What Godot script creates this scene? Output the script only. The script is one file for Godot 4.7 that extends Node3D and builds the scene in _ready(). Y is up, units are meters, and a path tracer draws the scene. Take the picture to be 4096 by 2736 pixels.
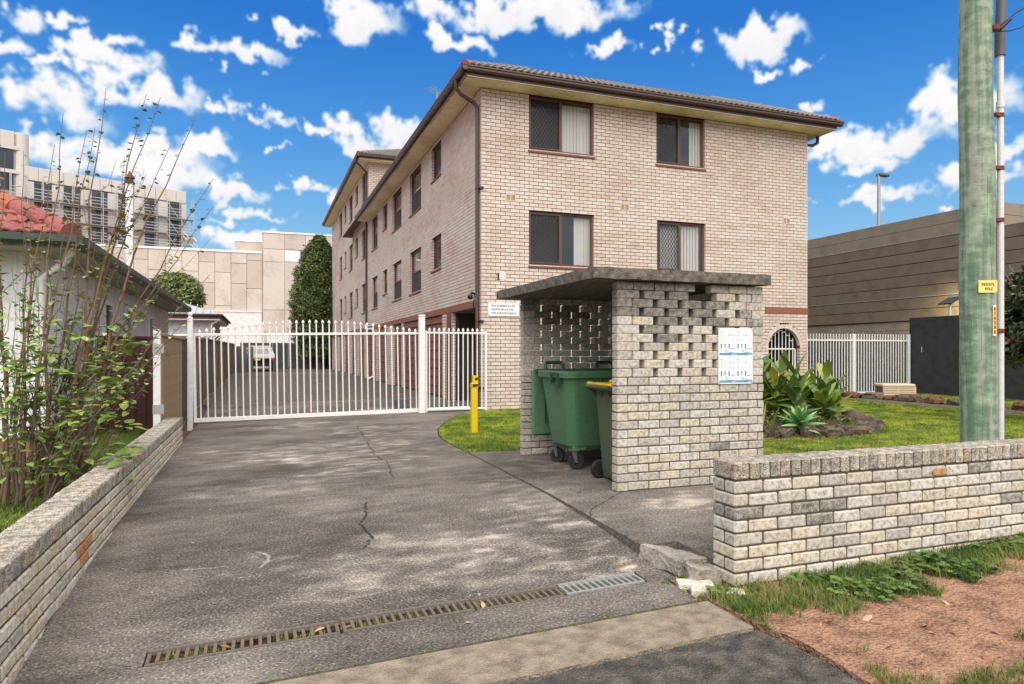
extends Node3D

const EYE := Vector3(0.0, 1.52, 0.0)
var rng := RandomNumberGenerator.new()
var M := {}
var used := {}
var mesh_cache := {}

# ---------------------------------------------------------------- mesh builder
class MB:
	var v := PackedVector3Array()
	var n := PackedVector3Array()
	var uv := PackedVector2Array()
	var col := PackedColorArray()
	var c := Color(1, 1, 1)
	var use_col := false
	func tri(a: Vector3, b: Vector3, d: Vector3, na: Vector3, nb: Vector3, nd: Vector3, ua := Vector2.ZERO, ub := Vector2.ZERO, ud := Vector2.ZERO) -> void:
		if (b - a).cross(d - a).dot(na + nb + nd) > 0.0:
			v.append(a); v.append(d); v.append(b)
			n.append(na); n.append(nd); n.append(nb)
			uv.append(ua); uv.append(ud); uv.append(ub)
		else:
			v.append(a); v.append(b); v.append(d)
			n.append(na); n.append(nb); n.append(nd)
			uv.append(ua); uv.append(ub); uv.append(ud)
		if use_col:
			col.append(c); col.append(c); col.append(c)
	func quad(a: Vector3, b: Vector3, d: Vector3, e: Vector3, nn: Vector3) -> void:
		tri(a, b, d, nn, nn, nn, Vector2(0, 1), Vector2(1, 1), Vector2(1, 0))
		tri(a, d, e, nn, nn, nn, Vector2(0, 1), Vector2(1, 0), Vector2(0, 0))
	func fquad(a: Vector3, b: Vector3, d: Vector3, e: Vector3, toward: Vector3) -> void:
		var nn := (b - a).cross(d - a)
		if nn.length() < 1e-9:
			nn = (d - a).cross(e - a)
		nn = nn.normalized()
		if nn.dot(toward) < 0.0:
			nn = -nn
		quad(a, b, d, e, nn)
	# box from min to max corners, optional transform
	func box(lo: Vector3, hi: Vector3, t := Transform3D.IDENTITY) -> void:
		var p: Array[Vector3] = []
		for i in 8:
			p.append(t * Vector3(hi.x if i & 1 else lo.x, hi.y if i & 2 else lo.y, hi.z if i & 4 else lo.z))
		var ctr := t * ((lo + hi) * 0.5)
		for f in [[0, 2, 6, 4], [1, 3, 7, 5], [0, 1, 5, 4], [2, 3, 7, 6], [0, 1, 3, 2], [4, 5, 7, 6]]:
			var m: Vector3 = (p[f[0]] + p[f[2]]) * 0.5
			fquad(p[f[0]], p[f[1]], p[f[2]], p[f[3]], m - ctr)
	# chamfered box
	func cbox(lo: Vector3, hi: Vector3, ch: float, t := Transform3D.IDENTITY, jit := 0.0, r: RandomNumberGenerator = null) -> void:
		var ctr := (lo + hi) * 0.5
		var h := (hi - lo) * 0.5
		var pt := {}
		for sx in [-1, 1]:
			for sy in [-1, 1]:
				for sz in [-1, 1]:
					var j := Vector3.ZERO
					if jit > 0.0:
						j = Vector3(r.randf_range(-jit, jit), r.randf_range(-jit, jit), r.randf_range(-jit, jit))
					var k := Vector3i(sx, sy, sz)
					var s := Vector3(sx, sy, sz)
					pt[[k, 0]] = t * (ctr + s * Vector3(h.x, h.y - ch, h.z - ch) + j)
					pt[[k, 1]] = t * (ctr + s * Vector3(h.x - ch, h.y, h.z - ch) + j)
					pt[[k, 2]] = t * (ctr + s * Vector3(h.x - ch, h.y - ch, h.z) + j)
		var c0 := t * ctr
		for ax in 3:
			for sg in [-1, 1]:
				var q: Array[Vector3] = []
				for ab in [[-1, -1], [1, -1], [1, 1], [-1, 1]]:
					var k := Vector3i.ZERO
					k[ax] = sg
					k[(ax + 1) % 3] = ab[0]
					k[(ax + 2) % 3] = ab[1]
					q.append(pt[[k, ax]])
				fquad(q[0], q[1], q[2], q[3], (q[0] + q[2]) * 0.5 - c0)
		for ax in 3:
			var a1 := (ax + 1) % 3
			var a2 := (ax + 2) % 3
			for s1 in [-1, 1]:
				for s2 in [-1, 1]:
					var ka := Vector3i.ZERO
					ka[ax] = -1
					ka[a1] = s1
					ka[a2] = s2
					var kb := ka
					kb[ax] = 1
					fquad(pt[[ka, a1]], pt[[kb, a1]], pt[[kb, a2]], pt[[ka, a2]], (pt[[ka, a1]] + pt[[kb, a2]]) * 0.5 - c0)
		for k in [Vector3i(-1, -1, -1), Vector3i(1, -1, -1), Vector3i(-1, 1, -1), Vector3i(1, 1, -1), Vector3i(-1, -1, 1), Vector3i(1, -1, 1), Vector3i(-1, 1, 1), Vector3i(1, 1, 1)]:
			var a: Vector3 = pt[[k, 0]]
			var b: Vector3 = pt[[k, 1]]
			var d: Vector3 = pt[[k, 2]]
			var nn := (b - a).cross(d - a).normalized()
			if nn.dot(a - c0) < 0.0:
				nn = -nn
			tri(a, b, d, nn, nn, nn)
	func tube(path: Array, rad, sides := 8, caps := true) -> void:
		var cnt := path.size()
		var rings := []
		var norms := []
		var ref := Vector3.UP
		var d0: Vector3 = (path[1] - path[0]).normalized()
		if absf(d0.dot(ref)) > 0.9:
			ref = Vector3.RIGHT
		var uax := d0.cross(ref).normalized()
		for i in cnt:
			var d: Vector3
			if i == 0:
				d = path[1] - path[0]
			elif i == cnt - 1:
				d = path[i] - path[i - 1]
			else:
				d = (path[i + 1] - path[i]).normalized() + (path[i] - path[i - 1]).normalized()
			d = d.normalized()
			uax = (uax - d * uax.dot(d)).normalized()
			var vax := d.cross(uax)
			var r: float = rad[i] if rad is Array else rad
			var ring := PackedVector3Array()
			var nr := PackedVector3Array()
			for k in sides:
				var a := TAU * k / sides
				var nn := uax * cos(a) + vax * sin(a)
				ring.append(path[i] + nn * r)
				nr.append(nn)
			rings.append(ring)
			norms.append(nr)
		for i in cnt - 1:
			for k in sides:
				var k2 := (k + 1) % sides
				tri(rings[i][k], rings[i][k2], rings[i + 1][k2], norms[i][k], norms[i][k2], norms[i + 1][k2])
				tri(rings[i][k], rings[i + 1][k2], rings[i + 1][k], norms[i][k], norms[i + 1][k2], norms[i + 1][k])
		if caps:
			for e in [0, cnt - 1]:
				var nn: Vector3 = (path[0] - path[1]).normalized() if e == 0 else (path[e] - path[e - 1]).normalized()
				for k in range(1, sides - 1):
					tri(rings[e][0], rings[e][k], rings[e][k + 1], nn, nn, nn)
	# profile of [radius, height] turned round the axis of t (y up)
	func lathe(prof: Array, sides := 16, t := Transform3D.IDENTITY, flat := false) -> void:
		for i in prof.size() - 1:
			var a: Array = prof[i]
			var b: Array = prof[i + 1]
			var nr := Vector2(b[1] - a[1], a[0] - b[0]).normalized()
			for k in sides:
				var a0 := TAU * k / sides
				var a1 := TAU * (k + 1) / sides
				var p := func(pr, an): return t * Vector3(cos(an) * pr[0], pr[1], sin(an) * pr[0])
				var nf := func(an): return (t.basis * Vector3(cos(an) * nr.x, nr.y, sin(an) * nr.x)).normalized()
				var am := (a0 + a1) * 0.5
				var n0: Vector3 = nf.call(am if flat else a0)
				var n1: Vector3 = nf.call(am if flat else a1)
				var A: Vector3 = p.call(a, a0)
				var B: Vector3 = p.call(a, a1)
				var C: Vector3 = p.call(b, a1)
				var D: Vector3 = p.call(b, a0)
				if a[0] > 1e-6:
					tri(A, B, C, n0, n1, n1)
				if b[0] > 1e-6:
					tri(A, C, D, n0, n1, n0)
	# polygon (array of Vector2 x,y) extruded along z from z0 to z1 in t
	func prism(poly: PackedVector2Array, z0: float, z1: float, t := Transform3D.IDENTITY) -> void:
		var idx := Geometry2D.triangulate_polygon(poly)
		var nz := (t.basis * Vector3(0, 0, 1)).normalized()
		for i in range(0, idx.size(), 3):
			for zz in [z0, z1]:
				var nn := nz if zz == maxf(z0, z1) else -nz
				tri(t * Vector3(poly[idx[i]].x, poly[idx[i]].y, zz), t * Vector3(poly[idx[i + 1]].x, poly[idx[i + 1]].y, zz), t * Vector3(poly[idx[i + 2]].x, poly[idx[i + 2]].y, zz), nn, nn, nn)
		var ccw := not Geometry2D.is_polygon_clockwise(poly)
		var m := poly.size()
		for i in m:
			var a := poly[i]
			var b := poly[(i + 1) % m]
			var e := b - a
			var o := Vector2(e.y, -e.x) if ccw else Vector2(-e.y, e.x)
			var nn := (t.basis * Vector3(o.x, o.y, 0)).normalized()
			quad(t * Vector3(a.x, a.y, z0), t * Vector3(b.x, b.y, z0), t * Vector3(b.x, b.y, z1), t * Vector3(a.x, a.y, z1), nn)
	func mesh() -> ArrayMesh:
		var arr := []
		arr.resize(Mesh.ARRAY_MAX)
		arr[Mesh.ARRAY_VERTEX] = v
		arr[Mesh.ARRAY_NORMAL] = n
		arr[Mesh.ARRAY_TEX_UV] = uv
		if use_col:
			arr[Mesh.ARRAY_COLOR] = col
		var am := ArrayMesh.new()
		am.add_surface_from_arrays(Mesh.PRIMITIVE_TRIANGLES, arr)
		return am

func W(x: float, y: float, d: float) -> Vector3:
	return Vector3(x, y, -d)

func numbered(called: String) -> String:
	if not used.has(called):
		used[called] = 0
		return called
	used[called] += 1
	return "%s_%03d" % [called, used[called]]

func thing(called: String, label: String, category: String, at := Vector3.ZERO, turn := 0.0, group := "") -> Node3D:
	var o := Node3D.new()
	o.name = numbered(called)
	add_child(o)
	o.position = at
	o.rotation.y = turn
	o.set_meta("label", label)
	o.set_meta("category", category)
	if group != "":
		o.set_meta("group", group)
	return o

func put(mesh: Mesh, called: String, m: Material, parent: Node = null, t := Transform3D.IDENTITY) -> MeshInstance3D:
	var o := MeshInstance3D.new()
	o.mesh = mesh
	o.material_override = m
	o.transform = t
	if parent == null or parent == self:
		o.name = numbered(called)
		add_child(o)
	else:
		o.name = called
		parent.add_child(o, true)
	return o

func part(b: MB, called: String, m: Material, parent: Node = null, t := Transform3D.IDENTITY) -> MeshInstance3D:
	return put(b.mesh(), called, m, parent, t)

func group_node(called: String, parent: Node) -> Node3D:
	var o := Node3D.new()
	o.name = called
	parent.add_child(o, true)
	return o

func tag(o: Node, label: String, category: String, group := "") -> Node:
	o.set_meta("label", label)
	o.set_meta("category", category)
	if group != "":
		o.set_meta("group", group)
	return o

func struct(o: Node) -> Node:
	o.set_meta("kind", "structure")
	return o

func scatter(called: String, mesh: Mesh, m: Material, xf: Array, cols, parent: Node = null) -> MultiMeshInstance3D:
	var mm := MultiMesh.new()
	mm.transform_format = MultiMesh.TRANSFORM_3D
	mm.use_colors = cols != null
	mm.mesh = mesh
	mm.instance_count = xf.size()
	for i in xf.size():
		mm.set_instance_transform(i, xf[i])
		if cols != null:
			mm.set_instance_color(i, cols[i])
	var o := MultiMeshInstance3D.new()
	o.multimesh = mm
	o.material_override = m
	if parent == null:
		o.name = numbered(called)
		add_child(o)
	else:
		o.name = called
		parent.add_child(o, true)
	o.set_meta("kind", "stuff")
	return o

# ---------------------------------------------------------------- materials
func srgb(r: float, g: float, b: float) -> Color:
	return Color(r / 255.0, g / 255.0, b / 255.0)

func noise(seed_: int, freq: float, oct := 4, kind := FastNoiseLite.TYPE_SIMPLEX_SMOOTH) -> FastNoiseLite:
	var f := FastNoiseLite.new()
	f.seed = seed_
	f.noise_type = kind
	f.frequency = freq
	f.fractal_type = FastNoiseLite.FRACTAL_FBM
	f.fractal_octaves = oct
	f.fractal_gain = 0.55
	return f

# tileable picture: two noises mixed through a ramp of colours
func ramp_tex(seed_: int, f1: float, f2: float, mixing: float, stops: Array, size := 512) -> ImageTexture:
	var a := noise(seed_, f1, 4).get_seamless_image(size, size).get_data()
	var b := noise(seed_ + 7, f2, 3).get_seamless_image(size, size).get_data()
	var out := PackedByteArray()
	out.resize(size * size * 3)
	var lut := []
	for i in 256:
		var t := i / 255.0 * (stops.size() - 1)
		var k := mini(int(t), stops.size() - 2)
		var cc: Color = stops[k].lerp(stops[k + 1], t - k)
		lut.append([int(clampf(cc.r, 0, 1) * 255), int(clampf(cc.g, 0, 1) * 255), int(clampf(cc.b, 0, 1) * 255)])
	for i in size * size:
		var e: Array = lut[clampi(int((a[i] * (1.0 - mixing) + b[i] * mixing - 128.0) * 1.35) + 128, 0, 255)]
		out[i * 3] = e[0]
		out[i * 3 + 1] = e[1]
		out[i * 3 + 2] = e[2]
	return ImageTexture.create_from_image(Image.create_from_data(size, size, false, Image.FORMAT_RGB8, out))

func bump_tex(seed_: int, freq: float, oct := 4, size := 512) -> ImageTexture:
	var im := noise(seed_, freq, oct).get_seamless_image(size, size)
	im.convert(Image.FORMAT_RGBA8)
	im.bump_map_to_normal_map(6.0)
	return ImageTexture.create_from_image(im)

func mat(color: Color, rough := 0.8, tex: Texture2D = null, scale := 1.0, nrm: Texture2D = null, nscale := 1.0, metal := 0.0) -> StandardMaterial3D:
	var m := StandardMaterial3D.new()
	m.albedo_color = color
	m.roughness = rough
	m.metallic = metal
	if tex != null or nrm != null:
		m.uv1_triplanar = true
		m.uv1_world_triplanar = true
		m.uv1_scale = Vector3(scale, scale, scale)
	if tex != null:
		m.albedo_texture = tex
	if nrm != null:
		m.normal_enabled = true
		m.normal_texture = nrm
		m.normal_scale = nscale
	return m

func tinted(m: StandardMaterial3D, color: Color) -> StandardMaterial3D:
	var k: StandardMaterial3D = m.duplicate()
	k.albedo_color = color
	return k

# height of the driveway: left and right profiles over depth
const LP := [[-5.0, -0.16], [3.0, -0.14], [4.0, -0.12], [4.6, -0.06], [5.7, 0.0], [8.0, 0.06], [11.7, 0.1], [15.0, 0.1], [18.0, 0.2], [46.0, 0.37], [60.0, 0.4]]
const RP := [[-5.0, -0.02], [3.0, -0.01], [4.0, 0.0], [4.5, 0.05], [5.0, 0.095], [6.0, 0.145], [8.5, 0.175], [11.0, 0.18], [15.0, 0.2], [18.0, 0.25], [46.0, 0.38], [60.0, 0.4]]
func prof(p: Array, d: float) -> float:
	if d <= p[0][0]:
		return p[0][1]
	for i in p.size() - 1:
		if d <= p[i + 1][0]:
			var t: float = (d - p[i][0]) / (p[i + 1][0] - p[i][0])
			return lerpf(p[i][1], p[i + 1][1], t)
	return p[p.size() - 1][1]
func gh(x: float, d: float) -> float:
	return lerpf(prof(LP, d), prof(RP, d), clampf((x + 1.15) / 3.85, 0.0, 1.0))

# ---------------------------------------------------------------- setting out
func _ready() -> void:
	rng.seed = 4711
	make_camera_and_light()
	make_materials()
	make_ground()
	make_building()
	make_bin_shelter()
	make_front_walls()
	make_gate()
	make_left_side()
	make_rear()
	make_right_side()
	make_bins()
	make_plants()
	make_litter()

func make_camera_and_light() -> void:
	var cam := Camera3D.new()
	cam.name = "camera"
	cam.projection = Camera3D.PROJECTION_FRUSTUM
	cam.near = 0.05
	cam.far = 600.0
	cam.size = 2.0 * 1368.0 / 2731.0 * 0.05
	cam.frustum_offset = Vector2(0.0, 45.0 / 2731.0 * 0.05)
	cam.position = EYE
	cam.rotation_degrees = Vector3(0, -20.3, 0)
	add_child(cam)
	cam.current = true
	var env := Environment.new()
	env.background_mode = Environment.BG_SKY
	var sky := Sky.new()
	var pano := PanoramaSkyMaterial.new()
	pano.panorama = sky_picture()
	pano.energy_multiplier = 1.0
	sky.sky_material = pano
	env.sky = sky
	env.background_energy_multiplier = 0.37
	env.tonemap_mode = Environment.TONE_MAPPER_LINEAR
	env.tonemap_exposure = 2.75
	env.sdfgi_enabled = true
	env.ssao_enabled = true
	env.ssil_enabled = true
	var we := WorldEnvironment.new()
	we.name = "environment"
	we.environment = env
	add_child(we)
	var sun := DirectionalLight3D.new()
	sun.name = "sun"
	sun.light_energy = 0.5
	sun.light_color = Color(1.0, 0.965, 0.925)
	sun.light_angular_distance = 75.0
	sun.shadow_enabled = true
	add_child(sun)
	sun.look_at_from_position(Vector3(-2.0, 12, 9.5), Vector3.ZERO)

func pix_dir(px: float, py: float) -> Vector2:   # azimuth and elevation seen at a point of the photograph (4096 wide)
	var r := (px - 2048.0) / 2731.0
	var u := (1413.0 - py) / 2731.0
	var a := deg_to_rad(20.3)
	var x := r * cos(a) + sin(a)
	var d := cos(a) - r * sin(a)
	return Vector2(atan2(x, d), atan2(u, sqrt(x * x + d * d)))

func sky_picture() -> ImageTexture:
	var w := 3072
	var h := w / 2
	var up := h / 2
	var field := PackedFloat32Array()
	field.resize(w * up)
	var bott := PackedFloat32Array()
	bott.resize(w * up)
	var blobs := []
	var sc := 4096.0 / 2347.0
	for b in [[100, 240, 140, 52], [350, 215, 125, 36], [285, 142, 90, 36], [150, 163, 45, 15], [45, 48, 70, 30], [150, 40, 40, 12], [30, 110, 55, 20], [245, 85, 38, 14], [530, 118, 125, 20], [430, 108, 40, 14], [810, 55, 105, 58], [670, 75, 35, 16], [1190, 32, 255, 44], [1060, 102, 85, 22], [1395, 112, 52, 20], [1745, 100, 105, 38], [1825, 156, 45, 11], [880, 315, 112, 46], [600, 268, 72, 17], [720, 284, 42, 13], [290, 345, 190, 38], [480, 350, 75, 30], [110, 335, 80, 55], [330, 395, 170, 40], [690, 446, 46, 18], [605, 420, 20, 6], [580, 491, 78, 14], [520, 445, 65, 22], [540, 552, 120, 28], [760, 468, 34, 30], [2230, 245, 125, 55], [2010, 330, 175, 40], [2000, 378, 62, 17], [2220, 398, 135, 28], [1985, 460, 145, 16], [2300, 335, 45, 22], [2195, 466, 25, 9], [1850, 263, 55, 10], [500, 175, 14, 10], [655, 350, 20, 8], [1550, 88, 25, 8], [1480, 100, 18, 7]]:
		var a := pix_dir(b[0] * sc, b[1] * sc)
		var e := pix_dir((b[0] + b[2]) * sc, b[1] * sc)
		var f := pix_dir(b[0] * sc, (b[1] - b[3]) * sc)
		blobs.append([a.x, a.y, absf(e.x - a.x) * 1.12, absf(f.y - a.y) * 1.12])
	var r := RandomNumberGenerator.new()
	r.seed = 99
	for i in 620:                                    # the same broken cloud goes on all round
		var az := r.randf_range(-PI, PI)
		var el := asin(r.randf_range(0.05, 0.98))
		var inside := az > deg_to_rad(-24) and az < deg_to_rad(62) and el < deg_to_rad(32)
		if inside:
			continue
		var rx := r.randf_range(0.05, 0.2) / maxf(cos(el), 0.25)
		blobs.append([az, el, rx, r.randf_range(0.025, 0.085) * (0.7 + el)])
	for b in blobs:
		var x0 := int((0.5 + (b[0] - b[2] * 1.3) / TAU) * w)
		var x1 := int((0.5 + (b[0] + b[2] * 1.3) / TAU) * w)
		var y0 := maxi(0, int((0.5 - (b[1] + b[3] * 1.4) / PI) * h))
		var y1 := mini(up - 1, int((0.5 - (b[1] - b[3] * 1.2) / PI) * h))
		for y in range(y0, y1 + 1):
			var el := (0.5 - (y + 0.5) / h) * PI
			var dy: float = (el - b[1]) / b[3]
			var ey := dy * dy * (0.75 if dy > 0 else 1.5)
			for x in range(x0, x1 + 1):
				var dx: float = (((x + 0.5) / w - 0.5) * TAU - b[0]) / b[2]
				var v := 1.0 - dx * dx - ey
				if v > -0.9:
					var i := y * w + (x + w) % w
					field[i] = maxf(field[i], v + 1.0)
					bott[i] = maxf(bott[i], dy + 1.0)
	var n1 := noise(5, 0.022, 5).get_image(w, up).get_data()
	var n2 := noise(15, 0.07, 4).get_image(w, up).get_data()
	var out := PackedByteArray()
	out.resize(w * h * 3)
	for y in h:
		var el := rad_to_deg((0.5 - (y + 0.5) / h) * PI)
		var c: Color
		if el >= 0.0:
			var stops := [[0.0, Color(0.70, 0.85, 0.95)], [9.0, Color(0.54, 0.765, 0.93)], [16.0, Color(0.34, 0.62, 0.89)], [25.0, Color(0.19, 0.48, 0.82)], [40.0, Color(0.14, 0.40, 0.75)], [90.0, Color(0.10, 0.32, 0.65)]]
			for i in stops.size() - 1:
				if el <= stops[i + 1][0]:
					c = stops[i][1].lerp(stops[i + 1][1], (el - stops[i][0]) / (stops[i + 1][0] - stops[i][0]))
					break
		else:
			c = Color(0.42, 0.41, 0.38)
		var br := int(c.r * 255)
		var bg := int(c.g * 255)
		var bb := int(c.b * 255)
		for x in w:
			var i := y * w + x
			var o := (y * w + (x + w / 2) % w) * 3   # the picture starts at -z
			var fi := 0.0
			var bi := 0.0
			if el >= 0.0:
				var nz0 := n1[i] / 255.0 - 0.5
				var nf0 := n2[i] / 255.0 - 0.5
				var wx := (x + int(nz0 * 46.0 + nf0 * 16.0) + w) % w
				var wy := clampi(y + int((n1[(i + 700) % n1.size()] / 255.0 - 0.5) * 26.0 + nf0 * 9.0), 0, up - 1)
				fi = field[wy * w + wx]
				bi = bott[wy * w + wx]
			if el < 0.0 or fi <= 0.0:
				out[o] = br
				out[o + 1] = bg
				out[o + 2] = bb
				continue
			var nz := n1[i] / 255.0 - 0.5
			var nf := n2[i] / 255.0 - 0.5
			var d := fi - 0.98 + nz * 1.5 + nf * 0.9
			var al := smoothstep(-0.25, 0.75, d)
			var sh := clampf(0.80 + (bi - 0.55) * 0.22 + nf * 0.25 + nz * 0.2, 0.0, 1.0)
			out[o] = int(lerpf(br, lerpf(198, 252, sh), al))
			out[o + 1] = int(lerpf(bg, lerpf(205, 250, sh), al))
			out[o + 2] = int(lerpf(bb, lerpf(222, 250, sh), al))
	return ImageTexture.create_from_image(Image.create_from_data(w, h, false, Image.FORMAT_RGB8, out))

func make_materials() -> void:
	var g1 := Color(0.72, 0.72, 0.72)
	var w1 := Color(1, 1, 1)
	var grain := ramp_tex(1, 0.03, 0.14, 0.5, [Color(0.70, 0.68, 0.66), Color(0.93, 0.92, 0.91), w1, w1])
	var rough_n := bump_tex(3, 0.09, 5)
	var fine_n := bump_tex(4, 0.2, 3)
	M.grain = grain
	M.rough_n = rough_n
	# bricks of the flats: cream to pink, chosen brick by brick
	M.flat_bricks = []
	for c in [[230, 213, 199], [227, 208, 194], [222, 201, 187], [234, 221, 210], [228, 210, 196], [218, 196, 180], [225, 203, 191], [230, 211, 200]]:
		M.flat_bricks.append(mat(srgb(c[0], c[1], c[2]), 0.85, grain, 2.6, rough_n, 0.7))
	# bricks of the shelter and the boundary walls: chalky grey-white
	M.pale_bricks = []
	for c in [[216, 210, 199], [206, 199, 187], [221, 215, 203], [197, 190, 180], [211, 201, 184], [217, 207, 188]]:
		M.pale_bricks.append(mat(srgb(c[0], c[1], c[2]), 0.88, ramp_tex(21, 0.02, 0.11, 0.4, [Color(0.52, 0.50, 0.47), Color(0.86, 0.85, 0.83), w1, w1]), 1.9, rough_n, 0.8))
	# the same bricks blackened by mould, a speckled growth
	M.mould_bricks = []
	for k in 3:
		M.mould_bricks.append(mat(srgb(214 - 16 * k, 210 - 16 * k, 202 - 16 * k), 0.9, ramp_tex(40 + k, 0.02, 0.12, 0.6, [Color(0.30, 0.30, 0.29), Color(0.48, 0.47, 0.46), Color(0.74, 0.73, 0.71), Color(0.95, 0.94, 0.91), Color(1, 0.99, 0.96)]), 1.5, rough_n, 1.0))
	M.cream_bricks = []
	for c in [[230, 219, 200], [224, 211, 190], [218, 203, 180], [233, 224, 209], [215, 201, 181]]:
		M.cream_bricks.append(mat(srgb(c[0], c[1], c[2]), 0.88, M.pale_bricks[0].albedo_texture, 1.7, rough_n, 0.8))
	M.cap_bricks = []
	for c in [[230, 224, 212], [214, 208, 198], [238, 230, 216], [204, 198, 188], [226, 214, 196]]:
		M.cap_bricks.append(mat(srgb(c[0], c[1], c[2]), 0.9, M.mould_bricks[1].albedo_texture, 1.3, rough_n, 1.0))
	M.orange_brick = mat(srgb(206, 150, 105), 0.88, M.pale_bricks[0].albedo_texture, 1.7, rough_n, 0.8)
	M.mortar_flats = mat(srgb(80, 69, 62), 0.95, grain, 3.0)
	M.mortar_grey = mat(srgb(92, 85, 77), 0.95, grain, 3.0)
	M.concrete = mat(srgb(150, 144, 134), 0.92, ramp_tex(60, 0.012, 0.16, 0.45, [Color(0.45, 0.44, 0.43), Color(0.75, 0.74, 0.72), Color(0.92, 0.91, 0.9), w1]), 0.55, rough_n, 0.7)
	M.slab = mat(srgb(172, 167, 156), 0.95, ramp_tex(65, 0.015, 0.12, 0.5, [Color(0.36, 0.36, 0.35), Color(0.55, 0.54, 0.52), Color(0.75, 0.73, 0.70), Color(0.98, 0.97, 0.94)]), 1.2, rough_n, 1.4)
	M.kerb = mat(srgb(168, 155, 138), 0.93, ramp_tex(66, 0.012, 0.24, 0.6, [Color(0.38, 0.37, 0.36), Color(0.72, 0.71, 0.69), Color(0.95, 0.94, 0.92), w1]), 1.0, rough_n, 0.8)
	M.asphalt = mat(srgb(140, 135, 128), 0.93, ramp_tex(67, 0.015, 0.3, 0.65, [Color(0.12, 0.12, 0.12), Color(0.42, 0.42, 0.42), Color(0.78, 0.76, 0.73), Color(1.0, 0.95, 0.86)]), 0.7, rough_n, 1.4)
	M.soil = mat(srgb(176, 136, 108), 0.97, ramp_tex(68, 0.012, 0.12, 0.5, [Color(0.48, 0.44, 0.40), Color(0.8, 0.77, 0.75), w1, Color(1.1, 1.08, 1.04)]), 0.6, rough_n, 1.5)
	M.turf = mat(srgb(112, 122, 52), 0.97, ramp_tex(69, 0.02, 0.2, 0.5, [Color(0.55, 0.6, 0.4), Color(0.85, 0.9, 0.75), w1, Color(1.15, 1.1, 0.9)]), 0.7, rough_n, 1.5)
	M.blade = mat(Color(1, 1, 1), 0.8)
	M.blade.vertex_color_use_as_albedo = true
	M.blade.backlight_enabled = true
	M.blade.backlight = Color(0.12, 0.16, 0.03)
	M.frame = mat(srgb(112, 62, 56), 0.5)
	M.frame_dark = mat(srgb(84, 70, 64), 0.55)
	M.sill = mat(srgb(132, 80, 66), 0.6, grain, 4.0)
	M.lintel = mat(srgb(150, 96, 76), 0.65, grain, 1.2)
	M.gutter = mat(srgb(88, 70, 64), 0.45, grain, 2.0)
	M.soffit = mat(srgb(246, 236, 198), 0.8, ramp_tex(70, 0.006, 0.03, 0.4, [Color(0.84, 0.82, 0.74), Color(0.96, 0.95, 0.92), w1]), 0.5)
	M.tile = mat(srgb(134, 126, 118), 0.85, grain, 2.5, rough_n, 0.8)
	M.tile_red = mat(srgb(172, 104, 96), 0.8, ramp_tex(71, 0.02, 0.12, 0.5, [Color(0.45, 0.4, 0.4), Color(0.85, 0.8, 0.78), w1, Color(1.15, 1.05, 1.0)]), 1.5, rough_n, 0.9)
	M.glass = mat(Color(0.35, 0.38, 0.4, 0.14), 0.03)
	M.glass.transparency = BaseMaterial3D.TRANSPARENCY_ALPHA
	M.glass.metallic_specular = 0.5
	M.glass_dark = mat(srgb(52, 58, 62), 0.08)
	M.glass_dark.metallic_specular = 0.7
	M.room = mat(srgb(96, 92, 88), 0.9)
	M.blind = mat(srgb(248, 246, 238), 0.85)
	M.black_mesh = mat(srgb(40, 38, 37), 0.6)
	M.insect = mat(srgb(62, 60, 60), 0.9)
	M.white_steel = mat(srgb(232, 232, 230), 0.45, ramp_tex(72, 0.02, 0.1, 0.5, [Color(0.88, 0.87, 0.85), w1, w1]), 1.0)
	M.white_wall = mat(srgb(234, 235, 235), 0.75, ramp_tex(73, 0.008, 0.05, 0.4, [Color(0.87, 0.87, 0.87), Color(0.97, 0.97, 0.97), w1]), 0.5)
	M.door = mat(srgb(140, 88, 80), 0.6, ramp_tex(74, 0.01, 0.08, 0.5, [Color(0.75, 0.72, 0.72), Color(0.95, 0.94, 0.93), w1]), 0.8)
	M.door_dark = mat(srgb(92, 86, 84), 0.6, grain, 1.0)
	M.yellow = mat(srgb(238, 200, 20), 0.4)
	M.black = mat(srgb(38, 38, 38), 0.55)
	M.rubber = mat(srgb(44, 44, 43), 0.8, grain, 5.0)
	M.bin_green = mat(srgb(80, 120, 86), 0.5, ramp_tex(75, 0.02, 0.09, 0.5, [Color(0.8, 0.82, 0.8), w1, w1]), 1.5)
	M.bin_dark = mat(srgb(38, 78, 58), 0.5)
	M.bin_olive = mat(srgb(78, 92, 66), 0.55, ramp_tex(76, 0.02, 0.09, 0.5, [Color(0.82, 0.84, 0.8), w1, w1]), 1.5)
	M.bin_yellow = mat(srgb(246, 186, 10), 0.4)
	M.steel = mat(srgb(175, 176, 174), 0.4, grain, 6.0, null, 1.0, 0.7)
	M.iron = mat(srgb(118, 108, 98), 0.8, ramp_tex(77, 0.03, 0.15, 0.5, [Color(0.6, 0.55, 0.5), w1, w1]), 3.0, rough_n, 0.6)
	M.galv = mat(srgb(178, 180, 178), 0.5, grain, 4.0, null, 1.0, 0.4)
	M.fence_tan = mat(srgb(150, 131, 104), 0.55, grain, 0.8)
	M.fence_brown = mat(srgb(88, 46, 42), 0.5, grain, 0.8)
	M.fence_grey = mat(srgb(96, 94, 90), 0.7, grain, 0.8)
	M.panel_beige = []
	for c in [[208, 196, 184], [202, 190, 177], [212, 202, 191], [198, 186, 174]]:
		M.panel_beige.append(mat(srgb(c[0], c[1], c[2]), 0.8, ramp_tex(78, 0.006, 0.05, 0.3, [Color(0.9, 0.89, 0.88), w1, w1]), 0.12))
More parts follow.
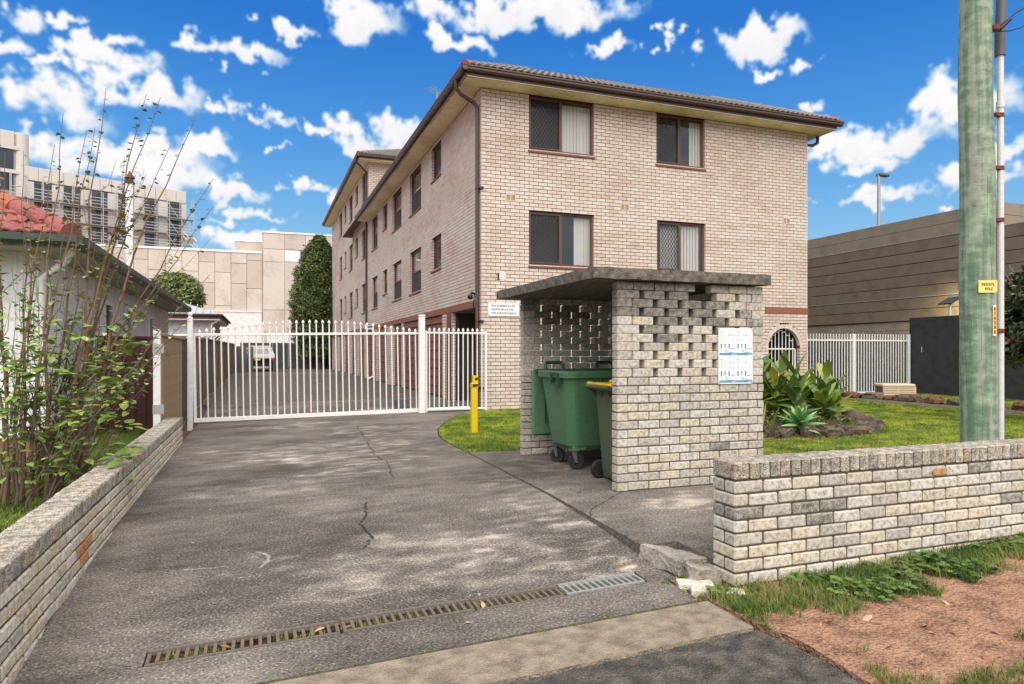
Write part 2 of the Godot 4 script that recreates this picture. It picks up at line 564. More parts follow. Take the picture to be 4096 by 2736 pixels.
	M.panel_brown = mat(srgb(124, 112, 98), 0.85, ramp_tex(79, 0.01, 0.14, 0.45, [Color(0.78, 0.77, 0.76), Color(0.95, 0.95, 0.94), w1, Color(1.06, 1.06, 1.05)]), 0.3)
	M.panel_brown_light = tinted(M.panel_brown, srgb(146, 134, 118))
	M.charcoal = mat(srgb(58, 60, 62), 0.85, ramp_tex(80, 0.012, 0.2, 0.4, [Color(0.75, 0.75, 0.75), Color(0.95, 0.95, 0.95), w1]), 0.4)
	M.charcoal_rear = mat(srgb(80, 80, 78), 0.85, M.charcoal.albedo_texture, 0.3)
	M.ac = mat(srgb(216, 194, 166), 0.6)
	M.ac_dark = mat(srgb(120, 104, 88), 0.7)
	M.pole = mat(srgb(138, 158, 134), 0.85)
	M.pvc = mat(srgb(222, 222, 218), 0.45, ramp_tex(81, 0.02, 0.1, 0.5, [Color(0.85, 0.84, 0.82), w1, w1]), 2.0)
	M.pvc_grey = mat(srgb(92, 94, 98), 0.5)
	M.rust = mat(srgb(120, 66, 44), 0.9, grain, 5.0)
	M.sign_yellow = mat(srgb(240, 222, 120), 0.45)
	M.sign_amber = mat(srgb(240, 180, 40), 0.4)
	M.sign_white = mat(srgb(236, 238, 236), 0.45)
	M.ink = mat(srgb(36, 36, 36), 0.6)
	M.rocks = []
	for c in [[176, 150, 128], [194, 132, 106], [160, 146, 130], [186, 168, 150], [146, 130, 114]]:
		M.rocks.append(mat(srgb(c[0], c[1], c[2]), 0.92, M.slab.albedo_texture, 1.5, rough_n, 1.6))
	M.bark = mat(srgb(138, 106, 88), 0.9, grain, 4.0, rough_n, 0.8)
	M.bark_grey = mat(srgb(120, 108, 96), 0.9, grain, 3.0, rough_n, 0.8)
	M.white_paint = mat(srgb(238, 238, 236), 0.5)
	M.apartment = mat(srgb(206, 202, 194), 0.7)
	M.apartment_dark = mat(srgb(150, 146, 140), 0.7)
	M.scaffold = mat(srgb(190, 192, 192), 0.5)
	M.zinc = mat(srgb(188, 190, 192), 0.5, grain, 0.6)
	M.green_gutter = mat(srgb(52, 66, 58), 0.45)
	M.eave = mat(srgb(176, 172, 162), 0.8, grain, 0.5)

# ---------------------------------------------------------------- brickwork
# wall frame: O = lower left of the face, u along it, n outward; returns bricks as [transform, size, u, y]
func courses(O: Vector3, u: Vector3, n: Vector3, length: float, count: int, holes: Array, starts := [0.0, 0.12], begins := [0.0, 0.0], depth := 0.11, blen := 0.23, arch = null, wob := 0.0015) -> Array:
	var out := []
	var bas := Basis(u, Vector3.UP, n)
	for k in count:
		var y := k * 0.086 + 0.043
		var spans := [[begins[k % 2], length]]
		var cuts := []
		for h in holes:
			if y > h[1] and y < h[3]:
				cuts.append([h[0], h[2]])
		if arch != null and y < arch[1] + arch[2]:
			var hw: float = arch[2] - 0.12
			if y > arch[1]:
				hw = sqrt(maxf(0.0, arch[2] * arch[2] - pow(y - arch[1], 2)))
			cuts.append([arch[0] - hw, arch[0] + hw])
		for c in cuts:
			var nx := []
			for s in spans:
				if c[1] <= s[0] or c[0] >= s[1]:
					nx.append(s)
					continue
				if c[0] > s[0]:
					nx.append([s[0], c[0]])
				if c[1] < s[1]:
					nx.append([c[1], s[1]])
			spans = nx
		var st: float = starts[k % 2]
		for s in spans:
			var i0 := int(floor((s[0] - st) / (blen + 0.01))) - 1
			var i1 := int(ceil((s[1] - st) / (blen + 0.01))) + 1
			var carry := -999.0
			var first := true
			for i in range(i0, i1):
				var a := maxf(st + i * (blen + 0.01), s[0])
				var b := minf(st + i * (blen + 0.01) + blen, s[1])
				if b - a < 0.012:
					continue
				if b - a < 0.07 and b >= s[1] - 0.001 and not out.is_empty():
					# too thin a closer: the brick before it runs on to the edge
					var pe: Array = out[out.size() - 1]
					var ext: float = b - (pe[2] + pe[1].x * 0.5)
					if absf(pe[3] - y) < 0.01 and ext < 0.1 and ext > 0.0:
						pe[1].x += ext
						pe[2] += ext * 0.5
						pe[0].origin += u * ext * 0.5
						continue
				if b - a < 0.05 and a <= s[0] + 0.001:
					carry = a
					continue
				if carry > -900.0:
					a = carry
					carry = -999.0
				var sz := Vector3(b - a - 0.004, 0.072, depth)
				var ctr := O + u * ((a + b) * 0.5) + Vector3.UP * y + n * (-depth * 0.5 + rng.randf_range(-wob, wob))
				out.append([Transform3D(bas, ctr), sz, (a + b) * 0.5, y])
				if first:
					first = false
					var g0: float = a - s[0]
					if g0 > 0.0005 and g0 < 0.06:
						stretch(out[out.size() - 1], u, -g0)
			if not first:
				var g1: float = s[1] - (out[out.size() - 1][2] + out[out.size() - 1][1].x * 0.5)
				if g1 > 0.0005 and g1 < 0.1:
					stretch(out[out.size() - 1], u, g1)
	return out

func stretch(e: Array, u: Vector3, by: float) -> void:
	e[1].x += absf(by)
	e[2] += by * 0.5
	e[0].origin += u * by * 0.5

func shows(t: Transform3D, sz: Vector3) -> float:
	var to := EYE - t.origin
	var d := to.length()
	var f := maxf(t.basis.z.dot(to / d), 0.02) * sz.x * sz.y / (d * d)
	var a := deg_to_rad(20.3)
	var fw := t.origin.x * sin(a) - t.origin.z * cos(a)
	var r := t.origin.x * cos(a) + t.origin.z * sin(a)
	if fw < 0.3 or absf(r / fw) > 0.78:
		f *= 0.001
	return f

func brick_mesh(sz: Vector3, ch: float, var_: int) -> Mesh:
	var key := "%d_%d_%d_%d_%d" % [int(round(sz.x * 250)), int(round(sz.y * 500)), int(round(sz.z * 250)), int(ch * 1000), var_]
	if not mesh_cache.has(key):
		var b := MB.new()
		if ch > 0.0:
			var r := RandomNumberGenerator.new()
			r.seed = 31 + var_
			b.cbox(-sz * 0.5, sz * 0.5, ch, Transform3D.IDENTITY, 0.0018 if var_ > 0 else 0.0, r)
		else:
			b.box(-sz * 0.5, sz * 0.5)
		mesh_cache[key] = b.mesh()
	return mesh_cache[key]

# list of [transform, size, material]
func emit_bricks(list: Array, parent: Node, budget: int, ch: float) -> void:
	var sc := []
	for i in list.size():
		sc.append([shows(list[i][0], list[i][1]), i])
	sc.sort_custom(func(a, b): return a[0] > b[0] or (a[0] == b[0] and a[1] < b[1]))
	var rest := {}
	for r in sc.size():
		var e: Array = list[sc[r][1]]
		if r < budget:
			put(brick_mesh(e[1], ch, 1 + (r % 3) if ch > 0 else 0), "brick", e[2], parent, e[0])
		else:
			if not rest.has(e[2]):
				rest[e[2]] = []
			rest[e[2]].append(Transform3D(e[0].basis * Basis.from_scale(e[1]), e[0].origin))
	if rest.is_empty():
		return
	var unit := brick_mesh(Vector3.ONE, 0.0, 0)
	var xf := []
	var cols := []
	var mm: StandardMaterial3D = null
	for m in rest:
		if mm == null:
			mm = m.duplicate()
			mm.albedo_color = Color(1, 1, 1)
			mm.vertex_color_use_as_albedo = true
		for t in rest[m]:
			xf.append(t)
			cols.append(m.albedo_color.srgb_to_linear())
	scatter("brickwork", unit, mm, xf, cols, parent)

# mortar body behind the brick faces, with its openings
func backing(O: Vector3, u: Vector3, n: Vector3, length: float, height: float, holes: Array, thick := 0.22, front := 0.018) -> MB:
	var b := MB.new()
	var xs := [0.0, length]
	var ys := [0.0, height]
	for h in holes:
		for x in [h[0], h[2]]:
			if x > 0.0 and x < length and not xs.has(x):
				xs.append(x)
		for y in [h[1], h[3]]:
			if y > 0.0 and y < height and not ys.has(y):
				ys.append(y)
	xs.sort()
	ys.sort()
	var t := Transform3D(Basis(u, Vector3.UP, n), O)
	for j in ys.size() - 1:
		var run := -1.0
		for i in xs.size():
			var solid := false
			if i < xs.size() - 1:
				var cx: float = (xs[i] + xs[i + 1]) * 0.5
				var cy: float = (ys[j] + ys[j + 1]) * 0.5
				solid = true
				for h in holes:
					if cx > h[0] and cx < h[2] and cy > h[1] and cy < h[3]:
						solid = false
						break
			if solid and run < 0.0:
				run = xs[i]
			elif not solid and run >= 0.0:
				b.box(Vector3(run + (0.004 if run > 0.0 else 0.006), ys[j], -thick), Vector3(xs[i] - (0.004 if xs[i] < length else 0.006), ys[j + 1], -front), t)
				run = -1.0
	return b

# ---------------------------------------------------------------- windows
var bar_cache := {}
func diamond_screen(w: float, h: float, pitch := 0.085, wide := 0.014) -> Mesh:
	var key := "%.2f_%.2f" % [w, h]
	if bar_cache.has(key):
		return bar_cache[key]
	var b := MB.new()
	var sl := 1.5
	var c := -h / sl
	while c < w:
		for sgn in [1, -1]:
			# line x = c + y/sl (or mirrored), clipped to the frame
			var ya := maxf(0.0, -c * sl)
			var yb := minf(h, (w - c) * sl)
			if yb - ya > 0.02:
				var p := Vector2(c + ya / sl, ya)
				var q := Vector2(c + yb / sl, yb)
				if sgn < 0:
					p.x = w - p.x
					q.x = w - q.x
				var d := (q - p).normalized()
				var o := Vector2(-d.y, d.x) * wide * 0.5
				var zz := 0.0 if sgn > 0 else 0.003
				b.quad(Vector3(p.x + o.x, p.y + o.y, zz), Vector3(q.x + o.x, q.y + o.y, zz), Vector3(q.x - o.x, q.y - o.y, zz), Vector3(p.x - o.x, p.y - o.y, zz), Vector3(0, 0, 1))
		c += pitch
	bar_cache[key] = b.mesh()
	return bar_cache[key]

func ring(b: MB, w: float, h: float, t: float, z0: float, z1: float, x0 := 0.0, y0 := 0.0) -> void:
	b.box(Vector3(x0, y0, z0), Vector3(x0 + w, y0 + t, z1))
	b.box(Vector3(x0, y0 + h - t, z0), Vector3(x0 + w, y0 + h, z1))
	b.box(Vector3(x0, y0 + t, z0), Vector3(x0 + t, y0 + h - t, z1))
	b.box(Vector3(x0 + w - t, y0 + t, z0), Vector3(x0 + w, y0 + h - t, z1))

# style: 0 slider with screen on the left and blinds on the right, 1 narrow screened, 2 tall sash
func window(parent: Node, O: Vector3, u: Vector3, n: Vector3, w: float, h: float, style: int, blind_from := 0.5, blind_to := 1.0, label := "") -> void:
	var g := group_node("window", parent)
	g.transform = Transform3D(Basis(u, Vector3.UP, n), O)
	if label != "":
		g.set_meta("label", label)
	var b := MB.new()
	ring(b, w, h, 0.045, -0.13, -0.075)
	if style == 0:
		b.box(Vector3(w * 0.5 - 0.03, 0.045, -0.125), Vector3(w * 0.5 + 0.03, h - 0.045, -0.078))
	elif style == 2:
		b.box(Vector3(0.045, h * 0.48, -0.125), Vector3(w - 0.045, h * 0.48 + 0.035, -0.08))
	part(b, "frame", M.frame, g)
	b = MB.new()
	b.box(Vector3(0.045, 0.045, -0.112), Vector3(w - 0.045, h - 0.045, -0.108))
	part(b, "pane", M.glass, g)
	if style == 0:
		var f := MB.new()
		ring(f, w * 0.5 - 0.07, h - 0.09, 0.03, -0.078, -0.06, 0.045, 0.045)
		part(f, "screen_frame", M.frame_dark, g)
		put(diamond_screen(w * 0.5 - 0.13, h - 0.15), "security_screen", M.black_mesh, g, Transform3D(Basis.IDENTITY, Vector3(0.075, 0.075, -0.068)))
	elif style == 1:
		put(diamond_screen(w - 0.1, h - 0.1), "security_screen", M.black_mesh, g, Transform3D(Basis.IDENTITY, Vector3(0.05, 0.05, -0.07)))
	else:
		b = MB.new()
		b.box(Vector3(0.05, 0.05, -0.1), Vector3(w - 0.05, h * 0.48, -0.097))
		part(b, "insect_screen", M.insect, g)
	# sill of sloping bricks painted brown
	b = MB.new()
	b.prism(PackedVector2Array([Vector2(-0.13, 0.0), Vector2(0.03, -0.035), Vector2(0.03, -0.08), Vector2(-0.13, -0.06)]), -0.02, w + 0.02, Transform3D(Basis(Vector3(0, 0, 1), Vector3.UP, Vector3(1, 0, 0)), Vector3.ZERO))
	part(b, "sill", M.sill, g)
	# the dark room behind
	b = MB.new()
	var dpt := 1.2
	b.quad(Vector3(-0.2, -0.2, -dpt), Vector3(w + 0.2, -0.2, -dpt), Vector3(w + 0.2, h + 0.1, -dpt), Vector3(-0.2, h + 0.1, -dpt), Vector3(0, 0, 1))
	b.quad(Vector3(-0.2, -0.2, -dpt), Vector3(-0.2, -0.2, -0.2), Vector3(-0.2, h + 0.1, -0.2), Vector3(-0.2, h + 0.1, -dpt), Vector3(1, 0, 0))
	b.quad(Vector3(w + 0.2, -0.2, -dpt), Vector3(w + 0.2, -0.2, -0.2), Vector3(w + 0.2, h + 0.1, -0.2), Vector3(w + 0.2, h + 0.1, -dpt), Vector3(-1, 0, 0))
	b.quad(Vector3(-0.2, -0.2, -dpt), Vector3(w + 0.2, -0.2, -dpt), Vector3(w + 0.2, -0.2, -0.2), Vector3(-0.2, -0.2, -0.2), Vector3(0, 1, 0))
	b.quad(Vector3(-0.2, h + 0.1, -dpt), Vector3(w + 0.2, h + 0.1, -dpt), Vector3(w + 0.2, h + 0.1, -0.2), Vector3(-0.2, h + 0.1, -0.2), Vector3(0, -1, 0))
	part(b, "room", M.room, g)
	if blind_to > blind_from:
		var x := w * blind_from + 0.02
		var sm: Mesh
		b = MB.new()
		b.box(Vector3(-0.05, 0, -0.001), Vector3(0.05, h - 0.12, 0.001))
		sm = b.mesh()
		while x + 0.08 < w * blind_to:
			put(sm, "blind_slat", M.blind, g, Transform3D(Basis(Vector3.UP, rng.randf_range(0.12, 0.3)), Vector3(x + 0.045, 0.05, -0.19)))
			x += 0.092

# ---------------------------------------------------------------- block of flats
const BX := 4.83
const BD := 15.11
const BW := 9.61
const BY := 0.2

func snap(y: float) -> float:
	return round((y - BY) / 0.086) * 0.086

func gutter_run(a: Vector3, b: Vector3, out_: Vector3, parent: Node) -> void:
	var d := (b - a)
	var t := Transform3D(Basis(out_, Vector3.UP, d.normalized()), a)
	var g := MB.new()
	g.prism(PackedVector2Array([Vector2(0.0, -0.12), Vector2(0.075, -0.12), Vector2(0.11, -0.085), Vector2(0.11, -0.05), Vector2(0.13, -0.03), Vector2(0.13, 0.0), Vector2(0.115, 0.0), Vector2(0.115, -0.02), Vector2(0.0, -0.02)]), -0.13, d.length() + 0.13, t)
	part(g, "gutter", M.gutter, parent)
	g = MB.new()
	g.box(Vector3(-0.025, -0.21, 0.0), Vector3(-0.002, -0.012, d.length()), t)
	part(g, "fascia", M.gutter, parent)

func tile_mesh() -> Mesh:
	var b := MB.new()
	var pr := []
	for i in 9:
		var x := -0.165 + 0.33 * i / 8.0
		pr.append(Vector2(x, 0.028 * absf(sin(x / 0.33 * TAU))))
	for i in 8:
		var p: Vector2 = pr[i]
		var q: Vector2 = pr[i + 1]
		b.fquad(Vector3(p.x, p.y + 0.022, 0.0), Vector3(q.x, q.y + 0.022, 0.0), Vector3(q.x, q.y, -0.36), Vector3(p.x, p.y, -0.36), Vector3.UP)
		b.fquad(Vector3(p.x, p.y + 0.022, 0.0), Vector3(q.x, q.y + 0.022, 0.0), Vector3(q.x, q.y - 0.004, 0.0), Vector3(p.x, p.y - 0.004, 0.0), Vector3(0, 0, 1))
	return b.mesh()

func hip_roof(parent: Node, x0: float, x1: float, d0: float, d1: float, y: float, pitch: float, rows: int, solo: int) -> void:
	var tp := tan(pitch)
	var half := (x1 - x0) * 0.5
	var hy := y + half * tp
	var b := MB.new()
	var A := W(x0, y, d0)
	var B := W(x1, y, d0)
	var C := W(x1, y, d1)
	var D := W(x0, y, d1)
	var R0 := W(x0 + half, hy, d0 + half)
	var R1 := W(x0 + half, hy, maxf(d1 - half, d0 + half + 0.1))
	b.fquad(A, B, R0, R0, Vector3(0, 1, 1))
	b.fquad(C, D, R1, R1, Vector3(0, 1, -1))
	b.fquad(D, A, R0, R1, Vector3(-1, 1, 0))
	b.fquad(B, C, R1, R0, Vector3(1, 1, 0))
	part(b, "roof_deck", M.tile, parent)
	var tm := tile_mesh()
	var xf := []
	var bas := Basis(Vector3.RIGHT, pitch)
	var step := 0.33
	for r in rows:
		var along := r * 0.33
		var ins := (along + 0.16) * cos(pitch)
		var x := x0 + ins + 0.1 + (0.165 if r % 2 else 0.0)
		while x < x1 - ins - 0.1:
			var p := W(x, y + 0.015 + along * sin(pitch), d0 - 0.05 + along * cos(pitch))
			var t := Transform3D(bas, p)
			if solo > 0:
				solo -= 1
				put(tm, "roof_tile", M.tile, parent, t)
			else:
				xf.append(t)
			x += step
	scatter("roof_tiles", tm, M.tile, xf, null, parent)
	# caps along the hips
	var cap := MB.new()
	cap.tube([Vector3(0, 0, 0.2), Vector3(0, 0.0, -0.2)], [0.12, 0.10], 10)
	var cm := cap.mesh()
	for pair in [[A, R0], [B, R0]]:
		var dv: Vector3 = pair[1] - pair[0]
		for i in int(minf(dv.length() / 0.36, 10)):
			var p: Vector3 = pair[0] + dv.normalized() * (0.2 + i * 0.36)
			put(cm, "hip_cap", M.tile_red if i == 0 else M.tile, parent, Transform3D(Basis.looking_at(dv.normalized()), p))

func make_building() -> void:
	var bld := thing("apartment_block", "long cream brick block of flats with brown gutters, garages below, behind the white gate", "building", Vector3.ZERO)
	var U := Vector3(1, 0, 0)
	var Nf := Vector3(0, 0, 1)
	var Us := Vector3(0, 0, 1)          # along the side wall, from the back to the front
	var Ns := Vector3(-1, 0, 0)
	var n_near := 87                    # courses up to the soffit
	var cn := noise(77, 0.35, 3)
	var bricks := []
	var pick := func(e: Array, s: float) -> Material:
		var v: float = cn.get_noise_2d(e[2] * 0.9 + s, e[3] * 1.6) * 3.0 + rng.randf_range(-1.6, 1.6)
		var band := absf(e[3] + BY - 4.95)
		var idx := 4
		if band < 0.38 and rng.randf() < 0.65:
			idx = 3 if rng.randf() < 0.6 else 0
		elif v > 1.2:
			idx = 3
		elif v > 0.5:
			idx = 0
		elif v > 0.0:
			idx = 4
		elif v > -0.5:
			idx = 1
		elif v > -1.0:
			idx = 7
		elif v > -1.6:
			idx = 6 if rng.randf() < 0.5 else 2
		else:
			idx = 5
		return M.flat_bricks[idx]
	# --- street front
	var O := W(BX, BY, BD)
	var front := []
	for w in [[6.02, 6.37, 7.75, 7.68], [9.53, 6.37, 11.01, 7.68], [6.02, 3.62, 7.75, 4.94], [9.55, 3.62, 11.03, 4.94]]:
		front.append([w[0] - BX, snap(w[1]), w[2] - BX, snap(w[3])])
	var holes := front.duplicate()
	holes.append([12.96 - BX, snap(2.608), BW + 0.1, snap(2.78)])
	for vx in [5.56, 8.61, 13.70]:
		holes.append([vx - 0.127 - BX, snap(5.11), vx + 0.127 - BX, snap(5.11) + 0.172])
	var arch := [13.625 - BX, 1.66 - BY, 0.665]
	for e in courses(O, U, Nf, BW, n_near, holes, [0.0, 0.12], [0.0, 0.12], 0.11, 0.23, arch):
		bricks.append([e[0], e[1], pick.call(e, 0.0)])
	var hb := holes.duplicate()
	hb.append([13.08 - BX, 0.0, 14.17 - BX, snap(2.35)])
	part(backing(O, U, Nf, BW, n_near * 0.086, hb), "mortar", M.mortar_flats, bld)
	# spandrels of the arch behind the ring
	var sp := MB.new()
	for s in [-1, 1]:
		var poly := PackedVector2Array()
		poly.append(Vector2(s * 0.545, 0.0))
		for i in 9:
			var a := PI * 0.5 * i / 8.0
			poly.append(Vector2(s * 0.56 * cos(a), 0.56 * sin(a)))
		poly.append(Vector2(0.0, 0.70))
		poly.append(Vector2(s * 0.545, 0.70))
		sp.prism(poly, -0.2, -0.006, Transform3D(Basis.IDENTITY, W(13.625, 1.66, BD)))
	part(sp, "mortar", M.mortar_flats, bld)
	for i in 25:                         # ring of header bricks
		var ang := PI * (i + 0.5) / 25.0
		var t := Transform3D(Basis(Vector3(0, 0, 1), ang - PI / 2), W(13.625 + 0.606 * cos(ang), 1.66 + 0.606 * sin(ang), BD + 0.055))
		bricks.append([t, Vector3(0.071, 0.112, 0.12), M.flat_bricks[rng.randi_range(0, 4)]])
	# --- driveway side, front block and taller rear block
	var rear_d := 32.55
	var end_d := 49.8
	var rows_small := [[18.84, 19.99], [27.56, 28.6]]
	var rows_big := [[21.41, 23.17], [24.62, 26.4], [29.96, 31.54]]
	var rear_big := [[33.25, 34.86], [38.5, 40.0], [43.6, 45.06]]
	var rear_small := [[36.3, 37.27], [41.4, 42.35]]
	var wins := []                       # d0, d1, y0, y1, style
	for lv in [2.69, 0.0]:
		for r in rows_small:
			wins.append([r[0], r[1], 3.98 + lv, 4.94 + lv, 1 if r[0] < 20 else 2])
		for r in rows_big:
			wins.append([r[0], r[1], 3.55 + lv, 4.94 + lv, 2])
	for lv in [0.0, 2.69, 5.42]:
		for r in rear_big:
			wins.append([r[0], r[1], 3.55 + lv, 4.94 + lv, 2])
		for r in rear_small:
			wins.append([r[0], r[1], 4.0 + lv, 4.94 + lv, 2])
	var doors := [[18.71, 21.25], [21.6, 24.35], [24.63, 26.35], [27.58, 30.2], [30.6, 33.35], [34.0, 36.3], [36.9, 39.2], [40.1, 42.4], [42.9, 45.4], [46.4, 48.9]]
	var Ob := W(BX, BY, end_d)
	var side_len := end_d - BD
	var sh := []                         # u is measured from the back
	for w in wins:
		sh.append([end_d - w[1], snap(w[2]), end_d - w[0], snap(w[3])])
	for d in doors:
		sh.append([end_d - d[1], -1.0, end_d - d[0], snap(2.608)])
	sh.append([end_d - 17.73, -1.0, end_d - 15.42, snap(2.608)])
	sh.append([0.5, snap(2.608), end_d - 15.3, snap(2.78)])
	var over := sh.duplicate()
	over.append([end_d - rear_d, n_near * 0.086, side_len + 1.0, 20.0])
	# the bond starts at the street corner, so lay it mirrored from there
	for e in courses(Ob, Us, Ns, side_len, 120, over, [fmod(side_len + 0.13, 0.24), fmod(side_len + 0.01, 0.24)], [0.0, 0.0]):
		var k := int(round((e[3] - 0.043) / 0.086))
		var top_u: float = e[2] + e[1].x * 0.5
		var lim := side_len - (0.12 if k % 2 == 0 else 0.0)
		if top_u > lim:
			var cut: float = top_u - lim
			if e[1].x - cut < 0.03:
				continue
			e[1].x -= cut
			e[0].origin -= Us * cut * 0.5
		bricks.append([e[0], e[1], pick.call(e, 40.0)])
	part(backing(Ob, Us, Ns, side_len, 120 * 0.086, over), "mortar", M.mortar_flats, bld)
	# gable return of the rear block above the front roof
	for e in courses(W(BX, BY + n_near * 0.086, rear_d), U, Nf, BW, 33, []):
		bricks.append([e[0], e[1], pick.call(e, 90.0)])
	var fb := MB.new()
	fb.box(Vector3(BX + 0.02, BY + n_near * 0.086, -rear_d - 0.2), Vector3(BX + BW, BY + 120 * 0.086, -rear_d - 0.006))
	# far and right-hand walls, rendered plain
	fb.box(Vector3(BX + BW - 0.2, BY, -rear_d), Vector3(BX + BW - 0.008, BY + n_near * 0.086, -BD - 0.25))
	fb.box(Vector3(BX + BW - 0.2, BY, -end_d), Vector3(BX + BW - 0.008, BY + 120 * 0.086, -rear_d - 0.25))
	fb.box(Vector3(BX + 0.25, BY, -end_d - 0.2), Vector3(BX + BW, BY + 120 * 0.086, -end_d))
	part(fb, "mortar", M.mortar_flats, bld)
	# entry recess by the corner
	for e in courses(W(5.9, BY, 17.8), Us, Ns, 2.5, 28, []):
		bricks.append([e[0], e[1], pick.call(e, 120.0)])
	var rc := MB.new()
	rc.box(Vector3(5.91, BY, -17.8), Vector3(6.1, 2.62, -15.3))
	rc.box(Vector3(4.9, BY, -18.0), Vector3(5.9, 2.62, -17.82))
	part(rc, "mortar", M.mortar_flats, bld)
	rc = MB.new()
	rc.box(Vector3(4.86, 2.6, -17.85), Vector3(6.0, 2.66, -15.2))
	part(rc, "porch_ceiling", M.concrete, bld)
	rc = MB.new()
	rc.box(Vector3(4.86, 0.0, -17.85), Vector3(6.0, 0.235, -15.2))
	part(rc, "porch_step", M.concrete, bld)
	rc = MB.new()
	rc.box(Vector3(4.80, BY, -18.12), Vector3(4.92, 2.606, -17.75))
	part(rc, "door_post", M.frame, bld)
	rc = MB.new()
	rc.box(Vector3(5.87, 1.25, -16.45), Vector3(5.897, 1.48, -16.33))
	rc.tube([Vector3(5.88, 1.48, -16.39), Vector3(5.88, 2.55, -16.39)], 0.012, 6)
	part(rc, "meter_box", M.ac, bld)
	# arch porch interior
	rc = MB.new()
	rc.box(Vector3(12.98, BY, -16.9), Vector3(14.3, 2.6, -16.75))
	rc.box(Vector3(12.9, BY, -16.75), Vector3(13.02, 2.6, -15.34))
	rc.box(Vector3(14.22, BY, -16.75), Vector3(14.235, 2.6, -15.34))
	rc.box(Vector3(12.9, 2.6, -16.9), Vector3(14.235, 2.66, -15.34))
	part(rc, "porch_wall", M.mortar_flats, bld)
	for e in courses(W(13.02, BY, 16.74), U, Nf, 1.2, 27, []):
		bricks.append([e[0], e[1], M.flat_bricks[5]])
	emit_bricks(bricks, bld, 300, 0.0)
	# painted lintels
	var lb := MB.new()
	lb.box(Vector3(BX - 0.012, 2.612, -49.3), Vector3(BX + 0.2, 2.776, -15.3))
	part(lb, "lintel", M.lintel, bld)
	lb = MB.new()
	lb.box(Vector3(12.965, 2.612, -15.3), Vector3(BX + BW + 0.012, 2.776, -BD + 0.01))
	part(lb, "lintel", M.lintel, bld)
	# windows
	var names := ["sliding window with pale vertical blinds, top left of the street front", "sliding window half reflecting, top right of the street front", "sliding window with wide blind, lower left of the street front", "sliding window with narrow blinds just above the bin shelter"]
	for i in 4:
		var h: Array = front[i]
		var bl := [0.5, 1.0]
		if i == 1:
			bl = [0.74, 1.0]
		elif i == 2:
			bl = [0.72, 1.0]
		elif i == 3:
			bl = [0.12, 0.95]
		window(bld, W(BX + h[0], BY + h[1], BD), U, Nf, h[2] - h[0], h[3] - h[1], 0, bl[0], bl[1], names[i])
	for i in wins.size():
		var h: Array = sh[i]
		window(bld, Ob + Us * h[0] + Vector3.UP * h[1], Us, Ns, h[2] - h[0], h[3] - h[1], wins[i][4], 0.55, 0.9 if wins[i][0] < 30 and wins[i][4] == 2 else 0.0)
	# garage doors
	for i in doors.size():
		var d: Array = doors[i]
		var g := group_node("garage_door", bld)
		g.transform = Transform3D(Basis(Us, Vector3.UP, Ns), W(BX + 0.1, BY, d[1]))
		var wd: float = d[1] - d[0]
		var dm: Material = M.door_dark if i in [6, 9] else M.door
		var y := 0.02
		var fl := gh(4.8, d[0]) - BY
		y += fl
		var k := 0
		var hh := 0.262
		var pm := brick_mesh(Vector3(wd - 0.02, hh - 0.012, 0.03), 0.008, 0)
		while y < 2.38:
			var hgt := minf(hh, 2.40 - y)
			put(pm if hgt == hh else brick_mesh(Vector3(wd - 0.02, hgt - 0.012, 0.03), 0.008, 0), "panel", dm, g, Transform3D(Basis.IDENTITY, Vector3(wd * 0.5, y + hgt * 0.5, 0)))
			if hgt == hh:
				put(brick_mesh(Vector3(wd - 0.1, 0.03, 0.012), 0.004, 0), "rib", dm, g, Transform3D(Basis.IDENTITY, Vector3(wd * 0.5, y + 0.05, 0.02)))
			y += hh
			k += 1
		var bk := MB.new()
		bk.box(Vector3(0.0, 0.0, -0.06), Vector3(wd, 2.408, -0.025))
		part(bk, "door_backing", M.door_dark, g)
		if i in [0, 1, 3]:
			bk = MB.new()
			bk.box(Vector3(0.02, 2.2, 0.02), Vector3(wd - 0.02, 2.39, 0.05))
			part(bk, "head_board", M.lintel, g)
		bk = MB.new()
		bk.tube([Vector3(wd * 0.5, 0.95, 0.015), Vector3(wd * 0.5, 0.95, 0.055)], 0.025, 8)
		part(bk, "handle", M.black, g)
	# eaves: soffit, fascia, gutter
	var ev := MB.new()
	var e0 := 0.53
	ev.box(Vector3(BX - e0, 7.69, -BD), Vector3(BX + BW + e0, 7.70, -BD + e0))
	ev.box(Vector3(BX - e0, 7.69, -rear_d + 0.15), Vector3(BX, 7.70, -BD))
	ev.box(Vector3(BX + BW, 7.69, -rear_d), Vector3(BX + BW + e0, 7.70, -BD))
	part(ev, "soffit", M.soffit, bld)
	var y2 := BY + 120 * 0.086 + 0.005
	ev = MB.new()
	ev.box(Vector3(BX - e0, y2, -rear_d), Vector3(BX + BW + e0, y2 + 0.01, -rear_d + e0))
	ev.box(Vector3(BX - e0, y2, -end_d - e0), Vector3(BX, y2 + 0.01, -rear_d))
	part(ev, "soffit", M.soffit, bld)
	for vx in [5.9, 9.1, 13.0]:
		var vt := MB.new()
		for k in 6:
			vt.box(Vector3(vx + k * 0.05, 7.686, -BD + 0.27), Vector3(vx + 0.018 + k * 0.05, 7.6895, -BD + 0.29))
		part(vt, "soffit_vent", M.black, bld)
	gutter_run(W(BX - e0, 7.9, BD - e0), W(BX + BW + e0, 7.9, BD - e0), Vector3(0, 0, 1), bld)
	gutter_run(W(BX - e0, 7.9, BD - e0), W(BX - e0, 7.9, rear_d - 0.1), Vector3(-1, 0, 0), bld)
	gutter_run(W(BX - e0, y2 + 0.21, rear_d - e0), W(BX + BW + e0, y2 + 0.21, rear_d - e0), Vector3(0, 0, 1), bld)
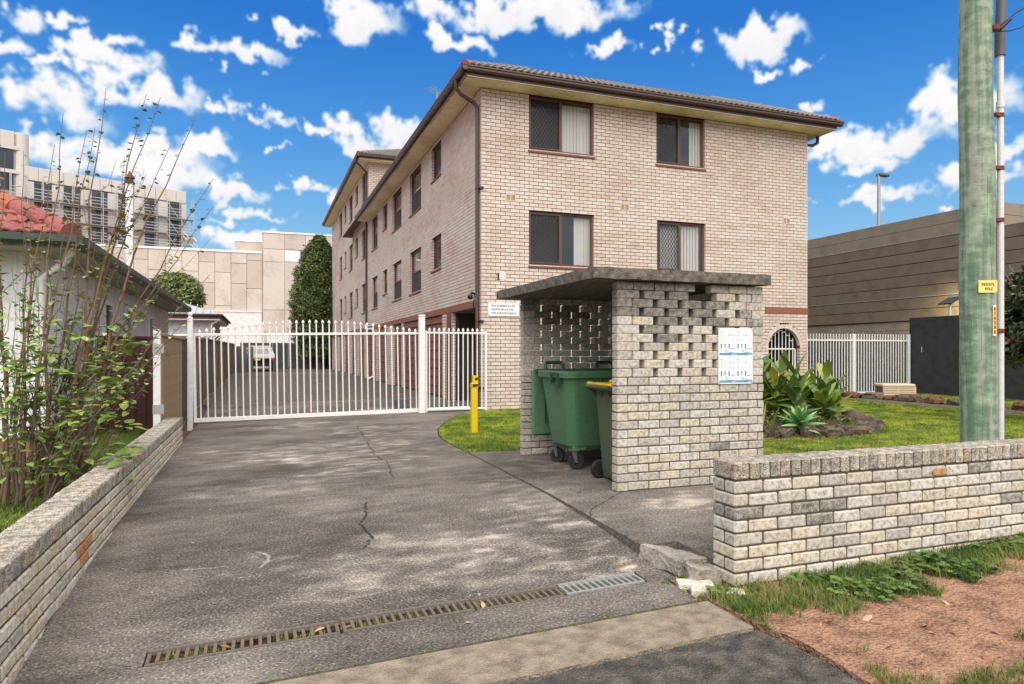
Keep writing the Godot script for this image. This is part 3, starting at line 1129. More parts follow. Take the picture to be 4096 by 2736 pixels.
	gutter_run(W(BX - e0, y2 + 0.21, rear_d - e0), W(BX - e0, y2 + 0.21, end_d + e0), Vector3(-1, 0, 0), bld)
	hip_roof(bld, BX - e0 - 0.03, BX + BW + e0 + 0.03, BD - e0 - 0.03, rear_d + 6.0, 7.905, deg_to_rad(25.5), 9, 130)
	hip_roof(bld, BX - e0 - 0.03, BX + BW + e0 + 0.03, rear_d - e0 - 0.03, end_d + e0, y2 + 0.215, deg_to_rad(23.0), 12, 40)
	# downpipes
	var dp := MB.new()
	dp.tube([W(BX - e0 - 0.06, 7.8, BD + 0.05), W(BX - e0 - 0.06, 7.62, BD + 0.06), W(BX - e0 + 0.06, 7.5, BD + 0.08), W(BX - 0.14, 7.36, BD + 0.13), W(BX - 0.055, 7.28, BD + 0.15), W(BX - 0.055, 7.1, BD + 0.15), W(BX - 0.055, 0.22, BD + 0.15)], 0.048, 8)
	part(dp, "downpipe", M.gutter, bld)
	dp = MB.new()
	dp.tube([W(BX - e0 - 0.06, y2 + 0.1, rear_d - 0.3), W(BX - e0 - 0.06, y2 - 0.1, rear_d - 0.2), W(BX - 0.06, y2 - 0.4, rear_d + 0.3), W(BX - 0.06, y2 - 0.7, rear_d + 0.35), W(BX - 0.06, 2.9, rear_d + 0.35)], 0.05, 8)
	part(dp, "downpipe", M.gutter, bld)
	dp = MB.new()
	dp.tube([W(BX - 0.08, 2.85, rear_d + 0.35), W(BX - 0.1, 2.65, rear_d + 0.2), W(BX - 0.1, 2.6, 30.6), W(BX - 0.1, 2.45, 30.4), W(BX - 0.1, 0.5, 30.4), W(BX - 0.35, 0.38, 30.4)], 0.055, 8)
	part(dp, "waste_pipe", M.pvc, bld)
	dp = MB.new()
	dp.tube([W(BX + BW + 0.47, 7.72, BD + 0.1), W(BX + BW + 0.45, 7.5, BD + 0.1), W(BX + BW + 0.3, 7.42, BD + 0.12), W(BX + BW + 0.06, 7.42, BD + 0.16), W(BX + BW + 0.06, 0.3, BD + 0.2)], 0.045, 8)
	part(dp, "downpipe", M.gutter, bld)
	for y in [5.35, 2.25, 0.7]:
		dp = MB.new()
		dp.tube([W(BX - 0.055, y, BD + 0.15), W(BX - 0.055, y + 0.03, BD + 0.15)], 0.056, 8)
		dp.box(Vector3(BX - 0.02, y - 0.02, -BD - 0.15), Vector3(BX + 0.05, y + 0.04, -BD + 0.03))
		part(dp, "pipe_bracket", M.black, bld)
	# wall vents
	for vx in [5.56, 8.61, 13.70]:
		var v := group_node("air_vent", bld)
		v.position = W(vx, BY + snap(5.11) + 0.086, BD)
		var f := MB.new()
		ring(f, 0.25, 0.172, 0.022, -0.02, 0.008, -0.125, -0.086)
		part(f, "vent_frame", M.ac, v)
		f = MB.new()
		f.box(Vector3(-0.11, -0.07, -0.03), Vector3(0.11, 0.07, -0.015))
		part(f, "vent_back", M.black, v)
		for k in 5:
			for s in [-1, 1]:
				put(brick_mesh(Vector3(0.085, 0.012, 0.014), 0.0, 0), "vent_bar", M.ac, v, Transform3D(Basis.IDENTITY, Vector3(s * 0.05, -0.05 + k * 0.025, -0.008)))
		f = MB.new()
		f.box(Vector3(-0.01, -0.066, -0.012), Vector3(0.01, 0.066, 0.004))
		part(f, "vent_bar", M.ac, v)
	# floodlight on the corner
	var fl2 := MB.new()
	fl2.tube([W(BX - 0.02, 2.9, BD + 0.3), W(BX - 0.14, 2.95, BD + 0.3), W(BX - 0.2, 2.82, BD + 0.25)], [0.02, 0.03, 0.07], 8)
	fl2.tube([W(BX - 0.08, 2.9, BD + 0.3), W(BX - 0.1, 2.62, BD + 0.3), W(BX - 0.02, 2.5, BD + 0.3)], 0.012, 6)
	part(fl2, "floodlight", M.black, bld)
	# house number and painted patch
	var patch := MB.new()
	patch.box(Vector3(5.275, 3.25, -BD), Vector3(5.43, 3.42, -BD + 0.0035))
	part(patch, "painted_patch", M.white_wall, bld)
	var num := text_part("1", 0.23, M.ink, bld, W(5.24, 3.32, BD - 0.012), "Droid Serif", true)
	num.name = "house_number"
	# antenna
	var an := thing("television_antenna", "thin television antenna standing above the driveway side roof edge", "antenna", W(6.0, 8.6, 24.0))
	var am := MB.new()
	am.tube([Vector3(0, 0, 0), Vector3(0, 2.35, 0)], 0.02, 6)
	part(am, "mast", M.galv, an)
	am = MB.new()
	am.tube([Vector3(-0.3, 2.42, 0.1), Vector3(0.28, 2.24, -0.1)], 0.012, 6)
	part(am, "boom", M.galv, an)
	for k in 7:
		am = MB.new()
		var p := Vector3(-0.3, 2.42, 0.1).lerp(Vector3(0.28, 2.24, -0.1), k / 6.0)
		am.tube([p + Vector3(-0.12, 0.05, -0.3), p + Vector3(0.12, -0.05, 0.3)], 0.007, 5)
		part(am, "element", M.galv, an)
	# parking notice
	var sg := thing("parking_sign", "white no parking sign with worn black lettering on the brick corner", "sign", W(5.38, 2.545, BD - 0.008))
	var sb := MB.new()
	sb.cbox(Vector3(-0.385, -0.155, 0), Vector3(0.385, 0.155, 0.012), 0.003)
	part(sb, "board", M.sign_white, sg)
	var ln := ["NO PARKING IN", "DRIVEWAY OR", "ON GRASS AREA"]
	for i in 3:
		text_part(ln[i], 0.062, M.ink, sg, Vector3(-0.31, 0.085 - i * 0.085, 0.0125), "Droid Serif", false, 0.003, 1.18)
	for sx in [-0.36, 0.36]:
		for sy in [-0.13, 0.13]:
			var sc := MB.new()
			sc.tube([Vector3(sx, sy, 0.011), Vector3(sx, sy, 0.015)], 0.008, 8)
			part(sc, "screw", M.steel, sg)

func text_part(txt: String, size: float, m: Material, parent: Node, at: Vector3, face := "Droid Sans", centred := true, depth := 0.004, wide := 1.0) -> MeshInstance3D:
	var tm := TextMesh.new()
	var f := SystemFont.new()
	f.font_names = PackedStringArray([face])
	f.font_weight = 700
	tm.font = f
	tm.text = txt
	tm.font_size = 48
	tm.pixel_size = size / 48.0
	tm.depth = depth
	tm.horizontal_alignment = HORIZONTAL_ALIGNMENT_CENTER if centred else HORIZONTAL_ALIGNMENT_LEFT
	var o := put(tm, "lettering", m, parent, Transform3D(Basis.from_scale(Vector3(wide, 1, 1)), at))
	return o

# ---------------------------------------------------------------- ground
const EDGE := [[3.0, 2.6], [4.16, 2.62], [8.75, 2.64], [9.45, 2.63], [10.41, 2.66], [11.1, 2.78], [11.77, 2.95], [12.7, 3.3], [13.59, 3.71], [14.5, 4.25], [15.1, 4.8], [15.3, 4.81], [60.0, 4.81]]

func patch(d0: float, d1: float, xl, xr, hf: Callable, nx: int, nd: int, skirt := 0.12, uvr := [0.0, 0.0, 1.0, 1.0]) -> MB:
	var b := MB.new()
	var P := []
	for j in nd + 1:
		var d := lerpf(d0, d1, float(j) / nd)
		var a: float = xl.call(d) if xl is Callable else xl
		var e: float = xr.call(d) if xr is Callable else xr
		var row := []
		for i in nx + 1:
			var x := lerpf(a, e, float(i) / nx)
			row.append(W(x, hf.call(x, d), d))
		P.append(row)
	var uvf := func(p: Vector3): return Vector2((p.x - uvr[0]) / (uvr[2] - uvr[0]), (-p.z - uvr[1]) / (uvr[3] - uvr[1]))
	for j in nd:
		for i in nx:
			var A: Vector3 = P[j][i]
			var B: Vector3 = P[j][i + 1]
			var C: Vector3 = P[j + 1][i + 1]
			var D: Vector3 = P[j + 1][i]
			var nn := (C - A).cross(D - B).normalized()
			if nn.y < 0:
				nn = -nn
			b.tri(A, B, C, nn, nn, nn, uvf.call(A), uvf.call(B), uvf.call(C))
			b.tri(A, C, D, nn, nn, nn, uvf.call(A), uvf.call(C), uvf.call(D))
	var dn := Vector3(0, -skirt, 0)
	for i in nx:
		b.fquad(P[0][i], P[0][i + 1], P[0][i + 1] + dn, P[0][i] + dn, Vector3(0, 0, 1))
		b.fquad(P[nd][i], P[nd][i + 1], P[nd][i + 1] + dn, P[nd][i] + dn, Vector3(0, 0, -1))
	for j in nd:
		b.fquad(P[j][0], P[j + 1][0], P[j + 1][0] + dn, P[j][0] + dn, Vector3(-1, 0, 0))
		b.fquad(P[j][nx], P[j + 1][nx], P[j + 1][nx] + dn, P[j][nx] + dn, Vector3(1, 0, 0))
	return b

func flat_area(poly: Array, hf: Callable, skirt := 0.15) -> MB:
	var b := MB.new()
	var pv := PackedVector2Array()
	for p in poly:
		pv.append(Vector2(p[0], p[1]))
	var idx := Geometry2D.triangulate_polygon(pv)
	for i in range(0, idx.size(), 3):
		var q: Array[Vector3] = []
		for k in 3:
			var c := pv[idx[i + k]]
			q.append(W(c.x, hf.call(c.x, c.y), c.y))
		var nn := (q[1] - q[0]).cross(q[2] - q[0]).normalized()
		if nn.y < 0:
			nn = -nn
		b.tri(q[0], q[1], q[2], nn, nn, nn)
	for i in pv.size():
		var a := pv[i]
		var e := pv[(i + 1) % pv.size()]
		var A := W(a.x, hf.call(a.x, a.y), a.y)
		var E := W(e.x, hf.call(e.x, e.y), e.y)
		var o := Vector3(e.y - a.y, 0, e.x - a.x)
		b.fquad(A, E, E - Vector3(0, skirt, 0), A - Vector3(0, skirt, 0), o)
	return b

func draw_path(im: Image, pts: Array, rad: float, col: Color, r: RandomNumberGenerator, jag := 2.0) -> void:
	# points in metres (x, depth) on the driveway picture
	var w := im.get_width()
	var h := im.get_height()
	for i in pts.size() - 1:
		var a := Vector2((pts[i][0] + 1.6) / 8.0 * w, (pts[i][1] - 3.0) / 16.0 * h)
		var b := Vector2((pts[i + 1][0] + 1.6) / 8.0 * w, (pts[i + 1][1] - 3.0) / 16.0 * h)
		var n := int(a.distance_to(b)) + 1
		var off := 0.0
		for k in n:
			off = clampf(off + r.randf_range(-0.7, 0.7), -jag, jag)
			if off * 0.0 == 0.0:
				var p := a.lerp(b, float(k) / n) + Vector2(off, off * 0.4)
				var rr := maxf(0.6, rad * r.randf_range(0.4, 1.4))
				for dy in range(-2, 3):
					for dx in range(-2, 3):
						if Vector2(dx, dy).length() <= rr:
							var x := int(p.x) + dx
							var y := int(p.y) + dy
							if x >= 0 and y >= 0 and x < w and y < h:
								im.set_pixel(x, y, im.get_pixel(x, y).lerp(col, 0.85 if col.v < 0.3 else 0.3))

func driveway_material() -> StandardMaterial3D:
	var w := 1024
	var h := 2048                        # 8 m by 16 m
	var ia := noise(301, 0.009, 5).get_image(w / 2, h)     # streaks across the drive
	ia.resize(w, h, Image.INTERPOLATE_CUBIC)
	var a := ia.get_data()
	var ib := noise(302, 0.035, 5).get_image(w / 2, h)
	ib.resize(w, h, Image.INTERPOLATE_CUBIC)
	var b := ib.get_data()
	var c := noise(303, 0.42, 2).get_image(w, h).get_data()
	var e := noise(304, 0.0035, 3).get_image(w, h).get_data()
	var out := PackedByteArray()
	out.resize(w * h * 3)
	var pale := [[1.2, 9.3, 1.0, 1.0, 34.0], [0.6, 13.6, 0.9, 0.5, 40.0], [1.9, 12.2, 0.9, 0.7, 36.0], [1.0, 10.6, 1.6, 0.5, 26.0], [0.9, 5.0, 0.9, 0.6, 24.0], [2.1, 4.9, 0.45, 0.8, 30.0], [1.5, 4.4, 0.8, 0.3, 18.0], [2.4, 6.2, 0.22, 1.6, 20.0], [0.2, 7.9, 0.9, 0.5, 16.0], [0.0, 9.8, 0.6, 0.5, 20.0], [3.75, 5.42, 0.55, 0.3, 46.0], [3.2, 7.6, 0.5, 0.5, 18.0]]
	for y in h:
		var d := 3.0 + 16.0 * y / h
		var near: Array = pale.filter(func(p): return absf(d - p[1]) < p[3] * 1.6)
		for x in w:
			var i := y * w + x
			var xm := -1.6 + 8.0 * x / w
			var n1 := a[i] - 128.0
			var n2 := b[i] - 128.0
			var n3 := c[i] - 128.0
			var v := 100.0 + n1 * 0.17 + n2 * 0.13 + n3 * 0.34 + (e[i] - 128.0) * 0.2
			for p in near:
				var q: float = 1.0 - pow((xm - p[0]) / p[2], 2) - pow((d - p[1]) / p[3], 2) + n2 * 0.012 + n1 * 0.008
				if q > 0.0:
					v += minf(q * 0.8, 1.0) * p[4] * (0.6 + n2 * 0.006)
			if n3 > 52.0:
				v += 26.0
			elif n3 < -52.0:
				v -= 18.0
			v = clampf(v, 34.0, 205.0)
			out[i * 3] = int(minf(v * 1.02, 255))
			out[i * 3 + 1] = int(v * 0.955)
			out[i * 3 + 2] = int(v * 0.885)
	var im := Image.create_from_data(w, h, false, Image.FORMAT_RGB8, out)
	var r := RandomNumberGenerator.new()
	r.seed = 8
	var dark := srgb(34, 31, 28)
	draw_path(im, [[1.71, 12.86], [1.62, 11.09], [1.48, 9.5], [1.52, 8.82], [1.43, 7.64]], 1.0, dark, r, 5.0)
	draw_path(im, [[0.96, 6.6], [0.92, 6.23], [0.81, 5.85], [0.81, 5.42], [0.77, 5.26]], 1.3, dark, r, 4.0)
	draw_path(im, [[3.6, 6.2], [3.33, 5.9], [2.97, 5.6], [2.73, 5.38], [2.63, 5.2], [2.53, 5.24]], 0.8, dark, r, 2.0)
	draw_path(im, [[0.0, 7.05], [0.6, 7.06], [0.9, 7.0]], 0.8, srgb(176, 168, 156), r, 2.0)
	var pl := srgb(186, 178, 166)        # scrapes of dried mortar and paint
	draw_path(im, [[-0.02, 5.48], [0.06, 5.38], [0.06, 5.25], [0.0, 5.12]], 1.6, pl, r, 5.0)
	draw_path(im, [[-0.5, 5.3], [-0.2, 5.25]], 1.2, pl, r, 3.0)
	draw_path(im, [[0.75, 8.6], [1.0, 8.65], [1.25, 8.75]], 2.2, pl, r, 5.0)
	draw_path(im, [[0.2, 10.85], [1.6, 10.95], [2.5, 10.9]], 1.2, srgb(160, 152, 140), r, 2.0)
	for i in 260:                        # grit and flecks
		var x := r.randi_range(0, w - 3)
		var y := r.randi_range(0, h - 3)
		im.fill_rect(Rect2i(x, y, r.randi_range(1, 2), r.randi_range(1, 2)), srgb(196, 190, 180))
	var m := StandardMaterial3D.new()
	m.albedo_texture = ImageTexture.create_from_image(im)
	m.roughness = 0.93
	m.normal_enabled = true
	m.normal_texture = bump_tex(305, 0.16, 4)
	m.normal_scale = 0.0
	m.normal_enabled = false
	return m

func sh_h(x: float, d: float) -> float:
	return prof([[4.0, 0.105], [5.0, 0.13], [6.0, 0.165], [8.8, 0.192]], d)

func lawn_h(_x: float, d: float) -> float:
	return 0.165 + 0.035 * clampf((d - 8.0) / 7.0, 0.0, 1.0)

func verge_h(x: float, d: float) -> float:
	return -0.012 + clampf((x - 2.9) / 2.8, 0.0, 1.6) * 0.07 * clampf((d - 2.0) / 1.6, 0.2, 1.0)

func edge_x(d: float) -> float:
	return prof(EDGE, d)

func make_ground() -> void:
	var g := MB.new()
	g.quad(Vector3(-300, -0.32, 60), Vector3(300, -0.32, 60), Vector3(300, -0.32, -400), Vector3(-300, -0.32, -400), Vector3.UP)
	struct(part(g, "ground", M.soil))
	var dm := driveway_material()
	M.drive = dm
	var uvr := [-1.6, 3.0, 6.4, 19.0]
	var hf := func(x, d): return gh(x, d)
	var dn := Node3D.new()
	dn.name = "driveway"
	add_child(dn)
	struct(dn)
	for s in [[4.14, 7.078], [7.092, 10.858], [10.872, 14.72], [14.734, 18.9]]:
		part(patch(s[0], s[1], -1.16, func(d): return edge_x(d), hf, 18, 22, 0.12, uvr), "concrete_slab", dm, dn)
	for s in [[3.0, 3.965], [4.15, 19.0]]:
		part(patch(s[0], s[1], -1.2, 5.5, func(x, d): return gh(x, d) - 0.035, 8, 20), "joint_bed", tinted(M.soil, srgb(84, 76, 66)), dn)
	part(patch(3.565, 3.97, -1.16, 2.56, hf, 16, 4, 0.12, uvr), "concrete_slab", dm, dn)
	part(patch(3.975, 4.135, -1.16, -0.57, hf, 4, 2, 0.12, uvr), "concrete_slab", dm, dn)
	part(patch(3.975, 4.135, 2.44, 2.6, hf, 2, 2, 0.12, uvr), "concrete_slab", dm, dn)
	# rear yard
	var yard := Node3D.new()
	yard.name = "rear_yard"
	add_child(yard)
	struct(yard)
	M.yard = tinted(M.concrete, srgb(118, 112, 105))
	for s in [[18.91, 23.0], [23.01, 27.2], [27.21, 31.5], [31.51, 36.0], [36.01, 40.2]]:
		part(patch(s[0], s[1], -1.42, 1.9, hf, 4, 4), "concrete_slab", M.yard, yard)
		part(patch(s[0], s[1], 1.91, 4.9, hf, 4, 4), "concrete_slab", M.yard, yard)
	part(patch(40.21, 40.7, -1.42, 4.9, func(x, d): return gh(x, d) + 0.03, 4, 1), "kerb", M.kerb, yard)
	part(patch(40.71, 56.0, -3.0, 7.0, hf, 4, 4), "concrete_slab", M.yard, yard)
	# strip between driveway and road
	struct(part(patch(3.12, 3.545, -4.0, 2.6, func(x, d): return gh(x, d) - 0.004, 14, 3), "kerb_strip", M.kerb))
	struct(part(patch(-6.0, 3.11, -12.0, func(d): return 2.62 if d > 2.9 else (2.7 - (2.9 - d) * 0.1), func(x, d): return gh(x, d) - 0.02, 20, 20), "road", M.asphalt))
	# slab under the bin shelter
	var pad := Node3D.new()
	pad.name = "shelter_pad"
	add_child(pad)
	struct(pad)
	part(patch(4.36, 8.75, 2.632, 5.6, func(x, d): return sh_h(x, d), 14, 18, 0.2, uvr), "concrete_slab", dm, pad)
	part(patch(3.9, 4.355, 2.93, 5.6, func(x, d): return sh_h(x, d), 8, 3, 0.2, uvr), "concrete_slab", dm, pad)
	part(patch(3.565, 4.45, 2.605, 3.0, func(x, d): return gh(x, d) - 0.012, 4, 5, 0.12, uvr), "concrete_slab", dm, pad)
	# lawns
	struct(part(flat_area([[5.61, 3.9], [5.61, 8.76], [2.66, 8.78], [2.66, 9.45], [2.69, 10.41], [2.81, 11.1], [2.98, 11.77], [3.33, 12.7], [3.74, 13.59], [4.28, 14.5], [4.83, 15.12], [14.6, 15.2], [14.6, 18.0], [20.1, 18.0], [20.1, 3.9]], func(x, d): return lawn_h(x, d)), "lawn", M.turf))
	struct(part(flat_area([[-14.0, 1.5], [-1.37, 1.5], [-1.37, 14.0], [-14.0, 14.0]], func(_x, _d): return 0.1), "lawn", M.turf))
	struct(part(patch(-6.0, 3.66, func(d): return 2.63 if d > 2.9 else (2.71 - (2.9 - d) * 0.1), 14.0, func(x, d): return verge_h(x, d), 30, 24), "verge", M.soil))
	# path beside the lawn with rocks along it
	struct(part(patch(3.9, 15.0, 15.6, 16.35, func(x, d): return lawn_h(x, d) + 0.02, 2, 8), "path", M.yard))
	make_drain()
	make_grass()

func make_drain() -> void:
	var dr := thing("drain_grate", "long rusty drain grate across the driveway entrance, weeds between its bars", "drain")
	var x0 := -0.56
	var x1 := 2.43
	var t := func(x: float, y: float, d: float) -> Vector3: return W(x, gh(x, d) + y, d)
	var ch := MB.new()
	for s in [[3.972, Vector3(0, 0, -1)], [4.138, Vector3(0, 0, 1)]]:
		ch.quad(t.call(x0, -0.12, s[0]), t.call(x1, -0.12, s[0]), t.call(x1, -0.005, s[0]), t.call(x0, -0.005, s[0]), s[1])
	ch.quad(t.call(x0, -0.09, 3.972), t.call(x1, -0.09, 3.972), t.call(x1, -0.09, 4.138), t.call(x0, -0.09, 4.138), Vector3.UP)
	part(ch, "channel", M.soil, dr)
	var secs := [[-0.56, 0.43], [0.45, 1.23], [1.25, 1.83], [1.85, 2.42]]
	for k in 4:
		var s: Array = secs[k]
		var m: Material = M.galv if k == 3 else M.iron
		var tilt := [0.0, 0.004, -0.003, 0.002]
		for d in [3.985, 4.125]:
			var b := MB.new()
			var A: Vector3 = t.call(s[0], tilt[k], d)
			var B: Vector3 = t.call(s[1], tilt[k], d)
			b.box(Vector3(0, -0.02, -0.011), Vector3(A.distance_to(B), 0.004, 0.011), Transform3D(Basis(Vector3(0, 0, 1), atan2(B.y - A.y, B.x - A.x)), A))
			part(b, "grate_rail", m, dr)
		var n := int((s[1] - s[0]) / 0.047)
		for i in n + 1:
			var x: float = lerpf(s[0] + 0.01, s[1] - 0.01, float(i) / n)
			put(brick_mesh(Vector3(0.018, 0.022, 0.13), 0.0, 0), "grate_bar", m, dr, Transform3D(Basis.IDENTITY, t.call(x, tilt[k] - 0.008, 4.055)))

# ---------------------------------------------------------------- grass
func tuft(blades: int, hgt: float, spread: float, seed_: int, wide := 0.004) -> Mesh:
	var r := RandomNumberGenerator.new()
	r.seed = seed_
	var b := MB.new()
	for i in blades:
		var a := r.randf() * TAU
		var p := Vector3(cos(a), 0, sin(a)) * spread * sqrt(r.randf())
		var dir := Vector3(r.randf_range(-1, 1), 0, r.randf_range(-1, 1)) * hgt * 0.7
		var hh := hgt * r.randf_range(0.5, 1.1)
		var side := Vector3(r.randf_range(-1, 1), 0, r.randf_range(-1, 1)).normalized() * wide
		var m := p + dir * 0.35 + Vector3(0, hh * 0.65, 0)
		var e := p + dir + Vector3(0, hh, 0)
		var nn := side.cross(e - p).normalized()
		b.tri(p - side, p + side, m + side * 0.8, nn, nn, nn)
		b.tri(p - side, m + side * 0.8, m - side * 0.8, nn, nn, nn)
		b.tri(m - side * 0.8, m + side * 0.8, e, nn, nn, nn)
	return b.mesh()

func in_poly(x: float, d: float, poly: PackedVector2Array) -> bool:
	return Geometry2D.is_point_in_polygon(Vector2(x, d), poly)

func grass_field(called: String, label: String, poly: PackedVector2Array, per_m2: float, hf: Callable, mesh: Mesh, cols: Array, dens = null, smin := 0.7, smax := 1.3, r_seed := 1) -> void:
	var r := RandomNumberGenerator.new()
	r.seed = r_seed
	var lo := poly[0]
	var hi := poly[0]
	for p in poly:
		lo = lo.min(p)
		hi = hi.max(p)
	var n := int((hi.x - lo.x) * (hi.y - lo.y) * per_m2)
	var xf := []
	var cc := []
	var pn := noise(r_seed + 50, 0.5, 3)
	for i in n:
		var x := r.randf_range(lo.x, hi.x)
		var d := r.randf_range(lo.y, hi.y)
		if not in_poly(x, d, poly):
			continue
		if dens != null and r.randf() > dens.call(x, d):
			continue
		var s := r.randf_range(smin, smax)
		xf.append(Transform3D(Basis(Vector3.UP, r.randf() * TAU).scaled(Vector3(s, s * r.randf_range(0.8, 1.2), s)), W(x, hf.call(x, d) - 0.003, d)))
		var t := clampf(pn.get_noise_2d(x * 2.0, d * 2.0) * 1.2 + 0.5 + r.randf_range(-0.25, 0.25), 0.0, 0.999) * (cols.size() - 1)
		cc.append(cols[int(t)].lerp(cols[int(t) + 1], t - int(t)).srgb_to_linear())
	var o := scatter(called, mesh, M.blade, xf, cc)
	o.set_meta("label", label)
	o.set_meta("category", "grass")

func make_grass() -> void:
	var cols := [srgb(92, 116, 34), srgb(118, 140, 40), srgb(142, 156, 48), srgb(158, 164, 60)]
	var lm := tuft(9, 0.04, 0.05, 11, 0.0035)
	var lh := func(x, d): return lawn_h(x, d)
	var front := PackedVector2Array([Vector2(5.7, 8.8), Vector2(2.70, 8.82), Vector2(2.68, 9.45), Vector2(2.72, 10.41), Vector2(2.84, 11.1), Vector2(3.0, 11.77), Vector2(3.36, 12.7), Vector2(3.78, 13.59), Vector2(4.3, 14.5), Vector2(4.95, 15.1), Vector2(9, 15.1), Vector2(9, 8.8)])
	grass_field("grass", "mown grass beside the driveway in front of the flats", front, 420, lh, lm, cols, null, 0.8, 1.35, 3)
	var right := PackedVector2Array([Vector2(5.7, 4.4), Vector2(5.7, 8.8), Vector2(9, 8.8), Vector2(9, 15.1), Vector2(14.5, 15.2), Vector2(15.55, 15.0), Vector2(15.55, 4.4)])
	grass_field("grass", "mown grass between the garden bed and the path", right, 330, lh, lm, cols, null, 0.9, 1.5, 4)
	var far := PackedVector2Array([Vector2(16.8, 9.0), Vector2(16.8, 16.0), Vector2(19.9, 16.2), Vector2(19.9, 9.0)])
	grass_field("grass", "strip of grass at the foot of the charcoal wall", far, 160, lh, lm, cols, null, 1.1, 1.8, 5)
	var left := PackedVector2Array([Vector2(-3.4, 3.0), Vector2(-1.39, 3.0), Vector2(-1.39, 13.9), Vector2(-3.4, 13.9)])
	grass_field("grass", "grass under the leafy shrub behind the low wall", left, 420, func(_x, _d): return 0.1, tuft(9, 0.06, 0.05, 12, 0.004), [srgb(78, 100, 36), srgb(104, 126, 46), srgb(140, 146, 70)], null, 0.8, 1.4, 6)
	# ragged verge
	var vh := func(x, d): return verge_h(x, d)
	var nz := noise(91, 0.9, 4)
	var vm := tuft(8, 0.075, 0.035, 13, 0.0032)
	var vcols := [srgb(62, 88, 34), srgb(86, 110, 42), srgb(110, 126, 56), srgb(140, 138, 80)]
	var strip := PackedVector2Array([Vector2(2.64, 3.06), Vector2(2.64, 3.63), Vector2(9.0, 3.64), Vector2(9.0, 3.0)])
	var sd := func(x, d):
		var edge := 3.28 + nz.get_noise_2d(x * 1.5, d * 1.5) * 0.35 - (0.12 if x < 3.4 else 0.0)
		return smoothstep(edge - 0.12, edge + 0.1, d) * 0.95
	grass_field("grass", "ragged verge grass along the foot of the brick wall", strip, 1500, vh, vm, vcols, sd, 0.5, 1.15, 7)
	var corner := PackedVector2Array([Vector2(2.7, 1.6), Vector2(2.7, 2.7), Vector2(7.5, 2.9), Vector2(7.5, 1.6)])
	var cd := func(x, d): return smoothstep(0.0, 0.25, nz.get_noise_2d(x * 1.1 + 9.0, d * 1.1) + 0.16 + (2.42 - d) * 0.9 + (x - 3.2) * 0.12) * 0.9
	grass_field("grass", "patch of grass on the bare verge nearest the road", corner, 1300, vh, vm, [srgb(84, 98, 44), srgb(112, 120, 58), srgb(150, 146, 90)], cd, 0.4, 0.9, 8)
	# low clover among it
	var cb := MB.new()
	for i in 4:
		var a := TAU * i / 4.0
		var c := Vector3(cos(a), 0, sin(a)) * 0.014
		for k in 3:
			var q := c + Vector3(cos(a + k * 2.1), 0, sin(a + k * 2.1)) * 0.007 + Vector3(0, 0.02 + 0.006 * i, 0)
			var s1 := Vector3(0.007, 0.002, 0.002)
			var s2 := Vector3(-0.002, 0.001, 0.007)
			b_quad(cb, q, s1, s2)
	grass_field("clover", "low clover leaves in the verge grass by the wall", strip, 700, vh, cb.mesh(), [srgb(82, 110, 48), srgb(112, 136, 62)], func(x, d): return sd.call(x, d) * smoothstep(0.0, 0.2, nz.get_noise_2d(x * 1.3 + 40.0, d * 1.3) + 0.05), 0.8, 1.6, 9)
	# weeds in the joints
	var wm := tuft(14, 0.05, 0.03, 14, 0.003)
	var r := RandomNumberGenerator.new()
	r.seed = 17
	var xf := []
	var cc := []
	var add := func(x: float, d: float, y: float, s: float):
		xf.append(Transform3D(Basis(Vector3.UP, r.randf() * TAU).scaled(Vector3(s, s * 0.8, s)), W(x, y, d)))
		cc.append(srgb(96, 112, 34).lerp(srgb(150, 148, 60), r.randf()).srgb_to_linear())
	for i in 150:
		var x := r.randf_range(-0.5, 2.55)
		if nz.get_noise_2d(x * 3.0, 3.0) > -0.05:
			add.call(x, 3.555, gh(x, 3.55) - 0.012, r.randf_range(0.2, 0.5))
	for i in 120:
		var d := r.randf_range(4.4, 8.7)
		if nz.get_noise_2d(d * 2.0, 30.0) > 0.0:
			add.call(2.645, d, gh(2.6, d) - 0.01, r.randf_range(0.2, 0.5))
	for i in 260:
		var x := r.randf_range(-0.5, 2.4)
		if nz.get_noise_2d(x * 2.0, 60.0) > -0.12:
			add.call(x, r.randf_range(4.0, 4.11), gh(x, 4.05) - 0.045, r.randf_range(0.7, 1.3))
	for i in 60:
		add.call(r.randf_range(2.5, 2.9), r.randf_range(3.55, 3.95), -0.01, r.randf_range(0.3, 0.9))
	for i in 30:
		add.call(-1.36 + r.randf_range(-0.02, 0.1), r.randf_range(13.0, 44.0), gh(-1.3, 20.0), r.randf_range(0.6, 2.0))
	var o := scatter("weeds", wm, M.blade, xf, cc)
	o.set_meta("label", "small weeds growing in the driveway joints and the drain")
	o.set_meta("category", "weeds")

func b_quad(b: MB, c: Vector3, s1: Vector3, s2: Vector3) -> void:
	var nn := s1.cross(s2).normalized()
	b.quad(c - s1 - s2, c + s1 - s2, c + s1 + s2, c - s1 + s2, nn)

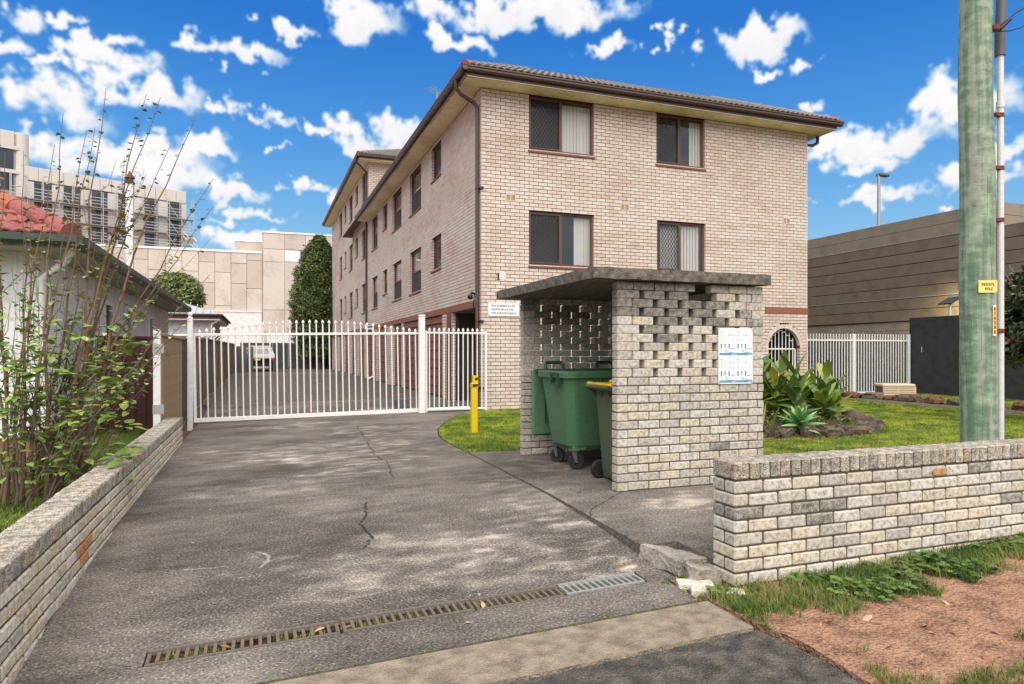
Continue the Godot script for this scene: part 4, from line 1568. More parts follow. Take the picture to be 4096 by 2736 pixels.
# ---------------------------------------------------------------- lumps of rock and broken concrete
func rock_mesh(size: Vector3, seed_: int, amp := 0.28, cells := 9) -> Mesh:
	var nz := noise(seed_, 0.9, 3)
	var b := MB.new()
	var P := []
	for j in cells + 1:
		var th := PI * j / cells
		var row := []
		for i in cells * 2:
			var ph := TAU * i / (cells * 2)
			var d := Vector3(sin(th) * cos(ph), cos(th), sin(th) * sin(ph))
			var q := Vector3(signf(d.x) * pow(absf(d.x), 0.7), signf(d.y) * pow(absf(d.y), 0.7), signf(d.z) * pow(absf(d.z), 0.7))
			row.append(q * size * (1.0 + amp * nz.get_noise_3dv(d * 1.7 + Vector3(seed_, 0, 0)) * 1.6))
		P.append(row)
	for j in cells:
		for i in cells * 2:
			var k := (i + 1) % (cells * 2)
			b.fquad(P[j][i], P[j][k], P[j + 1][k], P[j + 1][i], P[j][i] + P[j + 1][k])
	return b.mesh()

func rough_block(lo: Vector3, hi: Vector3, nseg: Vector3i, amp: float, seed_: int) -> MB:
	var nz := noise(seed_, 4.0, 3)
	var b := MB.new()
	var ctr := (lo + hi) * 0.5
	var disp := func(p: Vector3) -> Vector3:
		return p + Vector3(nz.get_noise_3dv(p), nz.get_noise_3dv(p + Vector3(9, 0, 0)), nz.get_noise_3dv(p + Vector3(0, 7, 0))) * amp
	for ax in 3:
		var a1 := (ax + 1) % 3
		var a2 := (ax + 2) % 3
		for sd in 2:
			for i in nseg[a1]:
				for j in nseg[a2]:
					var q: Array[Vector3] = []
					for c in [[0, 0], [1, 0], [1, 1], [0, 1]]:
						var p := Vector3.ZERO
						p[ax] = hi[ax] if sd else lo[ax]
						p[a1] = lerpf(lo[a1], hi[a1], float(i + c[0]) / nseg[a1])
						p[a2] = lerpf(lo[a2], hi[a2], float(j + c[1]) / nseg[a2])
						q.append(disp.call(p))
					var o := Vector3.ZERO
					o[ax] = 1.0 if sd else -1.0
					b.fquad(q[0], q[1], q[2], q[3], o)
	return b

# ---------------------------------------------------------------- bin shelter
func make_bin_shelter() -> void:
	var sh := thing("bin_shelter", "small pierced brick bin shelter with a mouldy concrete slab roof", "shelter")
	var y0 := 0.165
	var x0 := 3.28
	var xr := 5.04
	var bricks := []
	var nz := noise(55, 0.9, 3)
	var pick := func(x: float, y: float, dark: float) -> Material:
		# black mould sits on the upper left bricks
		var m: float = smoothstep(1.2, 2.05, y) * (1.15 - (x - x0) * 0.42) + nz.get_noise_2d(x * 2.0, y * 2.0) * 0.9 + rng.randf_range(-0.2, 0.2) - 0.35 + dark
		if m > 0.42:
			return M.mould_bricks[2]
		if m > 0.22:
			return M.mould_bricks[rng.randi_range(0, 1)]
		return M.pale_bricks[rng.randi_range(0, 5)]
	var one := func(O: Vector3, u: Vector3, n: Vector3, a: float, b: float, k: int, hgt: float, dark: float, dep: float = 0.11):
		var y := k * 0.086 + 0.043
		var ctr := O + u * ((a + b) * 0.5) + Vector3.UP * y + n * (-dep * 0.5 + rng.randf_range(-0.003, 0.003))
		var tw := Basis(u, Vector3.UP, n) * Basis(Vector3.UP, rng.randf_range(-0.006, 0.006))
		bricks.append([Transform3D(tw, ctr), Vector3(b - a, hgt, dep), pick.call(ctr.x, ctr.y, dark)])
	var lay := func(O: Vector3, u: Vector3, n: Vector3, L: float, front: bool, dark: float):
		for k in 24:
			if k < 13:
				var st := 0.0 if k % 2 else -0.12
				var x := st
				while x < L - 0.02:
					var a := maxf(x, 0.0)
					var b := minf(x + 0.232, L)
					if b - a > 0.03:
						one.call(O, u, n, a, b, k, 0.075, dark)
					x += 0.242
			elif k == 23:
				var segs := [[0.0, 0.18], [0.19, 0.42], [0.43, 0.66], [0.67, 0.90], [1.10, 1.32], [1.33, 1.55], [1.56, L]] if front else [[0.0, 0.23], [0.24, 0.47], [0.48, 0.71], [0.72, 0.95], [0.96, 1.19], [1.2, 1.43], [1.44, L]]
				for s in segs:
					one.call(O, u, n, s[0], s[1], k, 0.078, dark)
			else:
				var x := 0.0
				if k % 2:
					one.call(O, u, n, 0.0, 0.165, k, 0.083, dark)
					x = 0.175
				var first := true
				while x + 0.2 < L - 0.3:
					var wd := 0.25 if first and k % 2 == 0 else 0.232
					var skip: bool = front and k == 22 and x > 0.8 and x < 1.1
					if not skip:
						one.call(O, u, n, x, x + wd, k, 0.083, dark)
					x += wd + 0.056
					first = false
				# closing bricks at the far end
				if L - x > 0.26:
					var mid := x + (L - x) * 0.5
					one.call(O, u, n, x, mid - 0.005, k, 0.083, dark)
					one.call(O, u, n, mid + 0.005, L, k, 0.083, dark)
				elif L - x > 0.04:
					one.call(O, u, n, x, L, k, 0.083, dark)
	var U := Vector3(1, 0, 0)
	var N := Vector3(0, 0, 1)
	lay.call(W(x0, y0, 5.9), U, N, xr - x0, true, 0.0)
	lay.call(W(3.24, y0 + 0.02, 8.34), U, N, xr - 3.24 - 0.13, false, -0.35)
	for k in 24:                         # the wall on the far side, facing the garden bed
		var z := 0.12 if k % 2 else 0.0
		while z < 2.43:
			var bl := minf(0.23, 2.43 - z)
			if bl > 0.05:
				one.call(W(xr, y0, 6.02), Vector3(0, 0, -1), Vector3(1, 0, 0), z, z + bl, k, 0.077, 0.0)
			z += 0.24
	emit_bricks(bricks, sh, 300, 0.007)
	# mortar in the solid courses
	var b := MB.new()
	b.box(Vector3(x0 + 0.012, y0 - 0.02, -6.0), Vector3(xr - 0.012, y0 + 13 * 0.086 - 0.006, -5.909))
	b.box(Vector3(3.252, y0 - 0.02, -8.44), Vector3(xr - 0.14, y0 + 0.02 + 13 * 0.086 - 0.006, -8.349))
	b.box(Vector3(xr - 0.1, y0 - 0.02, -8.44), Vector3(xr - 0.009, y0 + 24 * 0.086, -6.03))
	for k in range(13, 24):
		var y := y0 + k * 0.086 - 0.004
		b.box(Vector3(x0 + 0.02, y, -5.99), Vector3(x0 + 0.16, y + 0.008, -5.908))
		b.box(Vector3(xr - 0.3, y, -5.99), Vector3(xr - 0.02, y + 0.008, -5.908))
	part(b, "mortar", M.mortar_grey, sh)
	part(rough_block(Vector3(2.97, 2.238, -8.62), Vector3(5.06, 2.345, -5.8), Vector3i(30, 4, 36), 0.010, 71), "roof_slab", M.slab, sh)
	# council notice with four pages of pictograms
	var po := thing("recycling_poster", "white recycling poster with four pages of bin pictures on shelter wall", "poster", W(4.675, 1.49, 5.893))
	var pb := MB.new()
	pb.cbox(Vector3(-0.217, -0.292, 0), Vector3(0.217, 0.292, 0.006), 0.002)
	part(pb, "board", M.sign_white, po)
	var pm := StandardMaterial3D.new()
	pm.albedo_texture = poster_picture()
	pm.roughness = 0.4
	for s in [[-0.105, 0.143], [0.105, 0.143], [-0.105, -0.143], [0.105, -0.143]]:
		var q := MB.new()
		q.quad(Vector3(-0.101, -0.139, 0), Vector3(0.101, -0.139, 0), Vector3(0.101, 0.139, 0), Vector3(-0.101, 0.139, 0), Vector3(0, 0, 1))
		part(q, "printed_page", pm, po, Transform3D(Basis.IDENTITY, Vector3(s[0], s[1], 0.0075)))
	for sx in [-0.205, 0.205]:
		for sy in [-0.28, 0.28]:
			var sc := MB.new()
			sc.tube([Vector3(sx, sy, 0.005), Vector3(sx, sy, 0.009)], 0.006, 8)
			part(sc, "screw", M.steel, po)

func poster_picture() -> ImageTexture:
	var w := 200
	var h := 276
	var im := Image.create(w, h, false, Image.FORMAT_RGB8)
	im.fill(srgb(238, 240, 240))
	var r := RandomNumberGenerator.new()
	r.seed = 12
	var grey := srgb(120, 122, 126)
	var dark := srgb(58, 60, 64)
	for x in range(70, 190, 3):
		im.fill_rect(Rect2i(x, 8, 2, 3), srgb(176, 178, 182))
	im.fill_rect(Rect2i(6, 26, 34, 10), srgb(228, 120, 132))
	for x in range(9, 37, 4):
		im.fill_rect(Rect2i(x, 29, 3, 4), srgb(244, 220, 222))
	im.fill_rect(Rect2i(44, 30, 110, 2), srgb(214, 216, 220))
	for row in 2:
		for c in 4:
			var cx := 26 + c * 48
			var cy := 62 + row * 50
			for k in 9:
				var rw := r.randi_range(2, 9)
				im.fill_rect(Rect2i(cx + r.randi_range(-12, 6), cy + r.randi_range(-12, 8), rw, r.randi_range(1, 6)), grey.lerp(dark, r.randf()) if r.randf() < 0.6 else srgb(200, 202, 206))
			im.fill_rect(Rect2i(cx - 16, cy + 18, 32, 2), srgb(150, 152, 158))
	for c in 3:                           # three bins: dark, teal, dark
		var cx: int = [22, 68, 118][c]
		var wd := 24 if c == 1 else 15
		var hh := 40 if c == 1 else 48
		var col := srgb(92, 186, 200) if c == 1 else dark
		for y in hh:
			var t := int(wd * (1.0 - 0.28 * y / hh))
			im.fill_rect(Rect2i(cx - t / 2, 158 + y, t, 1), col)
		im.fill_rect(Rect2i(cx - wd / 2 - 2, 154, wd + 4, 6), col.darkened(0.2))
	im.fill_rect(Rect2i(140, 196, 46, 6), dark)
	for k in 26:
		im.fill_rect(Rect2i(60 + r.randi_range(0, 80), 210 + r.randi_range(0, 22), r.randi_range(2, 8), r.randi_range(2, 6)), grey.lerp(dark, r.randf()))
	for x in w:
		var y := 244 + int(4.0 * sin(x * 0.035))
		im.fill_rect(Rect2i(x, y, 1, h - 6 - y), srgb(72, 138, 176))
		im.fill_rect(Rect2i(x, y + 10, 1, 3), srgb(150, 196, 216))
	im.fill_rect(Rect2i(150, 256, 36, 8), srgb(190, 216, 230))
	return ImageTexture.create_from_image(im)

# ---------------------------------------------------------------- low boundary walls
func make_front_walls() -> void:
	var wl := thing("low_brick_wall", "low grey-white brick wall with upright brick capping beside the grass verge", "wall")
	var O := W(2.89, 0.0, 3.65)
	var L := 5.8
	var bricks := []
	var nz := noise(66, 0.8, 3)
	var pick := func(x: float, y: float) -> Material:
		var m: float = nz.get_noise_2d(x * 1.5, y * 2.5) + (0.25 if y > 0.58 else 0.0) + rng.randf_range(-0.15, 0.15)
		if m > 0.46:
			return M.mould_bricks[rng.randi_range(0, 1)]
		if y < 0.45 and rng.randf() < 0.4:
			return M.cream_bricks[rng.randi_range(0, 3)]
		return M.pale_bricks[rng.randi_range(0, 5)]
	for k in 8:
		var y := k * 0.086 + 0.043
		var even := k % 2 == 0
		if even:
			bricks.append([Transform3D(Basis(Vector3(0, 0, 1), Vector3.UP, Vector3(-1, 0, 0)), W(2.89 + 0.055, y, 3.65 + 0.115)), Vector3(0.228, 0.075, 0.11), pick.call(2.89, y)])
		else:
			bricks.append([Transform3D(Basis.IDENTITY, W(2.89 + 0.115, y, 3.65 + 0.18)), Vector3(0.228, 0.075, 0.11), pick.call(2.9, y)])
		var x := 0.12 if even else 0.0
		while x < L:
			var m: Material = pick.call(2.89 + x, y)
			bricks.append([Transform3D(Basis(Vector3.UP, rng.randf_range(-0.006, 0.006)), W(2.89 + x + 0.115, y + rng.randf_range(-0.0015, 0.0015), 3.65 + 0.055 + rng.randf_range(-0.002, 0.002))), Vector3(0.228, 0.075, 0.11), m])
			x += 0.24
	# one brick near the top has lost its face
	var x := 0.0
	while x < L:
		var wdt := 0.115 if x == 0.0 else 0.073
		bricks.append([Transform3D(Basis(Vector3.UP, rng.randf_range(-0.012, 0.012)) * Basis(Vector3(0, 0, 1), rng.randf_range(-0.012, 0.012)), W(2.89 + x + wdt * 0.5, 0.753 + rng.randf_range(-0.002, 0.002), 3.65 + 0.117 + rng.randf_range(-0.004, 0.004))), Vector3(wdt, 0.112, 0.24), M.cap_bricks[rng.randi_range(0, 4)]])
		x += wdt + 0.013
	emit_bricks(bricks, wl, 300, 0.009)
	var b := MB.new()
	b.box(Vector3(2.903, -0.1, -3.867), Vector3(2.89 + L - 0.02, 0.692, -3.663))
	b.box(Vector3(2.905, 0.692, -3.872), Vector3(2.89 + L - 0.02, 0.793, -3.672))
	part(b, "mortar", M.mortar_grey, wl)
	var st := MB.new()
	st.prism(PackedVector2Array([Vector2(-0.07, -0.018), Vector2(-0.02, -0.026), Vector2(0.05, -0.022), Vector2(0.075, 0.0), Vector2(0.06, 0.024), Vector2(0.0, 0.018), Vector2(-0.05, 0.026), Vector2(-0.08, 0.004)]), 0.0, 0.002, Transform3D(Basis.IDENTITY, W(4.73, 0.645, 3.6455)))
	part(st, "rust_stain", M.orange_brick, wl)
	# driveway wall on the left
	var lw := thing("low_brick_wall", "long low cream brick wall with worn capping down the left of the driveway", "wall")
	var list := []
	var U := Vector3(0, 0, -1)
	var N := Vector3(1, 0, 0)
	var Ol := W(-1.15, -0.138, 1.6)
	var len_ := 10.45
	for e in courses(Ol, U, N, len_, 6, [], [0.0, 0.12], [0.0, 0.0], 0.11, 0.23, null, 0.003):
		var r := rng.randf()
		var m: Material = M.cream_bricks[rng.randi_range(0, 4)] if r < 0.75 else M.pale_bricks[rng.randi_range(0, 5)]
		if absf(-e[0].origin.z - 5.55) < 0.2 and e[3] > 0.2 and e[3] < 0.35:
			m = M.orange_brick
		e[0].basis = e[0].basis * Basis(Vector3.UP, rng.randf_range(-0.01, 0.01))
		list.append([e[0], e[1], m])
	var d := 1.6
	while d < 1.6 + len_ - 0.03:
		list.append([Transform3D(Basis(U, Vector3.UP, N) * Basis(Vector3(0, 0, 1), rng.randf_range(-0.012, 0.012)) * Basis(Vector3.UP, rng.randf_range(-0.015, 0.015)), W(-1.15 - 0.117 + rng.randf_range(-0.004, 0.004), 0.446 + rng.randf_range(-0.003, 0.003) + 0.0025 * sin(d * 1.3), d + 0.038)), Vector3(0.072, 0.112, 0.24), M.cap_bricks[rng.randi_range(0, 4)]])
		d += 0.085
	emit_bricks(list, lw, 300, 0.009)
	b = MB.new()
	b.box(Vector3(-1.375, -0.2, -12.04), Vector3(-1.16, 0.384, -1.62))
	b.box(Vector3(-1.37, 0.384, -12.04), Vector3(-1.168, 0.485, -1.62))
	part(b, "mortar", M.mortar_grey, lw)

# ---------------------------------------------------------------- gate
func picket(h: float, lean := 0.0) -> MB:
	var b := MB.new()
	b.tube([Vector3(0, 0, 0), Vector3(0, h - 0.075, 0)], 0.0155, 8)
	b.lathe([[0.0, 0.0], [0.026, 0.012], [0.03, 0.032], [0.022, 0.055], [0.0, 0.085]], 8, Transform3D(Basis.IDENTITY, Vector3(0, h - 0.09, 0)))
	return b

func make_gate() -> void:
	var gd := 15.0
	var lp := thing("gate_post", "tall white steel gate post with ball cap beside the tan fence", "post", W(-1.29, 0.08, gd - 0.06), 0.0, "white gate posts")
	var b := MB.new()
	b.cbox(Vector3(-0.05, -0.1, -0.05), Vector3(0.05, 2.14, 0.05), 0.006)
	part(b, "shaft", M.white_steel, lp)
	b = MB.new()
	b.lathe([[0.0, 0.0], [0.05, 0.0], [0.03, 0.03], [0.05, 0.07], [0.03, 0.11], [0.0, 0.12]], 12, Transform3D(Basis.IDENTITY, Vector3(0, 2.14, 0)))
	part(b, "cap", M.white_steel, lp)
	var rp := thing("gate_post", "thick white steel gate post between sliding gate and side panel", "post", W(3.38, 0.14, gd - 0.08), 0.0, "white gate posts")
	b = MB.new()
	b.cbox(Vector3(-0.065, -0.1, -0.065), Vector3(0.065, 2.19, 0.065), 0.007)
	part(b, "shaft", M.white_steel, rp)
	b = MB.new()
	b.cbox(Vector3(-0.072, 2.19, -0.072), Vector3(0.072, 2.235, 0.072), 0.015)
	part(b, "cap", M.white_steel, rp)
	# sliding gate; it climbs slightly to the right with the ground
	var g := thing("sliding_gate", "wide white steel sliding gate with arched row of spear topped bars", "gate", W(-1.23, 0.13, gd + 0.03))
	g.rotation.z = 0.0165
	var L := 4.98
	b = MB.new()
	b.cbox(Vector3(0, 0, -0.03), Vector3(5.75, 0.085, 0.03), 0.005)
	part(b, "bottom_rail", M.white_steel, g)
	b = MB.new()
	b.cbox(Vector3(0.0, 1.735, -0.025), Vector3(4.65, 1.785, 0.025), 0.005)
	part(b, "top_rail", M.white_steel, g)
	for x in [0.0, 4.62]:
		b = MB.new()
		b.cbox(Vector3(x, 0.085, -0.025), Vector3(x + 0.055, 1.735, 0.025), 0.005)
		part(b, "stile", M.white_steel, g)
	var n := 34
	var cap_red := mat(srgb(190, 60, 45), 0.6)
	for i in n:
		var t := float(i) / (n - 1)
		var x := lerpf(0.13, 4.52, t)
		var top := 1.88 + 0.19 * sin(PI * clampf(t, 0, 1)) - (0.01 if t > 0.8 else 0.0)
		var pk := picket(top - 0.085)
		part(pk, "picket", M.white_steel, g, Transform3D(Basis.IDENTITY, Vector3(x, 0.085, 0)))
		if i in [16, 19, 23, 25]:
			var cb := MB.new()
			cb.box(Vector3(-0.018, 0, -0.018), Vector3(0.018, 0.02, 0.018))
			part(cb, "plastic_stop", cap_red, g, Transform3D(Basis.IDENTITY, Vector3(x, 0.0855, 0.002)))
	# fixed panel up to the building corner
	var fp := thing("fence_panel", "short white spear top fence panel joining the gate post to the flats", "fence", W(3.47, 0.2, gd - 0.02))
	b = MB.new()
	b.cbox(Vector3(0, 0.035, -0.02), Vector3(1.44, 0.08, 0.02), 0.004)
	part(b, "bottom_rail", M.white_steel, fp)
	b = MB.new()
	b.cbox(Vector3(0, 1.76, -0.02), Vector3(1.44, 1.80, 0.02), 0.004)
	part(b, "top_rail", M.white_steel, fp)
	for x in [0.0, 1.40]:
		b = MB.new()
		b.cbox(Vector3(x, 0.0, -0.024), Vector3(x + 0.05, 1.82, 0.024), 0.004)
		part(b, "stile", M.white_steel, fp)
	for i in 12:
		part(picket(1.82), "picket", M.white_steel, fp, Transform3D(Basis.IDENTITY, Vector3(0.10 + i * 0.112, 0.08, 0)))
	# motor
	var mo := thing("gate_motor", "dark grey gate motor box on the ground behind the gate post", "motor", W(3.05, 0.17, gd + 0.35))
	b = MB.new()
	b.cbox(Vector3(-0.17, 0, -0.13), Vector3(0.17, 0.33, 0.13), 0.03)
	part(b, "housing", M.pvc_grey, mo)
	b = MB.new()
	b.cbox(Vector3(-0.2, -0.05, -0.16), Vector3(0.2, 0.0, 0.16), 0.01)
	part(b, "base", M.black, mo)
	b = MB.new()
	b.tube([Vector3(-0.26, 0.42, 0.15), Vector3(0.2, 0.44, 0.15)], 0.012, 6)
	part(b, "bracket", cap_red, mo)
	# yellow bollard with a reader on top
	var bo := thing("bollard", "yellow steel bollard with slanted head standing on the lawn edge", "bollard", W(3.36, 0.165, 10.9))
	b = MB.new()
	b.cbox(Vector3(-0.052, -0.1, -0.052), Vector3(0.052, 0.78, 0.052), 0.012)
	part(b, "shaft", M.yellow, bo)
	b = MB.new()
	b.cbox(Vector3(-0.054, 0.78, -0.056), Vector3(0.056, 0.86, 0.056), 0.006)
	part(b, "collar", M.yellow, bo)
	b = MB.new()
	b.prism(PackedVector2Array([Vector2(-0.03, 0.86), Vector2(0.056, 0.86), Vector2(0.056, 0.985), Vector2(-0.03, 0.985)]), -0.04, 0.05)
	part(b, "head", M.yellow, bo)
	b = MB.new()
	b.prism(PackedVector2Array([Vector2(0.0, 0.90), Vector2(0.05, 0.915), Vector2(0.05, 0.955), Vector2(0.0, 0.945)]), 0.05, 0.054)
	b.prism(PackedVector2Array([Vector2(-0.045, 0.795), Vector2(0.045, 0.805), Vector2(0.045, 0.845), Vector2(-0.045, 0.84)]), 0.056, 0.060)
	part(b, "reader", M.black, bo)

# ---------------------------------------------------------------- left: fence, cottage, sheds behind
func ribbed(w: float, h: float, pitch := 0.095, deep := 0.02) -> MB:
	# a sheet of trapezoidal ribs, w along x, h up
	var b := MB.new()
	var x := 0.0
	while x < w - 0.001:
		var e := minf(pitch, w - x)
		var pts := [Vector2(x, 0), Vector2(x + e * 0.3, 0), Vector2(x + e * 0.42, deep), Vector2(x + e * 0.78, deep), Vector2(x + e * 0.9, 0), Vector2(x + e, 0)]
		for i in 5:
			var p: Vector2 = pts[i]
			var q: Vector2 = pts[i + 1]
			b.fquad(Vector3(p.x, 0, p.y), Vector3(q.x, 0, q.y), Vector3(q.x, h, q.y), Vector3(p.x, h, p.y), Vector3(0, 0, 1))
		x += e
	b.box(Vector3(0, 0, -0.004), Vector3(w, h, -0.001))
	return b

func make_left_side() -> void:
	# tan steel boundary fence
	var fn := thing("steel_fence", "long tan ribbed steel fence down the left of the rear yard", "fence")
	var cols := [srgb(140, 121, 96), srgb(124, 108, 88), srgb(132, 112, 90), srgb(112, 100, 86), srgb(104, 96, 86)]
	var d := 11.75
	var k := 0
	while d < 45.0:
		var w := 2.36 if k > 0 else 2.9
		var y := gh(-1.3, d)
		var t := Transform3D(Basis(Vector3(0, 0, -1), Vector3.UP, Vector3(1, 0, 0)), W(-1.42, y + 0.03, d))
		var m := tinted(M.fence_tan, cols[k % 5] if k > 0 else srgb(150, 128, 98))
		var s := group_node("fence_panel", fn)
		part(ribbed(w - 0.05, 1.66), "sheet", m, s, t)
		var b := MB.new()
		b.cbox(Vector3(0, 1.655, -0.03), Vector3(w - 0.05, 1.70, 0.045), 0.006, t)
		part(b, "top_rail", M.fence_tan, s)
		b = MB.new()
		b.cbox(Vector3(0, -0.05, -0.03), Vector3(w - 0.05, 0.03, 0.04), 0.006, t)
		part(b, "bottom_rail", M.fence_tan, s)
		b = MB.new()
		b.cbox(Vector3(w - 0.05, -0.1, -0.04), Vector3(w, 1.72, 0.05), 0.006, t)
		part(b, "post", tinted(M.fence_tan, srgb(84, 76, 68)), s)
		d += w
		k += 1
	# brown steel side gate between fence and cottage
	var sg := thing("side_gate", "dark maroon ribbed steel gate between the cottage and white post", "gate", W(-2.75, 0.12, 13.9))
	var b := ribbed(1.02, 1.62, 0.34, 0.02)
	part(b, "sheet", M.fence_brown, sg, Transform3D(Basis.IDENTITY, Vector3(0.03, 0.06, 0)))
	for y in [0.04, 1.66]:
		b = MB.new()
		b.cbox(Vector3(0, y, -0.02), Vector3(1.08, y + 0.05, 0.03), 0.004)
		part(b, "rail", M.fence_brown, sg)
	for x in [0.0, 1.04]:
		b = MB.new()
		b.cbox(Vector3(x, 0.09, -0.02), Vector3(x + 0.04, 1.66, 0.03), 0.004)
		part(b, "stile", M.fence_brown, sg)
	var wp := thing("hinge_post", "white square post with two steel hinge plates at the maroon gate", "post", W(-1.46, 0.1, 11.62))
	b = MB.new()
	b.cbox(Vector3(-0.05, -0.1, -0.05), Vector3(0.05, 1.78, 0.05), 0.005)
	part(b, "shaft", M.white_steel, wp)
	for y in [1.42, 0.5]:
		b = MB.new()
		b.cbox(Vector3(-0.055, y, 0.05), Vector3(0.1, y + 0.14, 0.058), 0.002)
		part(b, "hinge_plate", M.galv, wp)
	make_cottage()
	# grey house further back
	var gh2 := thing("grey_house", "small grey house with corrugated roof and maroon fascia behind the fence", "house", W(0, 0, 0))
	b = MB.new()
	b.box(Vector3(-9.0, 0.2, -40.0), Vector3(-1.95, 3.0, -32.6))
	part(b, "wall", mat(srgb(178, 180, 186), 0.8, M.grain, 0.5), gh2)
	b = MB.new()
	b.box(Vector3(-9.4, 2.96, -40.3), Vector3(-1.6, 3.0, -32.2))
	part(b, "soffit", M.white_paint, gh2)
	b = MB.new()
	b.box(Vector3(-9.42, 3.0, -32.22), Vector3(-1.58, 3.16, -32.18))
	b.box(Vector3(-1.6, 3.0, -40.3), Vector3(-1.57, 3.16, -32.2))
	part(b, "fascia", M.fence_brown, gh2)
	b = MB.new()
	b.tube([W(-9.4, 3.17, 32.13), W(-1.52, 3.17, 32.13), W(-1.5, 3.17, 40.3)], 0.055, 8)
	part(b, "gutter", M.frame_dark, gh2)
	var apex := W(-5.2, 4.5, 36.2)
	b = MB.new()
	var C := [W(-9.5, 3.2, 32.1), W(-1.5, 3.2, 32.1), W(-1.5, 3.2, 40.4), W(-9.5, 3.2, 40.4)]
	for i in 4:
		var p: Vector3 = C[i]
		var q: Vector3 = C[(i + 1) % 4]
		b.fquad(p, q, apex, apex, Vector3.UP)
	part(b, "roof_sheet", M.zinc, gh2)
	for i in 26:                          # corrugations on the front slope
		var x := -9.2 + i * 0.3
		var f := clampf(1.0 - absf(x + 5.2) / 4.2, 0.03, 1.0)
		b = MB.new()
		b.tube([W(x, 3.22, 32.1), W(x, 3.22 + 1.3 * f, 32.1 + 4.1 * f)], 0.02, 5)
		part(b, "roof_rib", M.zinc, gh2)
	b = MB.new()
	for sgn in [1, -1]:
		for i in 26:
			var x := -6.5 + i * 0.16
			b.tube([W(x, 1.2, 32.5), W(x + sgn * 1.1, 2.3, 32.5)], 0.02, 4)
	part(b, "lattice_screen", M.white_paint, gh2)
	b = MB.new()
	ring(b, 4.6, 1.2, 0.08, -32.55, -32.45, -6.9, 1.15)
	part(b, "screen_frame", M.white_paint, gh2)
	b = MB.new()
	b.tube([W(-1.6, 3.12, 32.3), W(-1.75, 2.9, 32.4), W(-1.95, 2.8, 32.5), W(-1.95, 0.3, 32.5)], 0.045, 8)
	part(b, "downpipe", M.white_paint, gh2)

